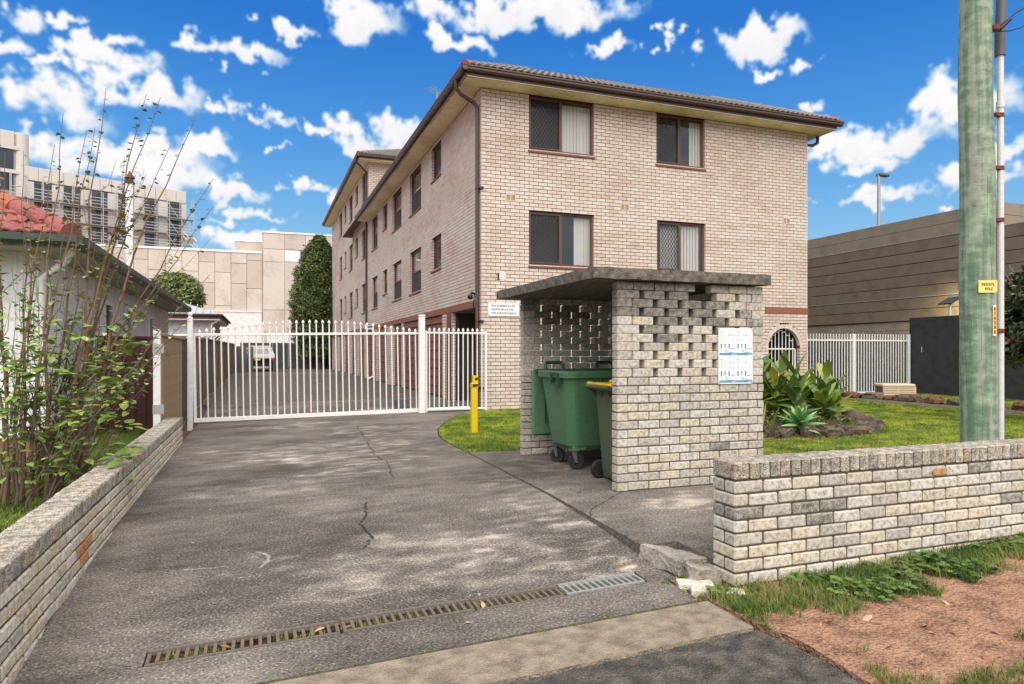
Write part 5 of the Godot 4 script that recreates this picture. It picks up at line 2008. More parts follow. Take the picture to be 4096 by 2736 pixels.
func make_cottage() -> void:
	var h := thing("white_cottage", "white clad cottage with red tiled roof and dark green gutter behind the shrub", "house")
	var ex := -2.2                        # eave on the driveway side
	var wx := -2.72
	var d0 := 10.55
	var d1 := 24.2
	var b := MB.new()
	b.box(Vector3(-9.0, 0.42, -d1), Vector3(wx, 2.86, -d0))
	part(b, "wall", M.white_wall, h)
	b = MB.new()
	b.box(Vector3(-9.0, -0.1, -d1 + 0.02), Vector3(wx - 0.02, 0.42, -d0 - 0.02))
	part(b, "plinth", mat(srgb(150, 100, 84), 0.9, M.grain, 2.0), h)
	# cover strips of the cladding sheets
	for i in 7:
		b = MB.new()
		b.cbox(Vector3(-8.4 + i * 0.9, 0.42, -d0), Vector3(-8.355 + i * 0.9, 2.86, -d0 + 0.012), 0.003)
		part(b, "cover_strip", M.white_wall, h)
	for i in 14:
		b = MB.new()
		b.cbox(Vector3(wx, 0.42, -d0 - 0.6 - i * 0.92), Vector3(wx + 0.012, 2.86, -d0 - 0.555 - i * 0.92), 0.003)
		part(b, "cover_strip", M.white_wall, h)
	for y in [0.42, 1.62]:
		b = MB.new()
		b.cbox(Vector3(-9.0, y, -d0), Vector3(wx, y + 0.045, -d0 + 0.014), 0.003)
		b.cbox(Vector3(wx, y, -d1), Vector3(wx + 0.014, y + 0.045, -d0), 0.003)
		part(b, "rail_strip", M.white_wall, h)
	# meter box on the side wall
	b = MB.new()
	b.cbox(Vector3(wx, 1.15, -12.55), Vector3(wx + 0.22, 1.95, -11.95), 0.01)
	part(b, "meter_box", M.galv, h)
	# side windows
	for d in [15.2, 17.4, 20.6]:
		var w := group_node("window", h)
		w.transform = Transform3D(Basis(Vector3(0, 0, 1), Vector3.UP, Vector3(1, 0, 0)) , W(wx, 1.25, d))
		b = MB.new()
		ring(b, 0.75, 1.25, 0.07, -0.01, 0.05)
		part(b, "frame", M.white_paint, w)
		b = MB.new()
		b.box(Vector3(0.07, 0.07, 0.002), Vector3(0.68, 1.18, 0.012))
		part(b, "pane", M.glass_dark, w)
	# eaves
	b = MB.new()
	b.box(Vector3(-9.5, 2.84, -d1 - 0.3), Vector3(ex, 2.87, -10.0))
	part(b, "soffit", M.eave, h)
	for seg in [[W(-9.5, 3.0, 9.97), W(ex + 0.06, 3.0, 9.97)], [W(ex + 0.03, 3.0, 9.9), W(ex + 0.03, 3.0, d1 + 0.4)]]:
		var g := MB.new()
		var dv: Vector3 = seg[1] - seg[0]
		var dn := dv.normalized()
		var out_ := Vector3(0, 0, 1) if absf(dn.x) > 0.5 else Vector3(1, 0, 0)
		var t := Transform3D(Basis(out_, Vector3.UP, dn), seg[0])
		g.prism(PackedVector2Array([Vector2(-0.05, -0.14), Vector2(0.04, -0.14), Vector2(0.09, -0.09), Vector2(0.09, 0.0), Vector2(-0.05, 0.0)]), 0.0, dv.length(), t)
		part(g, "gutter", M.green_gutter, h)
	b = MB.new()
	b.tube([W(ex - 0.05, 2.86, 10.2), W(ex - 0.15, 2.72, 10.3), W(wx + 0.06, 2.5, 10.5), W(wx + 0.06, 0.2, 10.62)], 0.045, 8)
	part(b, "downpipe", M.white_paint, h)
	# roof: hip with large red tiles on the street side
	var pitch := deg_to_rad(27.0)
	var x0 := -9.5
	var half := (ex - x0) * 0.5
	var A := W(x0, 2.99, 9.95)
	var B := W(ex, 2.99, 9.95)
	var C := W(ex, 2.99, d1 + 0.4)
	var D := W(x0, 2.99, d1 + 0.4)
	var R0 := W(x0 + half, 2.99 + half * tan(pitch), 9.95 + half)
	var R1 := W(x0 + half, 2.99 + half * tan(pitch), d1 + 0.4 - half)
	b = MB.new()
	b.fquad(A, B, R0, R0, Vector3(0, 1, 1))
	b.fquad(C, D, R1, R1, Vector3(0, 1, -1))
	b.fquad(B, C, R1, R0, Vector3(1, 1, 0))
	b.fquad(D, A, R0, R1, Vector3(-1, 1, 0))
	part(b, "roof_deck", M.tile_red, h)
	var tm := tile_mesh()
	var reds := [M.tile_red, tinted(M.tile_red, srgb(190, 112, 88)), tinted(M.tile_red, srgb(164, 96, 96)), tinted(M.tile_red, srgb(150, 104, 102))]
	for r in 9:
		var along := r * 0.33
		var ins := (along + 0.2) * cos(pitch)
		var x := ex - ins - 0.12 - (0.165 if r % 2 else 0.0)
		while x > -5.2:
			put(tm, "roof_tile", reds[rng.randi_range(0, 3)], h, Transform3D(Basis(Vector3.RIGHT, pitch) * Basis(Vector3.FORWARD, rng.randf_range(-0.02, 0.02)), W(x, 3.0 + along * sin(pitch), 9.92 + along * cos(pitch))))
			x -= 0.325
	var cap := MB.new()
	cap.tube([Vector3(0, 0, 0.22), Vector3(0, 0.02, -0.22)], [0.14, 0.11], 10)
	var cm := cap.mesh()
	var hv := (R0 - B).normalized()
	for i in 11:
		put(cm, "hip_cap", reds[[0, 2, 0, 1][i % 4]], h, Transform3D(Basis.looking_at(hv), B + hv * (0.25 + i * 0.4) + Vector3(0, 0.03, 0)))
	# tall white flue with a clay pot
	var ch := thing("chimney", "tall white square chimney with brown clay cowl above the cottage roof", "chimney", W(-3.4, 3.3, 21.6))
	b = MB.new()
	b.cbox(Vector3(-0.09, 0, -0.09), Vector3(0.09, 2.95, 0.09), 0.006)
	part(b, "shaft", M.white_wall, ch)
	var clay := mat(srgb(110, 66, 56), 0.8, M.grain, 3.0)
	b = MB.new()
	b.lathe([[0.0, 2.95], [0.13, 2.95], [0.13, 3.0], [0.09, 3.02], [0.09, 3.1], [0.14, 3.11], [0.12, 3.16], [0.05, 3.22], [0.02, 3.3], [0.0, 3.32]], 8, Transform3D.IDENTITY, true)
	part(b, "cowl", clay, ch)

# ---------------------------------------------------------------- behind the yard
func make_rear() -> void:
	# dark rear wall
	var rw := thing("rear_fence", "dark grey panelled fence across the end of the yard behind the ute", "fence")
	var b: MB
	for i in 9:
		b = MB.new()
		var hh := 2.28 if i > 0 else 1.95
		b.cbox(Vector3(-2.4 + i * 1.1, 0.3, -53.1), Vector3(-1.32 + i * 1.1, hh, -53.0), 0.01)
		part(b, "fence_board", M.charcoal_rear, rw)
	for i in 3:
		b = MB.new()
		b.cbox(Vector3(-1.42 + i * 0.36, 0.3, -45.3 - i * 0.02), Vector3(-1.08 + i * 0.36, 1.95, -45.2 - i * 0.02), 0.01)
		part(b, "fence_board", M.fence_grey, rw)
	make_ute()
	# beige shopping centre
	var D := 62.0
	var sc := thing("shopping_centre", "beige panel clad shopping centre with white base far behind the yard", "building")
	b = MB.new()
	b.box(Vector3(-40.0, 0, -D - 20.0), Vector3(0.2, 10.0, -D - 0.05))
	b.box(Vector3(-2.0, 10.0, -D - 20.0), Vector3(0.2, 11.2, -D - 1.5))
	b.box(Vector3(0.25, 0, -D - 20.0), Vector3(16.0, 11.75, -D + 0.35))
	part(b, "core", M.panel_beige[3], sc)
	b = MB.new()
	b.box(Vector3(-40.0, 0, -D - 0.04), Vector3(0.2, 5.0, -D + 0.08))
	b.box(Vector3(0.6, 0, -D + 0.36), Vector3(16.0, 3.3, -D + 0.4))
	part(b, "white_base", M.white_wall, sc)
	b = MB.new()
	b.box(Vector3(-40.0, 5.0, -D - 0.04), Vector3(0.2, 5.12, -D + 0.14))
	b.box(Vector3(-40.0, 10.0, -D - 0.3), Vector3(0.2, 10.18, -D + 0.12))
	b.box(Vector3(0.2, 11.75, -D - 3.0), Vector3(16.0, 11.9, -D + 0.45))
	b.box(Vector3(-2.05, 11.2, -D - 3.0), Vector3(0.2, 11.3, -D - 1.45))
	part(b, "capping", M.white_paint, sc)
	var cw := 1.24
	for c in 26:
		var x0 := -1.0 - c * cw
		var js := [5.12, 7.4, 9.1, 10.0] if c % 2 else [5.12, 5.5, 8.3, 10.0]
		if c < 1:
			js = [5.12, 7.0, 9.4, 10.0]
		for j in 3:
			b = MB.new()
			b.cbox(Vector3(x0 + 0.018, js[j] + 0.018, -D - 0.02), Vector3(x0 + cw - 0.018, js[j + 1] - 0.018, -D + 0.06), 0.006)
			part(b, "wall_panel", M.panel_beige[rng.randi_range(0, 3)], sc)
	for c in 9:
		var x0 := 0.3 + c * 1.72
		var js := [3.32, 5.2, 9.3, 10.4, 11.72]
		for j in 4:
			if c in [1, 2, 3] and j == 2:
				continue
			b = MB.new()
			b.cbox(Vector3(x0 + 0.02, js[j] + 0.02, -D + 0.3), Vector3(x0 + 1.70, js[j + 1] - 0.02, -D + 0.41), 0.006)
			part(b, "wall_panel", M.panel_beige[rng.randi_range(0, 3)], sc)
	for i in 4:
		b = MB.new()
		b.box(Vector3(2.05 + i * 1.3, 9.4, -D + 0.36), Vector3(3.25 + i * 1.3, 10.35, -D + 0.4))
		part(b, "window_pane", M.glass_dark if i != 0 else M.white_paint, sc)
	make_far_apartments()
	# podium that carries the far apartments
	# trees
	leaf_tree("clipped_fig_tree", "dense dark green clipped fig tree at the far end of the flats", W(4.1, 0.3, 51.4), 9.6, 2.15, 1.0, 9000, [srgb(60, 78, 40), srgb(88, 106, 54), srgb(124, 138, 78)], 5, 0.17)
	leaf_tree("small_tree", "olive green bushy tree rising behind the grey house", W(-4.7, 0.2, 46.0), 6.1, 1.75, 3.2, 2600, [srgb(78, 92, 50), srgb(110, 122, 66), srgb(146, 152, 98)], 6, 0.17)

func make_ute() -> void:
	var u := thing("utility_truck", "white tray back utility truck with mesh headboard parked behind the gate", "truck", W(0.0, 0.375, 45.4))
	var wpaint := mat(srgb(226, 228, 228), 0.35)
	var b := MB.new()
	# tray with tailgate
	for s in [[-0.9, 0.9, 0.86, 1.12, -0.04, 0.0]]:
		b.cbox(Vector3(s[0], s[2], -0.04), Vector3(s[1], s[3], 0.0), 0.01)
	part(b, "tailgate", wpaint, u)
	b = MB.new()
	b.cbox(Vector3(-0.9, 0.86, -2.1), Vector3(-0.86, 1.12, -0.05), 0.01)
	part(b, "tray_side", wpaint, u)
	b = MB.new()
	b.cbox(Vector3(0.86, 0.86, -2.1), Vector3(0.9, 1.12, -0.05), 0.01)
	part(b, "tray_side", wpaint, u)
	b = MB.new()
	b.box(Vector3(-0.88, 0.80, -2.1), Vector3(0.88, 0.86, -0.03))
	part(b, "tray_floor", M.steel, u)
	# cab
	b = MB.new()
	b.prism(PackedVector2Array([Vector2(-0.84, 0.5), Vector2(0.84, 0.5), Vector2(0.86, 1.05), Vector2(0.64, 1.5), Vector2(0.5, 1.54), Vector2(-0.5, 1.54), Vector2(-0.64, 1.5), Vector2(-0.86, 1.05)]), -3.5, -2.2)
	part(b, "cab", wpaint, u)
	b = MB.new()
	b.prism(PackedVector2Array([Vector2(-0.62, 1.1), Vector2(0.62, 1.1), Vector2(0.5, 1.44), Vector2(-0.5, 1.44)]), -2.199, -2.19)
	part(b, "rear_window", M.glass_dark, u)
	b = MB.new()
	b.box(Vector3(-0.85, 0.45, -5.0), Vector3(0.85, 0.98, -3.5))
	part(b, "bonnet", wpaint, u)
	# headboard hoop and mesh
	b = MB.new()
	b.tube([Vector3(-0.86, 1.12, -2.05), Vector3(-0.72, 1.5, -2.05), Vector3(-0.58, 1.6, -2.05), Vector3(0.58, 1.6, -2.05), Vector3(0.72, 1.5, -2.05), Vector3(0.86, 1.12, -2.05)], 0.03, 8)
	b.tube([Vector3(-0.68, 1.12, -2.0), Vector3(-0.56, 1.52, -2.0), Vector3(0.56, 1.52, -2.0), Vector3(0.68, 1.12, -2.0)], 0.022, 8)
	part(b, "headboard", M.white_paint, u)
	b = MB.new()
	for i in 16:
		var x := -0.6 + i * 0.08
		b.tube([Vector3(x, 1.14, -2.0), Vector3(minf(x + 0.36, 0.62), 1.5 if x + 0.36 < 0.62 else 1.14 + (0.62 - x), -2.0)], 0.009, 4)
		b.tube([Vector3(-x, 1.14, -2.0), Vector3(-minf(x + 0.36, 0.62), 1.5 if x + 0.36 < 0.62 else 1.14 + (0.62 - x), -2.0)], 0.009, 4)
	part(b, "mesh_guard", M.white_paint, u)
	# chassis, mudflaps, wheels, lamps, plates
	b = MB.new()
	b.box(Vector3(-0.45, 0.35, -5.0), Vector3(0.45, 0.8, -0.3))
	part(b, "chassis", M.black, u)
	for s in [-1, 1]:
		b = MB.new()
		b.box(Vector3(s * 0.62 - 0.17, 0.22, -0.42), Vector3(s * 0.62 + 0.17, 0.8, -0.4))
		part(b, "mudflap", M.black, u)
		for z in [-0.85, -3.9]:
			b = MB.new()
			b.lathe([[0.0, -0.1], [0.2, -0.1], [0.3, -0.1], [0.33, -0.06], [0.33, 0.06], [0.3, 0.1], [0.2, 0.1], [0.0, 0.1]], 20, Transform3D(Basis(Vector3(0, 0, 1), PI / 2), Vector3(s * 0.7, 0.33, z)))
			part(b, "wheel", M.rubber, u)
		b = MB.new()
		b.cbox(Vector3(s * 0.76 - 0.09, 0.72, -0.03), Vector3(s * 0.76 + 0.09, 0.82, 0.0), 0.008)
		part(b, "tail_lamp", mat(srgb(196, 36, 44), 0.3), u)
		b = MB.new()
		b.cbox(Vector3(s * 0.98 - 0.07, 1.1, -3.3), Vector3(s * 0.98 + 0.07, 1.26, -3.25), 0.015)
		part(b, "side_mirror", M.black, u)
	b = MB.new()
	b.box(Vector3(-0.3, 0.7, 0.0), Vector3(0.06, 0.81, 0.008))
	part(b, "number_plate", mat(srgb(222, 204, 60), 0.5), u)
	b = MB.new()
	b.cbox(Vector3(-0.55, 0.2, -0.25), Vector3(0.55, 0.32, -0.15), 0.01)
	part(b, "rear_bumper", M.galv, u)
	b = MB.new()
	b.box(Vector3(-0.5, 0.215, -0.149), Vector3(0.06, 0.305, -0.145))
	part(b, "marker_plate", mat(srgb(206, 214, 60), 0.5), u)

func make_far_apartments() -> void:
	var ap := thing("apartment_tower", "pale panelled apartment building wrapped in scaffolding on the left skyline", "building")
	# frame: origin at the far right corner, x runs back to the left and towards us
	var ux := Vector3(-0.903, 0, 0.43)
	var nz_ := Vector3(0.43, 0, 0.903)
	var org := W(-13.5, 0, 148.0)
	# facade looks towards us
	ap.transform = Transform3D(Basis(-ux, Vector3.UP, nz_), org)
	var H := 33.2
	var b := MB.new()
	b.box(Vector3(-26.2, 8.0, -18.0), Vector3(0, H - 2.2, -0.4))
	part(b, "core", M.apartment_dark, ap)
	b = MB.new()
	b.box(Vector3(-60.0, 8.0, -18.0), Vector3(-26.2, H + 3.6, -0.2))
	part(b, "core", M.apartment_dark, ap)
	# rounded corner of the tower
	b = MB.new()
	b.tube([Vector3(-26.6, 8.0, -0.9), Vector3(-26.6, H + 5.4, -0.9)], 1.1, 20)
	part(b, "corner_drum", M.apartment, ap)
	for j in 12:
		var x := -27.7 - j * 2.0
		b = MB.new()
		b.cbox(Vector3(x - 1.94, H + 3.0, -0.5), Vector3(x, H + 5.4, 0.15), 0.03)
		part(b, "facade_panel", M.apartment, ap)
		b = MB.new()
		b.cbox(Vector3(x - 1.9, H - 1.0, -0.3), Vector3(x - 0.06, H + 2.4, -0.1), 0.03)
		part(b, "window_pane", M.glass_dark, ap)
		b = MB.new()
		b.cbox(Vector3(x - 1.9, H - 4.4, -0.3), Vector3(x - 0.06, H - 1.6, -0.1), 0.03)
		part(b, "window_pane", M.glass_dark, ap)
	b = MB.new()
	b.box(Vector3(-60.0, H - 1.6, -0.3), Vector3(-26.6, H - 1.0, 0.18))
	b.box(Vector3(-60.0, H + 2.4, -0.3), Vector3(-26.6, H + 3.0, 0.18))
	part(b, "facade_band", M.apartment, ap)
	# parapet panels
	for j in 14:
		b = MB.new()
		var x := -0.05 - j * 1.87
		b.cbox(Vector3(x - 1.8, H - 2.3, -0.4), Vector3(x, H, 0.1), 0.03)
		part(b, "facade_panel", M.apartment, ap)
	# storeys: window bays between pale piers
	for st in 6:
		var y := H - 5.4 - st * 3.1
		for j in 6:
			var x := -0.9 - j * 4.3
			b = MB.new()
			b.cbox(Vector3(x - 2.4, y, -0.35), Vector3(x, y + 2.7, -0.25), 0.03)
			part(b, "window_pane", M.glass_dark, ap)
			b = MB.new()
			b.cbox(Vector3(x - 4.2, y - 0.2, -0.4), Vector3(x - 2.5, y + 2.9, 0.02), 0.03)
			part(b, "facade_panel", M.apartment, ap)
			b = MB.new()
			for k in 2:
				b.box(Vector3(x - 0.85 - k * 0.8, y, -0.25), Vector3(x - 0.77 - k * 0.8, y + 2.7, -0.2))
			part(b, "window_mullion", M.frame_dark, ap)
		b = MB.new()
		b.box(Vector3(-26.0, y - 0.45, -0.4), Vector3(0.05, y - 0.05, 0.06))
		part(b, "floor_edge", M.apartment_dark, ap)
	b = MB.new()
	b.box(Vector3(-0.9, 8.0, -18.0), Vector3(0.02, H - 2.3, -0.02))
	part(b, "end_pier", M.apartment, ap)
	# scaffolding stands in front, a thing of its own
	var sc := thing("scaffolding", "steel scaffolding wrapped round the front of the far apartment building", "scaffolding")
	sc.transform = ap.transform
	for j in 14:
		b = MB.new()
		var x := 0.9 - j * 2.25
		b.tube([Vector3(x, 8, 1.5), Vector3(x, H - 1.6, 1.5)], 0.07, 5)
		b.tube([Vector3(x, 8, 0.5), Vector3(x, H - 1.6, 0.5)], 0.07, 5)
		part(b, "standard", M.scaffold, sc)
	for st in 6:
		var y := H - 5.6 - st * 3.1
		b = MB.new()
		b.box(Vector3(-28.5, y - 0.15, 0.4), Vector3(1.0, y, 1.6))
		part(b, "deck", M.apartment_dark, sc)
		for k in 3:
			b = MB.new()
			b.tube([Vector3(-28.5, y + 0.55 + k * 0.55, 1.55), Vector3(1.0, y + 0.55 + k * 0.55, 1.55)], 0.06, 5)
			part(b, "guard_rail", M.scaffold, sc)
		if st < 5:
			b = MB.new()
			for q in 3:
				var x := -2.0 - q * 9.0
				b = MB.new()
				b.tube([Vector3(x, y, 1.6), Vector3(x - 2.2, y + 3.0, 1.6)], 0.06, 5)
				part(b, "brace", M.scaffold, sc)
	b = MB.new()
	for st in 4:
		var y := H - 12.0 - st * 3.1
		b.box(Vector3(-0.5, 0, -0.1), Vector3(0.5, 0.16, 3.9), Transform3D(Basis(Vector3(0, 0, 1), -0.8), Vector3(-0.4, y + 2.0, 1.4)))
		b.tube([Vector3(-1.3, y + 3.0, 1.9), Vector3(1.6, y, 1.9)], 0.1, 5)
		b.tube([Vector3(-1.3, y + 3.9, 1.9), Vector3(1.6, y + 0.9, 1.9)], 0.07, 5)
	part(b, "stair", M.white_paint, sc)

# ---------------------------------------------------------------- trees of leaf faces
func leaf_shape(len_: float, wid: float) -> Mesh:
	var b := MB.new()
	var A := Vector3.ZERO
	var B := Vector3(wid * 0.5, 0.012, -len_ * 0.45)
	var C := Vector3(0, -0.01, -len_)
	var D := Vector3(-wid * 0.5, 0.012, -len_ * 0.45)
	b.fquad(A, B, C, C, Vector3.UP)
	b.fquad(A, D, C, C, Vector3.UP)
	return b.mesh()

func leaf_cluster(len_: float, seed_: int) -> Mesh:
	var r := RandomNumberGenerator.new()
	r.seed = seed_ + 900
	var b := MB.new()
	for i in 7:
		var bs := Basis(Vector3.UP, r.randf_range(-1.5, 1.5)) * Basis(Vector3.RIGHT, r.randf_range(-0.9, 0.9)) * Basis(Vector3(0, 0, 1), r.randf_range(-1.0, 1.0))
		var o := Vector3(r.randf_range(-1, 1), r.randf_range(-1, 1), r.randf_range(-1, 1)) * len_ * 0.8
		var A := o
		var B := o + bs * Vector3(len_ * 0.26, 0.012, -len_ * 0.45)
		var C := o + bs * Vector3(0, -0.01, -len_)
		var D := o + bs * Vector3(-len_ * 0.26, 0.012, -len_ * 0.45)
		b.fquad(A, B, C, C, bs.y)
		b.fquad(A, D, C, C, bs.y)
	return b.mesh()

func leaf_tree(called: String, label: String, at: Vector3, height: float, radius: float, clear: float, count: int, cols: Array, seed_: int, leaf_len: float) -> void:
	var t := thing(called, label, "tree", at)
	var r := RandomNumberGenerator.new()
	r.seed = seed_
	var b := MB.new()
	b.tube([Vector3(0, -0.1, 0), Vector3(0.1, height * 0.3, 0), Vector3(0, height * 0.75, 0.05)], [0.16, 0.11, 0.03], 8)
	part(b, "trunk", M.bark_grey, t)
	for i in 9:
		var a := TAU * i / 9.0
		var y := lerpf(clear, height * 0.7, i / 8.0)
		b = MB.new()
		b.tube([Vector3(0.03, y, 0), Vector3(cos(a) * radius * 0.4, y + 0.5, sin(a) * radius * 0.4), Vector3(cos(a) * radius * 0.75, y + 1.1, sin(a) * radius * 0.75)], [0.06, 0.04, 0.012], 6)
		part(b, "limb", M.bark_grey, t)
	var nz := noise(seed_, 0.8, 3)
	var xf := []
	var cc := []
	var tries := 0
	while xf.size() < count and tries < count * 6:
		tries += 1
		var y := r.randf_range(clear, height)
		var f := (y - clear) / (height - clear)
		var env := radius * (pow(sin(PI * clampf(0.18 + f * 0.82, 0, 1)), 0.75) if clear < 2.0 else sqrt(maxf(0.0, 1.0 - pow(2.0 * f - 1.0, 2))))
		var a := r.randf() * TAU
		var rr := sqrt(r.randf_range(0.25, 1.0))
		var lump := nz.get_noise_3d(cos(a) * 1.3, y * 0.9, sin(a) * 1.3)
		var q := rr * env * (0.92 + 0.4 * lump)
		var p := Vector3(cos(a) * q, y + r.randf_range(-0.1, 0.1), sin(a) * q)
		if nz.get_noise_3d(p.x * 1.8 + 20.0, p.y * 1.8, p.z * 1.8) < -0.22:
			continue
		var outd := Vector3(cos(a), r.randf_range(-0.4, 0.8), sin(a)).normalized()
		var bs := Basis.looking_at((outd + Vector3(r.randf_range(-0.8, 0.8), r.randf_range(-0.8, 0.5), r.randf_range(-0.8, 0.8))).normalized(), Vector3(r.randf_range(-0.3, 0.3), 1, 0.2).normalized())
		var s := r.randf_range(0.7, 1.3)
		xf.append(Transform3D(bs.scaled(Vector3(s, s, s)), p))
		var k := r.randf() * (cols.size() - 1) * 0.999
		cc.append(cols[int(k)].lerp(cols[int(k) + 1], k - int(k)).srgb_to_linear())
	var m: StandardMaterial3D = M.blade.duplicate()
	m.roughness = 0.45
	scatter("crown", leaf_cluster(leaf_len, seed_), m, xf, cc, t)

# ---------------------------------------------------------------- right-hand side
func make_right_side() -> void:
	# white picket fence beyond the flats
	var fe := thing("picket_fence", "white steel picket fence between the flats and the charcoal wall", "fence", W(14.5, 0.2, 16.4))
	var b: MB
	for y in [0.06, 1.70]:
		b = MB.new()
		b.cbox(Vector3(0, y, -0.02), Vector3(5.35, y + 0.045, 0.02), 0.004)
		part(b, "rail", M.white_steel, fe)
	for x in [0.0, 2.95, 5.3]:
		b = MB.new()
		b.cbox(Vector3(x, -0.1, -0.045), Vector3(x + 0.09, 1.93, 0.045), 0.006)
		part(b, "post", M.white_steel, fe)
	b = MB.new()
	b.tube([Vector3(0, 0, 0), Vector3(0, 1.88, 0)], 0.017, 8)
	b.lathe([[0.017, 1.88], [0.012, 1.895], [0.0, 1.9]], 8)
	var pm := b.mesh()
	for i in 46:
		var x := 0.15 + i * 0.1135
		if absf(x - 2.99) < 0.09 or x > 5.24:
			continue
		put(pm, "picket", M.white_steel, fe, Transform3D(Basis.IDENTITY, Vector3(x, 0.03, 0.0)))
	# cream arch gate in the porch
	var ag := thing("porch_gate", "white steel bar gate with stepped top inside the brick arch", "gate", W(13.1, 0.22, 15.25))
	for y in [0.1, 1.4]:
		b = MB.new()
		b.cbox(Vector3(0, y, -0.018), Vector3(1.05, y + 0.04, 0.018), 0.004)
		part(b, "rail", M.white_steel, ag)
	for x in [0.0, 1.0]:
		b = MB.new()
		b.cbox(Vector3(x, 0.0, -0.018), Vector3(x + 0.045, 1.44, 0.018), 0.004)
		part(b, "stile", M.white_steel, ag)
	var tops := [1.78, 1.93, 2.02, 2.06, 2.06, 2.02, 1.93, 1.78]
	for i in 8:
		b = MB.new()
		b.tube([Vector3(0.09 + i * 0.122, 0.1, 0), Vector3(0.09 + i * 0.122, tops[i] - 0.05, 0)], 0.014, 8)
		part(b, "bar", M.white_steel, ag)
		if i < 7:
			b = MB.new()
			var yy: float = minf(tops[i], tops[i + 1]) - 0.14
			b.box(Vector3(0.09 + i * 0.122, yy, -0.012), Vector3(0.212 + i * 0.122, yy + 0.022, 0.012))
			part(b, "step_bar", M.white_steel, ag)
	# charcoal wall
	var cw := thing("charcoal_wall", "tall charcoal rendered wall at the right edge of the lawn", "wall")
	b = MB.new()
	b.cbox(Vector3(19.95, 0.0, -16.45), Vector3(20.2, 2.68, -5.0), 0.01)
	part(b, "render_face", M.charcoal, cw)
	b = MB.new()
	b.box(Vector3(14.6, 0.1, -17.1), Vector3(19.94, 1.86, -16.95))
	part(b, "return_wall", M.charcoal, cw)
	for s in [[16.0, 1.55, 0.18], [14.0, 1.3, 0.35], [12.6, 1.5, 0.12]]:
		b = MB.new()
		b.box(Vector3(19.946, s[1], -s[0] - 0.008), Vector3(19.949, s[1] + s[2], -s[0] + 0.008))
		part(b, "paint_drip", M.white_wall, cw)
	# brown panelled warehouse behind
	var bw := thing("brown_warehouse", "big brown warehouse of wide horizontal wall panels on the right", "building")
	b = MB.new()
	b.box(Vector3(21.62, 0, -62.0), Vector3(40.0, 5.42, -4.0))
	b.box(Vector3(21.62, 5.42, -62.0), Vector3(48.0, 6.2, -14.9))
	part(b, "core", M.mortar_grey, bw)
	var y := 2.66
	var k := 0
	while y < 5.4:
		for seg in [[4.0, 22.0], [22.012, 62.0]]:
			b = MB.new()
			b.cbox(Vector3(21.5, y + 0.008, -seg[1]), Vector3(21.62, y + 0.388, -seg[0]), 0.008)
			part(b, "wall_panel", M.panel_brown, bw)
		y += 0.4
		k += 1
	for i in 2:
		b = MB.new()
		b.cbox(Vector3(21.54, 5.468 + i * 0.4, -62.0), Vector3(21.62, 5.86 + i * 0.4, -14.8), 0.008)
		part(b, "wall_panel", M.panel_brown_light, bw)
		b = MB.new()
		b.cbox(Vector3(21.54, 5.468 + i * 0.4, -14.79), Vector3(48.0, 5.86 + i * 0.4, -14.7), 0.008)
		part(b, "wall_panel", M.panel_brown_light, bw)
	for yy in [3.47, 5.455]:
		b = MB.new()
		b.box(Vector3(21.485, yy, -62.0), Vector3(21.52, yy + 0.014, -4.0))
		part(b, "flashing", M.zinc, bw)
	for i in 2:
		b = MB.new()
		b.cbox(Vector3(21.56, 2.0 + i * 0.33, -62.0), Vector3(21.62, 2.318 + i * 0.33, -4.0), 0.008)
		part(b, "lower_panel", mat(srgb(150, 142, 130), 0.9, M.panel_brown.albedo_texture, 0.3), bw)
	b = MB.new()
	b.box(Vector3(21.552, 1.9, -29.5), Vector3(21.559, 2.55, -24.0))
	part(b, "painted_patch", mat(srgb(176, 178, 182), 0.8, M.grain, 0.6), bw)
	# white bloom flaking through the paint: many small flecks
	var r := RandomNumberGenerator.new()
	r.seed = 5
	b = MB.new()
	for i in 420:
		var dd := 20.6 + r.randfn(0.0, 0.75)
		var yy := 1.95 + absf(r.randfn(0.0, 0.33))
		if yy > 2.62:
			continue
		var s := r.randf_range(0.008, 0.026)
		var p := Vector3(21.5545, yy, -dd)
		b.tri(p + Vector3(0, s, 0), p + Vector3(0, -s * 0.6, s), p + Vector3(0, -s, -s * 0.8), Vector3(-1, 0, 0), Vector3(-1, 0, 0), Vector3(-1, 0, 0))
	part(b, "salt_bloom", M.white_wall, bw)
	# floodlight on the charcoal wall, switched on
	var fl := thing("wall_floodlight", "lit flat floodlight on a short white stem atop the charcoal wall", "lamp", W(20.07, 2.68, 15.14))
	b = MB.new()
	b.tube([Vector3(0, -0.02, 0), Vector3(0, 0.36, 0)], 0.035, 8)
	part(b, "stem", M.white_steel, fl)
	b = MB.new()
	b.box(Vector3(-0.05, 0.36, -0.05), Vector3(0.05, 0.4, 0.05))
	part(b, "bracket", M.black, fl)
	var tl := Transform3D(Basis(Vector3(0, 0, 1), 0.42), Vector3(0.06, 0.47, 0))
	b = MB.new()
	b.cbox(Vector3(-0.32, 0.0, -0.22), Vector3(0.36, 0.05, 0.22), 0.012, tl)
	part(b, "lamp_head", M.charcoal, fl)
	var glow := mat(srgb(255, 240, 200), 0.5)
	glow.emission_enabled = true
	glow.emission = Color(1.0, 0.9, 0.65)
	glow.emission_energy_multiplier = 3.0
	b = MB.new()
	b.quad(tl * Vector3(-0.05, -0.004, -0.18), tl * Vector3(0.33, -0.004, -0.18), tl * Vector3(0.33, -0.004, 0.18), tl * Vector3(-0.05, -0.004, 0.18), tl.basis * Vector3(0, -1, 0))
	part(b, "lamp_lens", glow, fl)
	var sp := SpotLight3D.new()
	sp.name = "lamp_light"
	sp.light_color = Color(1.0, 0.9, 0.68)
	sp.light_energy = 7.0
	sp.spot_range = 12.0
	sp.spot_angle = 75.0
	sp.spot_attenuation = 2.0
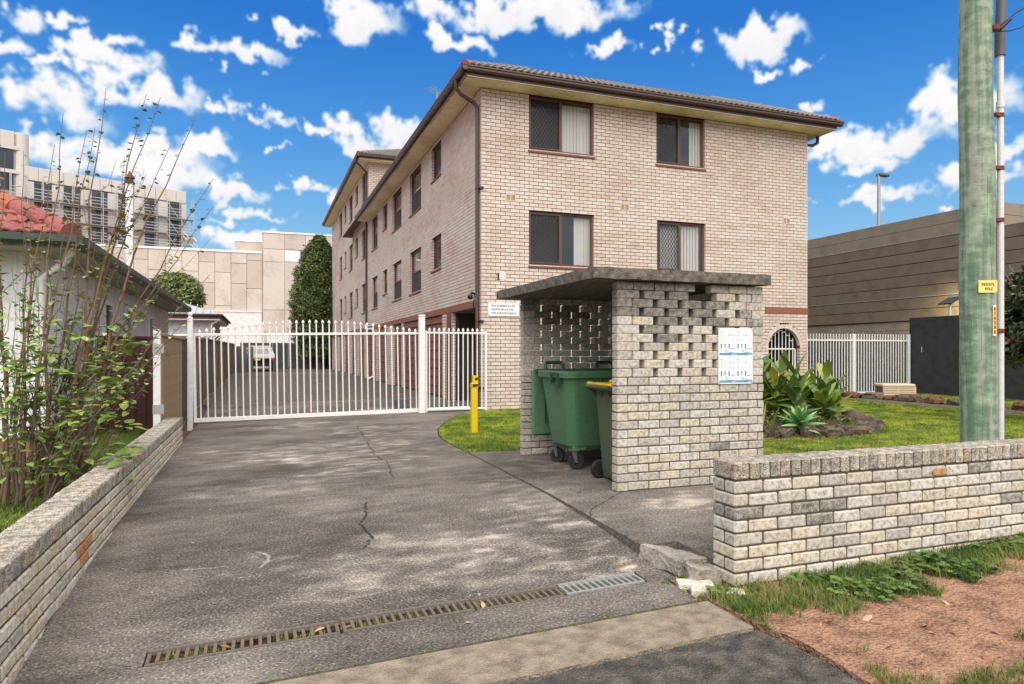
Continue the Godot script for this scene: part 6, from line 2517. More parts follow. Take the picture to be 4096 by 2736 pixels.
	sp.light_size = 0.2
	sp.shadow_enabled = true
	fl.add_child(sp)
	sp.position = tl * Vector3(0.14, -0.03, 0)
	sp.rotation_degrees = Vector3(-35, -80, 0)
	# light pole on the car park deck
	var lp := thing("car_park_light", "tall slim grey car park light pole above the brown warehouse", "lamp post", W(24.0, 5.4, 21.2))
	b = MB.new()
	b.tube([Vector3(0, 0, 0), Vector3(0, 3.5, 0)], [0.08, 0.06], 10)
	part(b, "pole", M.galv, lp)
	b = MB.new()
	b.cbox(Vector3(-0.05, 3.44, -0.12), Vector3(0.5, 3.56, 0.12), 0.03)
	part(b, "lamp_head", M.pvc_grey, lp)
	b = MB.new()
	b.cbox(Vector3(-0.14, 1.25, -0.06), Vector3(-0.05, 1.4, 0.06), 0.02)
	part(b, "camera_box", M.galv, lp)
	# evaporative cooler on the grass
	var ac := thing("cooler_unit", "beige louvred evaporative cooler box standing on the grass", "cooler", W(17.65, 0.2, 15.05), -0.42)
	b = MB.new()
	b.cbox(Vector3(-0.47, 0.33, -0.3), Vector3(0.47, 0.42, 0.3), 0.025)
	part(b, "lid", M.ac, ac)
	b = MB.new()
	b.cbox(Vector3(-0.44, 0.02, -0.27), Vector3(0.44, 0.33, 0.27), 0.01)
	part(b, "body", M.ac_dark, ac)
	for i in 6:
		b = MB.new()
		b.cbox(Vector3(-0.46, 0.04 + i * 0.049, 0.26), Vector3(0.46, 0.075 + i * 0.049, 0.295), 0.006)
		part(b, "louvre", M.ac, ac)
		b = MB.new()
		b.cbox(Vector3(0.435, 0.04 + i * 0.049, -0.28), Vector3(0.47, 0.075 + i * 0.049, 0.28), 0.006)
		part(b, "louvre", M.ac, ac)
	b = MB.new()
	b.cbox(Vector3(-0.03, 0.03, 0.25), Vector3(0.0, 0.34, 0.3), 0.004)
	b.cbox(Vector3(0.42, 0.03, 0.25), Vector3(0.475, 0.34, 0.3), 0.004)
	part(b, "corner_post", M.ac, ac)
	# private pole
	var po := thing("timber_pole", "thick green treated timber power pole behind the low wall", "pole", W(6.75, 0.0, 4.78))
	b = MB.new()
	var path := []
	var rad := []
	for i in 24:
		var yy := 0.1 + i * 0.33
		path.append(Vector3(-0.012 * i * 0.33 + 0.006 * sin(i * 0.9), yy, 0.004 * cos(i * 1.3)))
		rad.append(lerpf(0.166, 0.132, i / 23.0) + 0.002 * sin(i * 2.1))
	b.tube(path, rad, 28)
	var wood := MB.new()
	M.pole = pole_material()
	# wrap the picture once round the pole
	for i in b.v.size():
		var p := b.v[i]
		b.uv[i] = Vector2((atan2(p.x + 0.004 * p.y * 3.0, p.z) / TAU + 0.5), 1.0 - p.y / 8.0)
	for i in range(0, b.v.size(), 3):     # close the seam
		var mx := maxf(b.uv[i].x, maxf(b.uv[i + 1].x, b.uv[i + 2].x))
		for k2 in 3:
			if mx - b.uv[i + k2].x > 0.5:
				b.uv[i + k2] += Vector2(1, 0)
	part(b, "shaft", M.pole, po)
	# drying splits in the timber: real slots are thin dark wedges let into the surface
	var cd := thing("conduit", "white cable conduit with rusty straps strapped to the timber pole", "conduit", W(6.97, 0.0, 4.72))
	b = MB.new()
	b.tube([Vector3(0.0, 0.1, 0), Vector3(-0.005, 4.55, 0.0)], 0.03, 12)
	part(b, "pipe", M.pvc, cd)
	b = MB.new()
	b.tube([Vector3(-0.005, 3.98, 0), Vector3(-0.005, 4.04, 0)], 0.037, 12)
	part(b, "socket", M.pvc, cd)
	b = MB.new()
	b.tube([Vector3(-0.01, 4.5, 0), Vector3(-0.005, 4.75, 0.0), Vector3(0.03, 5.3, 0)], 0.048, 12)
	part(b, "upper_sleeve", M.pvc_grey, cd)
	for yy in [1.72, 2.83, 3.35, 3.88]:
		b = MB.new()
		b.tube([Vector3(-0.002, yy, 0), Vector3(-0.002, yy + 0.045, 0)], 0.033, 12)
		b.box(Vector3(-0.09, yy + 0.005, -0.012), Vector3(-0.02, yy + 0.04, 0.025))
		part(b, "strap", M.rust, cd)
		b = MB.new()
		b.tube([Vector3(0.0, yy + 0.045, 0.0), Vector3(0.0, yy + 0.09, 0.0)], [0.0305, 0.0302], 12)
	var ps := thing("private_pole_sign", "small yellow private pole plate nailed to the timber pole", "sign", W(6.655, 2.17, 4.63), -0.466)
	b = MB.new()
	b.cbox(Vector3(-0.085, -0.06, 0), Vector3(0.085, 0.06, 0.003), 0.001)
	part(b, "plate", M.sign_yellow, ps)
	text_part("PRIVATE", 0.04, M.ink, ps, Vector3(0, 0.02, 0.0035), "Droid Sans", true, 0.002, 0.76)
	text_part("POLE", 0.04, M.ink, ps, Vector3(0.008, -0.024, 0.0035), "Droid Sans", true, 0.002, 0.76)
	for sx in [-0.07, 0.07]:
		for sy in [-0.048, 0.048]:
			b = MB.new()
			b.tube([Vector3(sx, sy, 0.002), Vector3(sx, sy, 0.005)], 0.005, 6)
			part(b, "nail", M.steel, ps)
	var ns := thing("pole_number_sign", "narrow amber number strip fixed upright on the timber pole", "sign", W(6.722, 1.84, 4.612), -0.08)
	b = MB.new()
	b.cbox(Vector3(-0.021, -0.15, 0), Vector3(0.021, 0.15, 0.003), 0.001)
	part(b, "strip", M.sign_white, ns)
	b = MB.new()
	b.box(Vector3(-0.017, -0.135, 0.0032), Vector3(0.017, 0.135, 0.0045))
	part(b, "face", M.sign_amber, ns)
	var num := "616396"
	for i in 6:
		text_part(num[i], 0.042, M.ink, ns, Vector3(0, 0.112 - i * 0.045, 0.005), "Droid Sans", true, 0.002)
	# service wires at the pole top
	var wr := thing("service_wires", "black service wires clamped to the pole near the top right corner", "wires", W(6.78, 4.7, 4.65))
	b = MB.new()
	b.tube([Vector3(0.0, 0.0, 0.0), Vector3(0.06, 0.06, 0.05), Vector3(0.18, 0.16, 0.08), Vector3(1.2, 0.75, 0.2)], 0.008, 6)
	b.tube([Vector3(0.02, -0.02, 0.02), Vector3(0.12, -0.02, 0.07), Vector3(0.24, 0.02, 0.1), Vector3(0.4, 0.16, 0.12), Vector3(0.7, 0.5, 0.12)], 0.006, 6)
	part(b, "wire", M.black, wr)
	b = MB.new()
	b.cbox(Vector3(-0.05, -0.02, -0.02), Vector3(0.03, 0.04, 0.04), 0.01)
	part(b, "clamp", M.rust, wr)
	b = MB.new()
	b.tube([Vector3(0.03, 0.0, 0.03), Vector3(0.13, 0.1, 0.06)], 0.02, 8)
	part(b, "insulator", M.black, wr)

func pole_material() -> StandardMaterial3D:
	var w := 512
	var h := 2048
	var f1 := noise(401, 0.02, 4)
	var a := f1.get_image(w, h / 8)       # stretched sideways growth
	a.resize(w, h, Image.INTERPOLATE_CUBIC)
	var g := noise(402, 0.03, 4).get_image(w / 4, h)
	g.resize(w, h, Image.INTERPOLATE_CUBIC)
	var fine := noise(403, 0.2, 3).get_image(w, h)
	var ad := a.get_data()
	var gd := g.get_data()
	var fd := fine.get_data()
	var out := PackedByteArray()
	out.resize(w * h * 3)
	var lo := srgb(104, 126, 104)
	var hi := srgb(164, 180, 156)
	var gr := srgb(150, 150, 136)
	for i in w * h:
		var t := clampf(0.5 + (ad[i] - 128.0) / 170.0 + (gd[i] - 128.0) / 190.0 + (fd[i] - 128.0) / 420.0, 0.0, 1.0)
		var c := lo.lerp(hi, t)
		var k := clampf((ad[i] - 150.0) / 60.0, 0.0, 0.7)
		c = c.lerp(gr, k)
		out[i * 3] = int(c.r * 255)
		out[i * 3 + 1] = int(c.g * 255)
		out[i * 3 + 2] = int(c.b * 255)
	var im := Image.create_from_data(w, h, false, Image.FORMAT_RGB8, out)
	var r := RandomNumberGenerator.new()
	r.seed = 3
	for k in 70:                           # long drying cracks
		var x := float(r.randi_range(0, w - 1))
		var y := r.randi_range(0, h - 300)
		for s in r.randi_range(40, 260):
			x += r.randf_range(-0.35, 0.35)
			var c := im.get_pixel(posmod(int(x), w), y + s)
			im.set_pixel(posmod(int(x), w), y + s, c.darkened(0.6))
	for k in 900:                          # fine cross ripples from peeling
		var x := r.randi_range(0, w - 1)
		var y := r.randi_range(2, h - 3)
		for s in r.randi_range(6, 34):
			var c := im.get_pixel((x + s) % w, y + (s / 14))
			im.set_pixel((x + s) % w, y + (s / 14), c.darkened(0.22))
	var m := StandardMaterial3D.new()
	m.albedo_texture = ImageTexture.create_from_image(im)
	m.roughness = 0.85
	return m

# ---------------------------------------------------------------- bins
func rring(hx: float, hz: float, r: float, y: float, seg := 5) -> PackedVector3Array:
	var out := PackedVector3Array()
	for c in 4:
		var cx: float = (hx - r) * [1, -1, -1, 1][c]
		var cz: float = (hz - r) * [1, 1, -1, -1][c]
		for i in seg + 1:
			var a := PI * 0.5 * (c + float(i) / seg)
			out.append(Vector3(cx + cos(a) * r, y, cz + sin(a) * r))
	return out

func loft(b: MB, rings: Array, cap_lo := true, cap_hi := true, inward := false) -> void:
	for k in rings.size() - 1:
		var p: PackedVector3Array = rings[k]
		var q: PackedVector3Array = rings[k + 1]
		var m := p.size()
		for i in m:
			var j := (i + 1) % m
			var ax := Vector3(0, (p[i].y + q[i].y) * 0.5, 0)
			var o := (p[i] + q[j]) * 0.5 - ax
			b.fquad(p[i], p[j], q[j], q[i], -o if inward else o)
	for e in [[0, cap_lo, Vector3.DOWN], [rings.size() - 1, cap_hi, Vector3.UP]]:
		if e[1]:
			var p: PackedVector3Array = rings[e[0]]
			for i in range(1, p.size() - 1):
				b.tri(p[0], p[i], p[i + 1], e[2], e[2], e[2])

func castor(parent: Node, at: Vector3, turn: float, r: float) -> void:
	var g := group_node("castor", parent)
	g.transform = Transform3D(Basis(Vector3.UP, turn), at)
	var t := Transform3D(Basis(Vector3(0, 0, 1), PI / 2), Vector3(0, r, 0))
	var b := MB.new()
	b.lathe([[r * 0.55, -0.02], [r * 0.9, -0.024], [r, -0.014], [r, 0.014], [r * 0.9, 0.024], [r * 0.55, 0.02]], 22, t)
	part(b, "tyre", M.rubber, g)
	b = MB.new()
	b.lathe([[0.0, -0.022], [r * 0.25, -0.022], [r * 0.3, -0.012], [r * 0.56, -0.012], [r * 0.56, 0.012], [r * 0.3, 0.012], [r * 0.25, 0.022], [0.0, 0.022]], 18, t)
	part(b, "rim", M.black, g)
	b = MB.new()
	for s in [-1, 1]:
		b.prism(PackedVector2Array([Vector2(-0.015, r - 0.015), Vector2(0.015, r - 0.015), Vector2(0.06, r * 2 + 0.03), Vector2(0.0, r * 2 + 0.03)]), s * 0.03 - 0.002, s * 0.03 + 0.002, Transform3D(Basis(Vector3.UP, PI / 2), Vector3.ZERO))
	b.box(Vector3(-0.05, r * 2 + 0.03, -0.09), Vector3(0.05, r * 2 + 0.045, 0.03))
	part(b, "fork", M.pvc_grey, g)

func make_bins() -> void:
	var y := 0.178
	var g := thing("large_wheeled_bin", "large green four wheeled rubbish bin with open lid inside the shelter", "bin", W(3.91, y, 7.42))
	var b := MB.new()
	loft(b, [rring(0.50, 0.27, 0.10, 0.215), rring(0.56, 0.31, 0.12, 0.27), rring(0.585, 0.335, 0.13, 0.42), rring(0.655, 0.41, 0.13, 1.06)], true, false)
	part(b, "body", M.bin_green, g)
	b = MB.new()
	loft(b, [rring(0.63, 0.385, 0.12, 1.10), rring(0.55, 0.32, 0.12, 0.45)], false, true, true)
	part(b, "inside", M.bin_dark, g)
	b = MB.new()
	loft(b, [rring(0.655, 0.41, 0.13, 1.055), rring(0.695, 0.45, 0.14, 1.06), rring(0.70, 0.455, 0.14, 1.12), rring(0.685, 0.44, 0.14, 1.135), rring(0.635, 0.39, 0.12, 1.135), rring(0.63, 0.385, 0.12, 1.09)], false, false)
	part(b, "rim", M.bin_green, g)
	for i in 6:                            # comb ribs under the front lip
		b = MB.new()
		b.prism(PackedVector2Array([Vector2(0.40, 0.88), Vector2(0.445, 1.06), Vector2(0.40, 1.06)]), -0.005, 0.005, Transform3D(Basis(Vector3(0, 0, 1), Vector3.UP, Vector3(1, 0, 0)), Vector3(-0.4 + i * 0.16, 0, 0)))
		part(b, "lip_rib", M.bin_green, g)
	b = MB.new()                           # lifting bracket on the end
	ring(b, 0.22, 0.15, 0.025, 0.0, 0.05, -0.11, 0.97)
	part(b, "side_handle", M.bin_dark, g, Transform3D(Basis(Vector3.UP, -PI / 2), Vector3(-0.665, 0, 0.17)))
	for s in [-1, 1]:
		for e in [-1, 1]:
			b = MB.new()
			b.cbox(Vector3(s * 0.43 - 0.09, 0.205, e * 0.22 - 0.08), Vector3(s * 0.43 + 0.09, 0.33, e * 0.22 + 0.08), 0.02)
			part(b, "castor_housing", M.bin_green, g)
			castor(g, Vector3(s * 0.47, 0.0, e * 0.26), [0.7, 1.3, -0.4, 0.25][(s + 1) + (e + 1) / 2], 0.092)
	# lid folded right back, hanging behind
	b = MB.new()
	b.cbox(Vector3(-0.68, 0.30, -0.60), Vector3(0.68, 1.14, -0.555), 0.02)
	part(b, "lid", M.bin_green, g)
	b = MB.new()
	ring(b, 1.30, 0.78, 0.12, -0.555, -0.515, -0.65, 0.33)
	part(b, "lid_rim", M.bin_green, g)
	for x in [-0.42, 0.3]:
		b = MB.new()
		b.tube([Vector3(x - 0.12, 1.10, -0.46), Vector3(x - 0.12, 1.2, -0.48), Vector3(x - 0.1, 1.225, -0.5), Vector3(x + 0.1, 1.225, -0.5), Vector3(x + 0.12, 1.2, -0.48), Vector3(x + 0.12, 1.10, -0.46)], 0.022, 8)
		part(b, "hinge_handle", M.bin_dark, g)
	b = MB.new()
	b.tube([Vector3(-0.66, 1.12, -0.5), Vector3(0.66, 1.12, -0.5)], 0.025, 8)
	part(b, "hinge_bar", M.bin_dark, g)
	# two wheeled bin
	var w := thing("small_wheeled_bin", "olive green two wheeled bin with yellow lid beside the large bin", "bin", W(3.70, 0.17, 6.36))
	b = MB.new()
	loft(b, [rring(0.23, 0.21, 0.04, 0.03), rring(0.24, 0.22, 0.045, 0.09), rring(0.30, 0.265, 0.05, 0.96)], true, false)
	part(b, "body", M.bin_olive, w)
	b = MB.new()
	loft(b, [rring(0.30, 0.265, 0.05, 0.955), rring(0.33, 0.295, 0.05, 0.96), rring(0.33, 0.295, 0.05, 0.995), rring(0.31, 0.275, 0.05, 0.995)], false, false)
	part(b, "rim", M.bin_olive, w)
	b = MB.new()
	b.cbox(Vector3(-0.33, 0.992, -0.29), Vector3(0.36, 1.035, 0.29), 0.015)
	b.cbox(Vector3(-0.15, 1.03, -0.22), Vector3(0.33, 1.065, 0.22), 0.012)
	part(b, "lid", M.bin_yellow, w)
	b = MB.new()
	b.tube([Vector3(-0.40, 1.0, -0.26), Vector3(-0.40, 1.0, 0.26)], 0.022, 10)
	part(b, "handle_bar", M.bin_olive, w)
	for z in [-0.26, -0.09, 0.09, 0.26]:
		b = MB.new()
		b.prism(PackedVector2Array([Vector2(-0.42, 1.01), Vector2(-0.27, 1.0), Vector2(-0.27, 0.86), Vector2(-0.36, 0.96)]), z - 0.012, z + 0.012)
		part(b, "handle_web", M.bin_olive, w)
	for z in [-0.24, 0.24]:
		b = MB.new()
		b.tube([Vector3(-0.36, 1.02, z - 0.03), Vector3(-0.36, 1.02, z + 0.03)], 0.028, 10)
		part(b, "hinge", M.bin_yellow, w)
		var t := Transform3D(Basis(Vector3.RIGHT, PI / 2), Vector3(-0.25, 0.1, z))
		b = MB.new()
		b.lathe([[0.055, -0.024], [0.09, -0.024], [0.1, -0.012], [0.1, 0.012], [0.09, 0.024], [0.055, 0.024]], 22, t)
		var wh := part(b, "wheel", M.rubber, w)
		b = MB.new()
		b.lathe([[0.0, -0.02], [0.056, -0.016], [0.056, 0.016], [0.0, 0.02]], 16, t)
		part(b, "hub", M.black, wh)

# ---------------------------------------------------------------- plants
func at_px(px: float, py: float, f: float) -> Vector3:
	var r := (px - 2048.0) / 2731.0 * f
	var a := deg_to_rad(20.3)
	return Vector3(r * cos(a) + f * sin(a), 1.52 + (1413.0 - py) / 2731.0 * f, -(f * cos(a) - r * sin(a)))

func heart_leaf() -> Mesh:
	# unit leaf, tip towards -z, 1 long
	var b := MB.new()
	var half := [[0.0, 0.0], [0.22, 0.10], [0.40, -0.14], [0.40, -0.38], [0.27, -0.66], [0.10, -0.88], [0.0, -1.0]]
	for s in [-1, 1]:
		for i in half.size() - 1:
			var p: Array = half[i]
			var q: Array = half[i + 1]
			var P := Vector3(s * p[0], 0.16 * p[0] - 0.12 * p[1] * p[1], p[1])
			var Q := Vector3(s * q[0], 0.16 * q[0] - 0.12 * q[1] * q[1], q[1])
			var C := Vector3(0, -0.12 * 0.12, -0.35)
			var nn := (P - C).cross(Q - C).normalized()
			if nn.y < 0:
				nn = -nn
			b.tri(C, P, Q, nn, nn, nn)
	return b.mesh()

func leaf_mat(c: Color, rough := 0.5) -> StandardMaterial3D:
	var m := mat(c, rough)
	m.backlight_enabled = true
	m.backlight = Color(c.r * 0.5, c.g * 0.5, c.b * 0.25)
	return m

func make_plants() -> void:
	make_shrub()
	make_garden_bed()
	leaf_tree("wall_shrub", "yellow green leafy shrub beside the right corner of the flats", W(14.95, 0.2, 17.4), 4.0, 0.62, 1.2, 900, [srgb(110, 130, 44), srgb(150, 160, 60), srgb(176, 178, 84)], 8, 0.14)
	leaf_tree("berry_shrub", "dark leaved shrub with red flowers at the right edge behind the pole", W(14.35, 0.2, 8.75), 3.1, 1.25, 1.15, 2600, [srgb(44, 58, 40), srgb(70, 84, 56), srgb(104, 112, 80)], 9, 0.12)
	var t := get_node("berry_shrub")
	var r := RandomNumberGenerator.new()
	r.seed = 44
	var fm := rock_mesh(Vector3(0.03, 0.03, 0.03), 3, 0.3, 4)
	var red := mat(srgb(176, 40, 66), 0.6)
	for i in 24:
		var a := r.randf() * TAU
		put(fm, "flower", red, t, Transform3D(Basis.IDENTITY, Vector3(cos(a) * 1.15, r.randf_range(1.4, 2.6), sin(a) * 1.15)))

func make_shrub() -> void:
	var root := at_px(130, 2040, 6.7)
	root.y = 0.1
	var sh := thing("mulberry_shrub", "tall many stemmed shrub with sparse fresh green leaves in front of the cottage", "shrub", Vector3.ZERO)
	var r := RandomNumberGenerator.new()
	r.seed = 2024
	var leaves := []                       # transform, big
	var stems := [
		[287, 1942, 6.8, 430, 354, 6.7, 0.030], [240, 1975, 6.6, 582, 376, 6.9, 0.027], [217, 1986, 6.9, 647, 389, 7.0, 0.026],
		[287, 1950, 6.5, 789, 465, 6.6, 0.030], [180, 2010, 6.4, 252, 453, 6.3, 0.024], [150, 2010, 6.6, 383, 510, 6.7, 0.025],
		[115, 2057, 6.3, 341, 520, 6.4, 0.024], [80, 2040, 6.4, 217, 580, 6.6, 0.022], [60, 2050, 6.7, 92, 603, 6.9, 0.022],
		[20, 2050, 6.3, 3, 485, 6.4, 0.022], [230, 1990, 7.0, 689, 571, 7.2, 0.024], [200, 2000, 6.5, 848, 715, 6.4, 0.022],
		[270, 1960, 6.9, 851, 826, 6.8, 0.022], [190, 2010, 6.3, 845, 1097, 6.2, 0.018], [10, 2060, 6.6, 25, 610, 6.5, 0.022],
		[140, 2020, 6.9, 536, 785, 7.0, 0.02], [170, 2030, 6.2, 765, 1260, 6.1, 0.018], [250, 1985, 6.3, 631, 1349, 6.0, 0.016],
		[290, 1960, 6.4, 606, 1500, 6.0, 0.014], [100, 2060, 6.1, 470, 1480, 5.9, 0.014], [60, 2070, 6.2, 150, 1150, 6.0, 0.018],
		[30, 2080, 6.4, -80, 700, 6.6, 0.022], [90, 2050, 7.0, 120, 800, 7.2, 0.02], [0, 2090, 6.0, 60, 1250, 5.9, 0.016],
		[210, 2000, 6.7, 330, 900, 6.8, 0.02], [120, 2040, 6.8, 470, 1050, 6.9, 0.018], [-40, 2090, 6.3, -140, 560, 6.4, 0.022]]
	var leafy := func(path: Array, rad0: float, dens: float, big: float):
		# leaves alternate up the last part of a stem
		var cum := 0.0
		for i in range(1, path.size()):
			var seg: Vector3 = path[i] - path[i - 1]
			var n := int(ceil(seg.length() / 0.055))
			for k in n:
				if r.randf() > dens:
					continue
				var f := (i - 1 + float(k) / n) / (path.size() - 1)
				var p: Vector3 = path[i - 1] + seg * (float(k) / n)
				var a := r.randf() * TAU
				var outd := (Vector3(cos(a), r.randf_range(-0.2, 0.5), sin(a))).normalized()
				var sz := big * r.randf_range(0.6, 1.25) * lerpf(1.0, 0.55, f)
				var droop := (outd + Vector3(0, r.randf_range(-0.6, 0.1), 0)).normalized()
				leaves.append([Transform3D(Basis.looking_at(droop, Vector3(r.randf_range(-0.4, 0.4), 1, r.randf_range(-0.4, 0.4)).normalized()).scaled(Vector3(sz, sz, sz)), p + outd * 0.015), p.y])
	for s in stems:
		var a := at_px(s[0], s[1], s[2])
		a.y = 0.08
		var e := at_px(s[3], s[4], s[5])
		var path := []
		var rad := []
		var n := 11
		var bow := Vector3(e.x - a.x, 0, e.z - a.z) * 0.22
		var ph := r.randf() * TAU
		for i in n + 1:
			var t := float(i) / n
			var p := a.lerp(e, t)
			p += -bow * sin(PI * t) * 0.5 + Vector3(cos(ph + t * 5.0), 0, sin(ph + t * 4.0)) * 0.05 * sin(PI * t) + Vector3(sin(i * 2.3 + ph), 0, cos(i * 1.7 + ph)) * 0.014
			path.append(p)
			rad.append(s[6] * pow(1.0 - t * 0.9, 1.3) * 0.82 + 0.0012)
		var b := MB.new()
		b.tube(path, rad, 7)
		part(b, "stem", M.bark if s[6] > 0.019 else M.bark_grey, sh)
		leafy.call(path.slice(6), rad[6], 0.62, 0.075)
		leafy.call(path.slice(2, 7), rad[1], 0.3, 0.10)
		# side twigs
		for k in r.randi_range(6, 9):
			var i := r.randi_range(2, n - 3)
			var p: Vector3 = path[i]
			var dirv: Vector3 = (path[i + 1] - path[i]).normalized()
			var ang := r.randf() * TAU
			var sd := Vector3(cos(ang), 0.25, sin(ang))
			var ln := r.randf_range(0.25, 0.75)
			var tp := [p, p + (dirv * 0.5 + sd * 0.6).normalized() * ln * 0.5, p + (dirv * 0.9 + sd * 0.45).normalized() * ln]
			var tb := MB.new()
			tb.tube(tp, [rad[i] * 0.5, rad[i] * 0.33, 0.0015], 5)
			part(tb, "twig", M.bark_grey, sh)
			leafy.call(tp, 0.0, 0.6, 0.085 if i < 6 else 0.06)
	# low leafy tufts among the stems
	for k in 60:
		var c := at_px(r.randf_range(-20, 560), r.randf_range(1330, 1950), r.randf_range(5.9, 7.0))
		for q in r.randi_range(4, 9):
			var a := r.randf() * TAU
			var outd := Vector3(cos(a), r.randf_range(-0.5, 0.4), sin(a)).normalized()
			var sz := r.randf_range(0.07, 0.14)
			leaves.append([Transform3D(Basis.looking_at(outd, Vector3(0.1, 1, 0.1).normalized()).scaled(Vector3(sz, sz, sz)), c + outd * r.randf_range(0.02, 0.09)), c.y])
		var near: Array = stems[r.randi_range(0, stems.size() - 1)]
		var tb := MB.new()
		var anchor := at_px(near[0], near[1], near[2]).lerp(at_px(near[3], near[4], near[5]), clampf((c.y - 0.5) / 4.5, 0.02, 0.6))
		tb.tube([anchor, anchor.lerp(c, 0.6) + Vector3(0, -0.04, 0), c], [0.005, 0.004, 0.002], 5)
		part(tb, "twig", M.bark_grey, sh)
	var lm := heart_leaf()
	var cols := [srgb(112, 146, 60), srgb(138, 164, 72), srgb(164, 176, 82), srgb(120, 152, 86), srgb(150, 138, 76), srgb(140, 100, 72)]
	var mats := []
	for c in cols:
		mats.append(leaf_mat(c))
	var xf := []
	var cc := []
	var sc := []
	for i in leaves.size():
		var t: Transform3D = leaves[i][0]
		sc.append([t.basis.x.length() / t.origin.distance_to(EYE), i])
	sc.sort_custom(func(p, q): return p[0] > q[0] or (p[0] == q[0] and p[1] < q[1]))
	for k in sc.size():
		var e: Array = leaves[sc[k][1]]
		var ci := r.randi_range(0, 3)
		if e[1] > 2.2 and r.randf() < 0.45:
			ci = 4 + r.randi_range(0, 1)
		if k < 300:
			put(lm, "leaf", mats[ci], sh, e[0])
		else:
			xf.append(e[0])
			cc.append(cols[ci].srgb_to_linear())
	scatter("leaves", lm, M.blade, xf, cc, sh)

func blade_leaf(len_: float, wid: float, bend: float, fold: float, point: float) -> Mesh:
	# grows along +y from the origin, arching towards +z
	var b := MB.new()
	var n := 7
	var P := []
	for i in n + 1:
		var t := float(i) / n
		var ang := bend * t
		var y := len_ * t * cos(ang * 0.5)
		var z := len_ * t * sin(ang * 0.5) * 1.1
		var w := wid * 0.5 * pow(sin(PI * clampf(pow(t, point) * 0.93 + 0.07, 0, 1)), 0.75)
		if i == n:
			w = 0.0
		P.append([Vector3(-w, y, z + fold * w), Vector3(0, y, z), Vector3(w, y, z + fold * w)])
	for i in n:
		for k in 2:
			var A: Vector3 = P[i][k]
			var B: Vector3 = P[i][k + 1]
			var C: Vector3 = P[i + 1][k + 1]
			var D: Vector3 = P[i + 1][k]
			b.fquad(A, B, C, D, Vector3(0, 0.2, -1))
	return b.mesh()

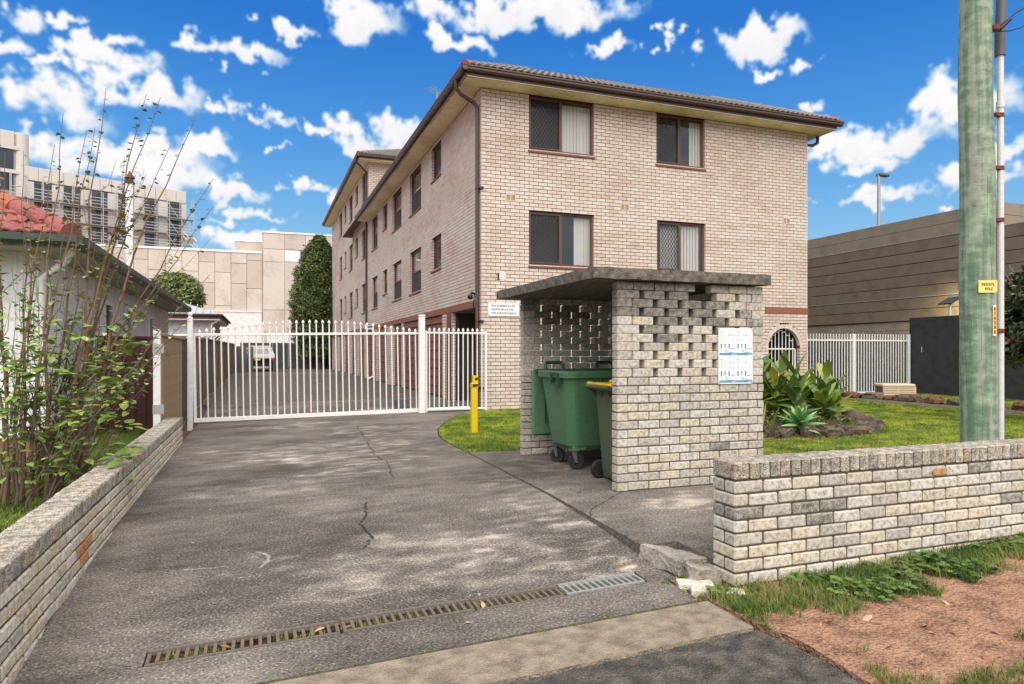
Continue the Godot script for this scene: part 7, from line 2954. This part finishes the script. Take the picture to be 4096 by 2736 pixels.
func make_garden_bed() -> void:
	var r := RandomNumberGenerator.new()
	r.seed = 606
	# raised soil
	var soil := MB.new()
	var cx := 8.55
	var cd := 9.75
	var ringp := []
	for i in 28:
		var a := TAU * i / 28.0
		ringp.append([cx + cos(a) * (1.62 + 0.08 * sin(a * 3.0)), cd + sin(a) * (1.25 + 0.06 * cos(a * 4.0))])
	for i in 28:
		var p: Array = ringp[i]
		var q: Array = ringp[(i + 1) % 28]
		soil.fquad(W(p[0], 0.17, p[1]), W(q[0], 0.17, q[1]), W(lerpf(cx, q[0], 0.8), 0.36, lerpf(cd, q[1], 0.8)), W(lerpf(cx, p[0], 0.8), 0.36, lerpf(cd, p[1], 0.8)), Vector3.UP)
		soil.fquad(W(lerpf(cx, p[0], 0.8), 0.36, lerpf(cd, p[1], 0.8)), W(lerpf(cx, q[0], 0.8), 0.36, lerpf(cd, q[1], 0.8)), W(cx, 0.42, cd), W(cx, 0.42, cd), Vector3.UP)
	struct(part(soil, "garden_bed", tinted(M.soil, srgb(92, 78, 62))))
	# edging rocks round the visible front and right
	for i in 15:
		var a := lerpf(PI * 1.02, TAU + 0.55, i / 14.0)
		var big := 1.0
		if i in [10, 11]:
			big = 1.5
		var s := Vector3(r.randf_range(0.15, 0.26), r.randf_range(0.07, 0.13), r.randf_range(0.1, 0.16)) * big
		var o := put(rock_mesh(s, 100 + i), "edging_rock", M.rocks[[4, 2, 4, 0, 2][i % 5]], null, Transform3D(Basis(Vector3.UP, -a + PI / 2 + r.randf_range(-0.3, 0.3)), W(cx + cos(a) * 1.6, 0.2 + s.y * 0.35, cd + sin(a) * 1.22)))
		tag(o, "weathered brown rock edging the round garden bed", "rock", "rocks edging the garden bed")
	# rocks beside the path
	var d := 15.7
	var k := 0
	while d > 9.0:
		var s := Vector3(r.randf_range(0.2, 0.34), r.randf_range(0.09, 0.15), r.randf_range(0.14, 0.2))
		var o := put(rock_mesh(s, 200 + k), "path_rock", M.rocks[[1, 3, 1, 0, 1, 2][k % 6]], null, Transform3D(Basis(Vector3.UP, PI / 2 + r.randf_range(-0.35, 0.35)), W(16.75 + r.randf_range(-0.1, 0.1), 0.2 + s.y * 0.5, d)))
		tag(o, "reddish rock in the row along the far side of the path" if k % 2 == 0 else "grey brown rock in the row along the far side of the path", "rock", "rocks along the path")
		d -= s.x * 2.0 + 0.06
		k += 1
	# cannas
	var shapes := [blade_leaf(0.38, 0.16, 0.8, 0.4, 0.9), blade_leaf(0.32, 0.14, 1.4, 0.6, 0.9), blade_leaf(0.42, 0.17, 0.5, 0.3, 1.0), blade_leaf(0.26, 0.09, 2.0, 0.9, 0.9)]
	var cm := []
	for c in [srgb(98, 126, 56), srgb(124, 146, 62), srgb(84, 112, 60), srgb(156, 160, 62), srgb(112, 130, 82)]:
		cm.append(leaf_mat(c, 0.4))
	var dry := [leaf_mat(srgb(176, 116, 88), 0.7), leaf_mat(srgb(150, 112, 76), 0.7), leaf_mat(srgb(196, 150, 124), 0.7)]
	for q in 62:
		var a := r.randf() * TAU
		var rr := sqrt(r.randf())
		var px := cx - 0.02 + cos(a) * rr * 1.4
		var pd := cd + 0.1 + sin(a) * rr * 0.9
		if pd < cd - 0.55 and absf(px - 8.4) < 0.7:
			pd += 0.7
		var hgt := r.randf_range(0.45, 0.98) * (0.72 if pd < cd - 0.3 else 1.0) * (0.85 if px > cx + 0.75 else 1.0)
		var pl := thing("canna_plant", "broad leaved canna plant in the garden bed beside the shelter", "plant", W(px, 0.33, pd), r.randf() * TAU, "canna plants in the garden bed")
		var b := MB.new()
		b.tube([Vector3.ZERO, Vector3(r.randf_range(-0.05, 0.05), hgt * 0.6, 0), Vector3(r.randf_range(-0.08, 0.08), hgt, r.randf_range(-0.05, 0.05))], [0.02, 0.014, 0.006], 6)
		part(b, "stalk", cm[0], pl)
		for j in 11:
			var f := j / 10.0
			var turn := j * 2.4 + r.randf_range(-0.3, 0.3)
			var tilt := lerpf(0.95, 0.18, f) + r.randf_range(-0.15, 0.2)
			var mm: Material = cm[r.randi_range(0, 4)]
			if j < 5 and r.randf() < 0.42:
				mm = dry[r.randi_range(0, 2)]
				tilt += 0.6
			put(shapes[r.randi_range(0, 2) if mm in cm else 3], "leaf", mm, pl, Transform3D(Basis(Vector3.UP, turn) * Basis(Vector3.RIGHT, tilt), Vector3(0, hgt * lerpf(0.15, 0.95, f), 0)).scaled_local(Vector3.ONE * r.randf_range(0.8, 1.15)))
	# agave
	var ag := thing("agave", "pale green agave rosette in front of the cannas", "plant", W(8.17, 0.36, 8.72))
	var am := [leaf_mat(srgb(116, 160, 98), 0.45), leaf_mat(srgb(100, 148, 88), 0.45), leaf_mat(srgb(138, 176, 114), 0.45)]
	var al := blade_leaf(0.44, 0.14, 0.5, 0.55, 0.8)
	for j in 24:
		var f := j / 23.0
		var turn := j * 2.399
		var tilt := lerpf(1.5, 0.1, pow(f, 0.8))
		put(al, "leaf", am[j % 3], ag, Transform3D(Basis(Vector3.UP, turn) * Basis(Vector3.RIGHT, tilt), Vector3(0, 0.08 * f, 0)).scaled_local(Vector3.ONE * lerpf(1.0, 0.6, f)))
	# snake plants and ground cover
	var sn := thing("snake_plant", "clump of narrow upright snake plant leaves beside the shelter wall", "plant", W(7.35, 0.3, 8.72))
	var sl := blade_leaf(0.5, 0.06, 0.2, 0.4, 0.7)
	for j in 11:
		put(sl, "leaf", cm[[2, 4, 1][j % 3]], sn, Transform3D(Basis(Vector3.UP, r.randf() * TAU) * Basis(Vector3.RIGHT, r.randf_range(0.05, 0.4)), Vector3(r.randf_range(-0.15, 0.15), 0, r.randf_range(-0.12, 0.12))))
	var xf := []
	var cc := []
	for i in 2600:
		var a := r.randf() * TAU
		var rr := sqrt(r.randf())
		var s := r.randf_range(0.4, 1.0)
		xf.append(Transform3D(Basis(Vector3.UP, r.randf() * TAU) * Basis(Vector3.RIGHT, r.randf_range(-0.7, 0.9)) * Basis.from_scale(Vector3(s, s, s)), W(cx + cos(a) * rr * 1.56, 0.40 - 0.14 * pow(rr, 4) + r.randf_range(-0.03, 0.16) * (1.1 - rr * 0.7), cd + sin(a) * rr * 1.22)))
		cc.append(srgb(66, 84, 34).lerp(srgb(130, 132, 62), r.randf()).srgb_to_linear())
	var o := scatter("ground_cover", leaf_shape(0.1, 0.05), M.blade, xf, cc)
	o.set_meta("label", "low leafy ground cover filling the garden bed")
	o.set_meta("category", "ground cover")

# ---------------------------------------------------------------- small things on the ground
func make_litter() -> void:
	var r := RandomNumberGenerator.new()
	r.seed = 90
	# broken edge of the pad
	var sp := [[W(2.77, 0.045, 4.17), Vector3(0.14, 0.055, 0.20), 0.18], [W(2.80, 0.03, 3.87), Vector3(0.10, 0.055, 0.07), -0.1]]
	var lbl := ["broken pale slab of concrete lifted at the pad corner", "rough concrete lump wedged against the end of the low wall"]
	for i in 2:
		var b := rough_block(-sp[i][1], sp[i][1], Vector3i(9, 4, 11), 0.028, 500 + i)
		var o := part(b, "concrete_lump", tinted(M.concrete, srgb(190, 184, 172)), null, Transform3D(Basis(Vector3.UP, sp[i][2]) * Basis(Vector3(0, 0, 1), -0.12), sp[i][0]))
		tag(o, lbl[i], "concrete")
	var pv := [[2.69, 3.80, 0.4, 0.23, "loose brick paver nearest the broken concrete slab"], [2.70, 3.66, 0.55, 0.23, "loose brick paver between the kerb strip and wall corner"], [2.78, 3.60, 0.55, 0.23, "loose brick paver touching the corner of the low wall"]]
	for p in pv:
		var b := MB.new()
		b.cbox(Vector3(-0.115, -0.05, -0.055), Vector3(0.115, 0.018, 0.055), 0.006)
		var o := part(b, "brick_paver", M.cream_bricks[3], null, Transform3D(Basis(Vector3.UP, -p[2]), W(p[0], 0.0, p[1])))
		tag(o, p[4], "paver")
	# fallen leaves
	var lm := blade_leaf(0.1, 0.035, 1.3, 0.6, 0.9)
	var mats := [mat(srgb(176, 124, 94), 0.8), mat(srgb(150, 100, 76), 0.8), mat(srgb(196, 160, 128), 0.8), mat(srgb(132, 96, 78), 0.8)]
	for i in 44:
		var x := r.randf_range(2.9, 6.6)
		var d := r.randf_range(2.3, 3.5)
		var s := r.randf_range(0.5, 1.15)
		var o := put(lm, "fallen_leaf", mats[r.randi_range(0, 3)], null, Transform3D(Basis(Vector3.UP, r.randf() * TAU) * Basis(Vector3.RIGHT, PI / 2 + r.randf_range(-0.35, 0.15)) * Basis(Vector3.UP, r.randf_range(-0.6, 0.6)) * Basis.from_scale(Vector3(s, s, s)), W(x, verge_h(x, d) + 0.018, d)))
		tag(o, "dry brown leaf lying on the verge", "leaf", "fallen leaves on the verge")
	for p in [[0.35, 4.05], [-0.2, 4.04], [0.5, 4.02], [1.3, 4.05], [1.12, 3.8], [2.9, 6.0], [3.0, 7.9]]:
		var y := gh(p[0], p[1]) if p[1] < 5 else sh_h(p[0], p[1])
		var o := put(lm, "fallen_leaf", mats[r.randi_range(0, 3)], null, Transform3D(Basis(Vector3.UP, r.randf() * TAU) * Basis(Vector3.RIGHT, PI / 2 - 0.15) * Basis.from_scale(Vector3(0.8, 0.8, 0.8)), W(p[0], y + 0.015, p[1])))
		tag(o, "dry brown leaf lying on the driveway concrete", "leaf", "fallen leaves on the driveway")
	# scrap of plastic by the charcoal wall
	var o := part(rough_block(Vector3(-0.28, 0.0, -0.08), Vector3(0.28, 0.05, 0.08), Vector3i(10, 2, 4), 0.05, 77), "plastic_scrap", mat(srgb(206, 218, 222), 0.4), null, Transform3D(Basis(Vector3.UP, 1.2), W(19.5, 0.2, 14.1)))
	tag(o, "crumpled pale plastic scrap on the grass by the charcoal wall", "litter")
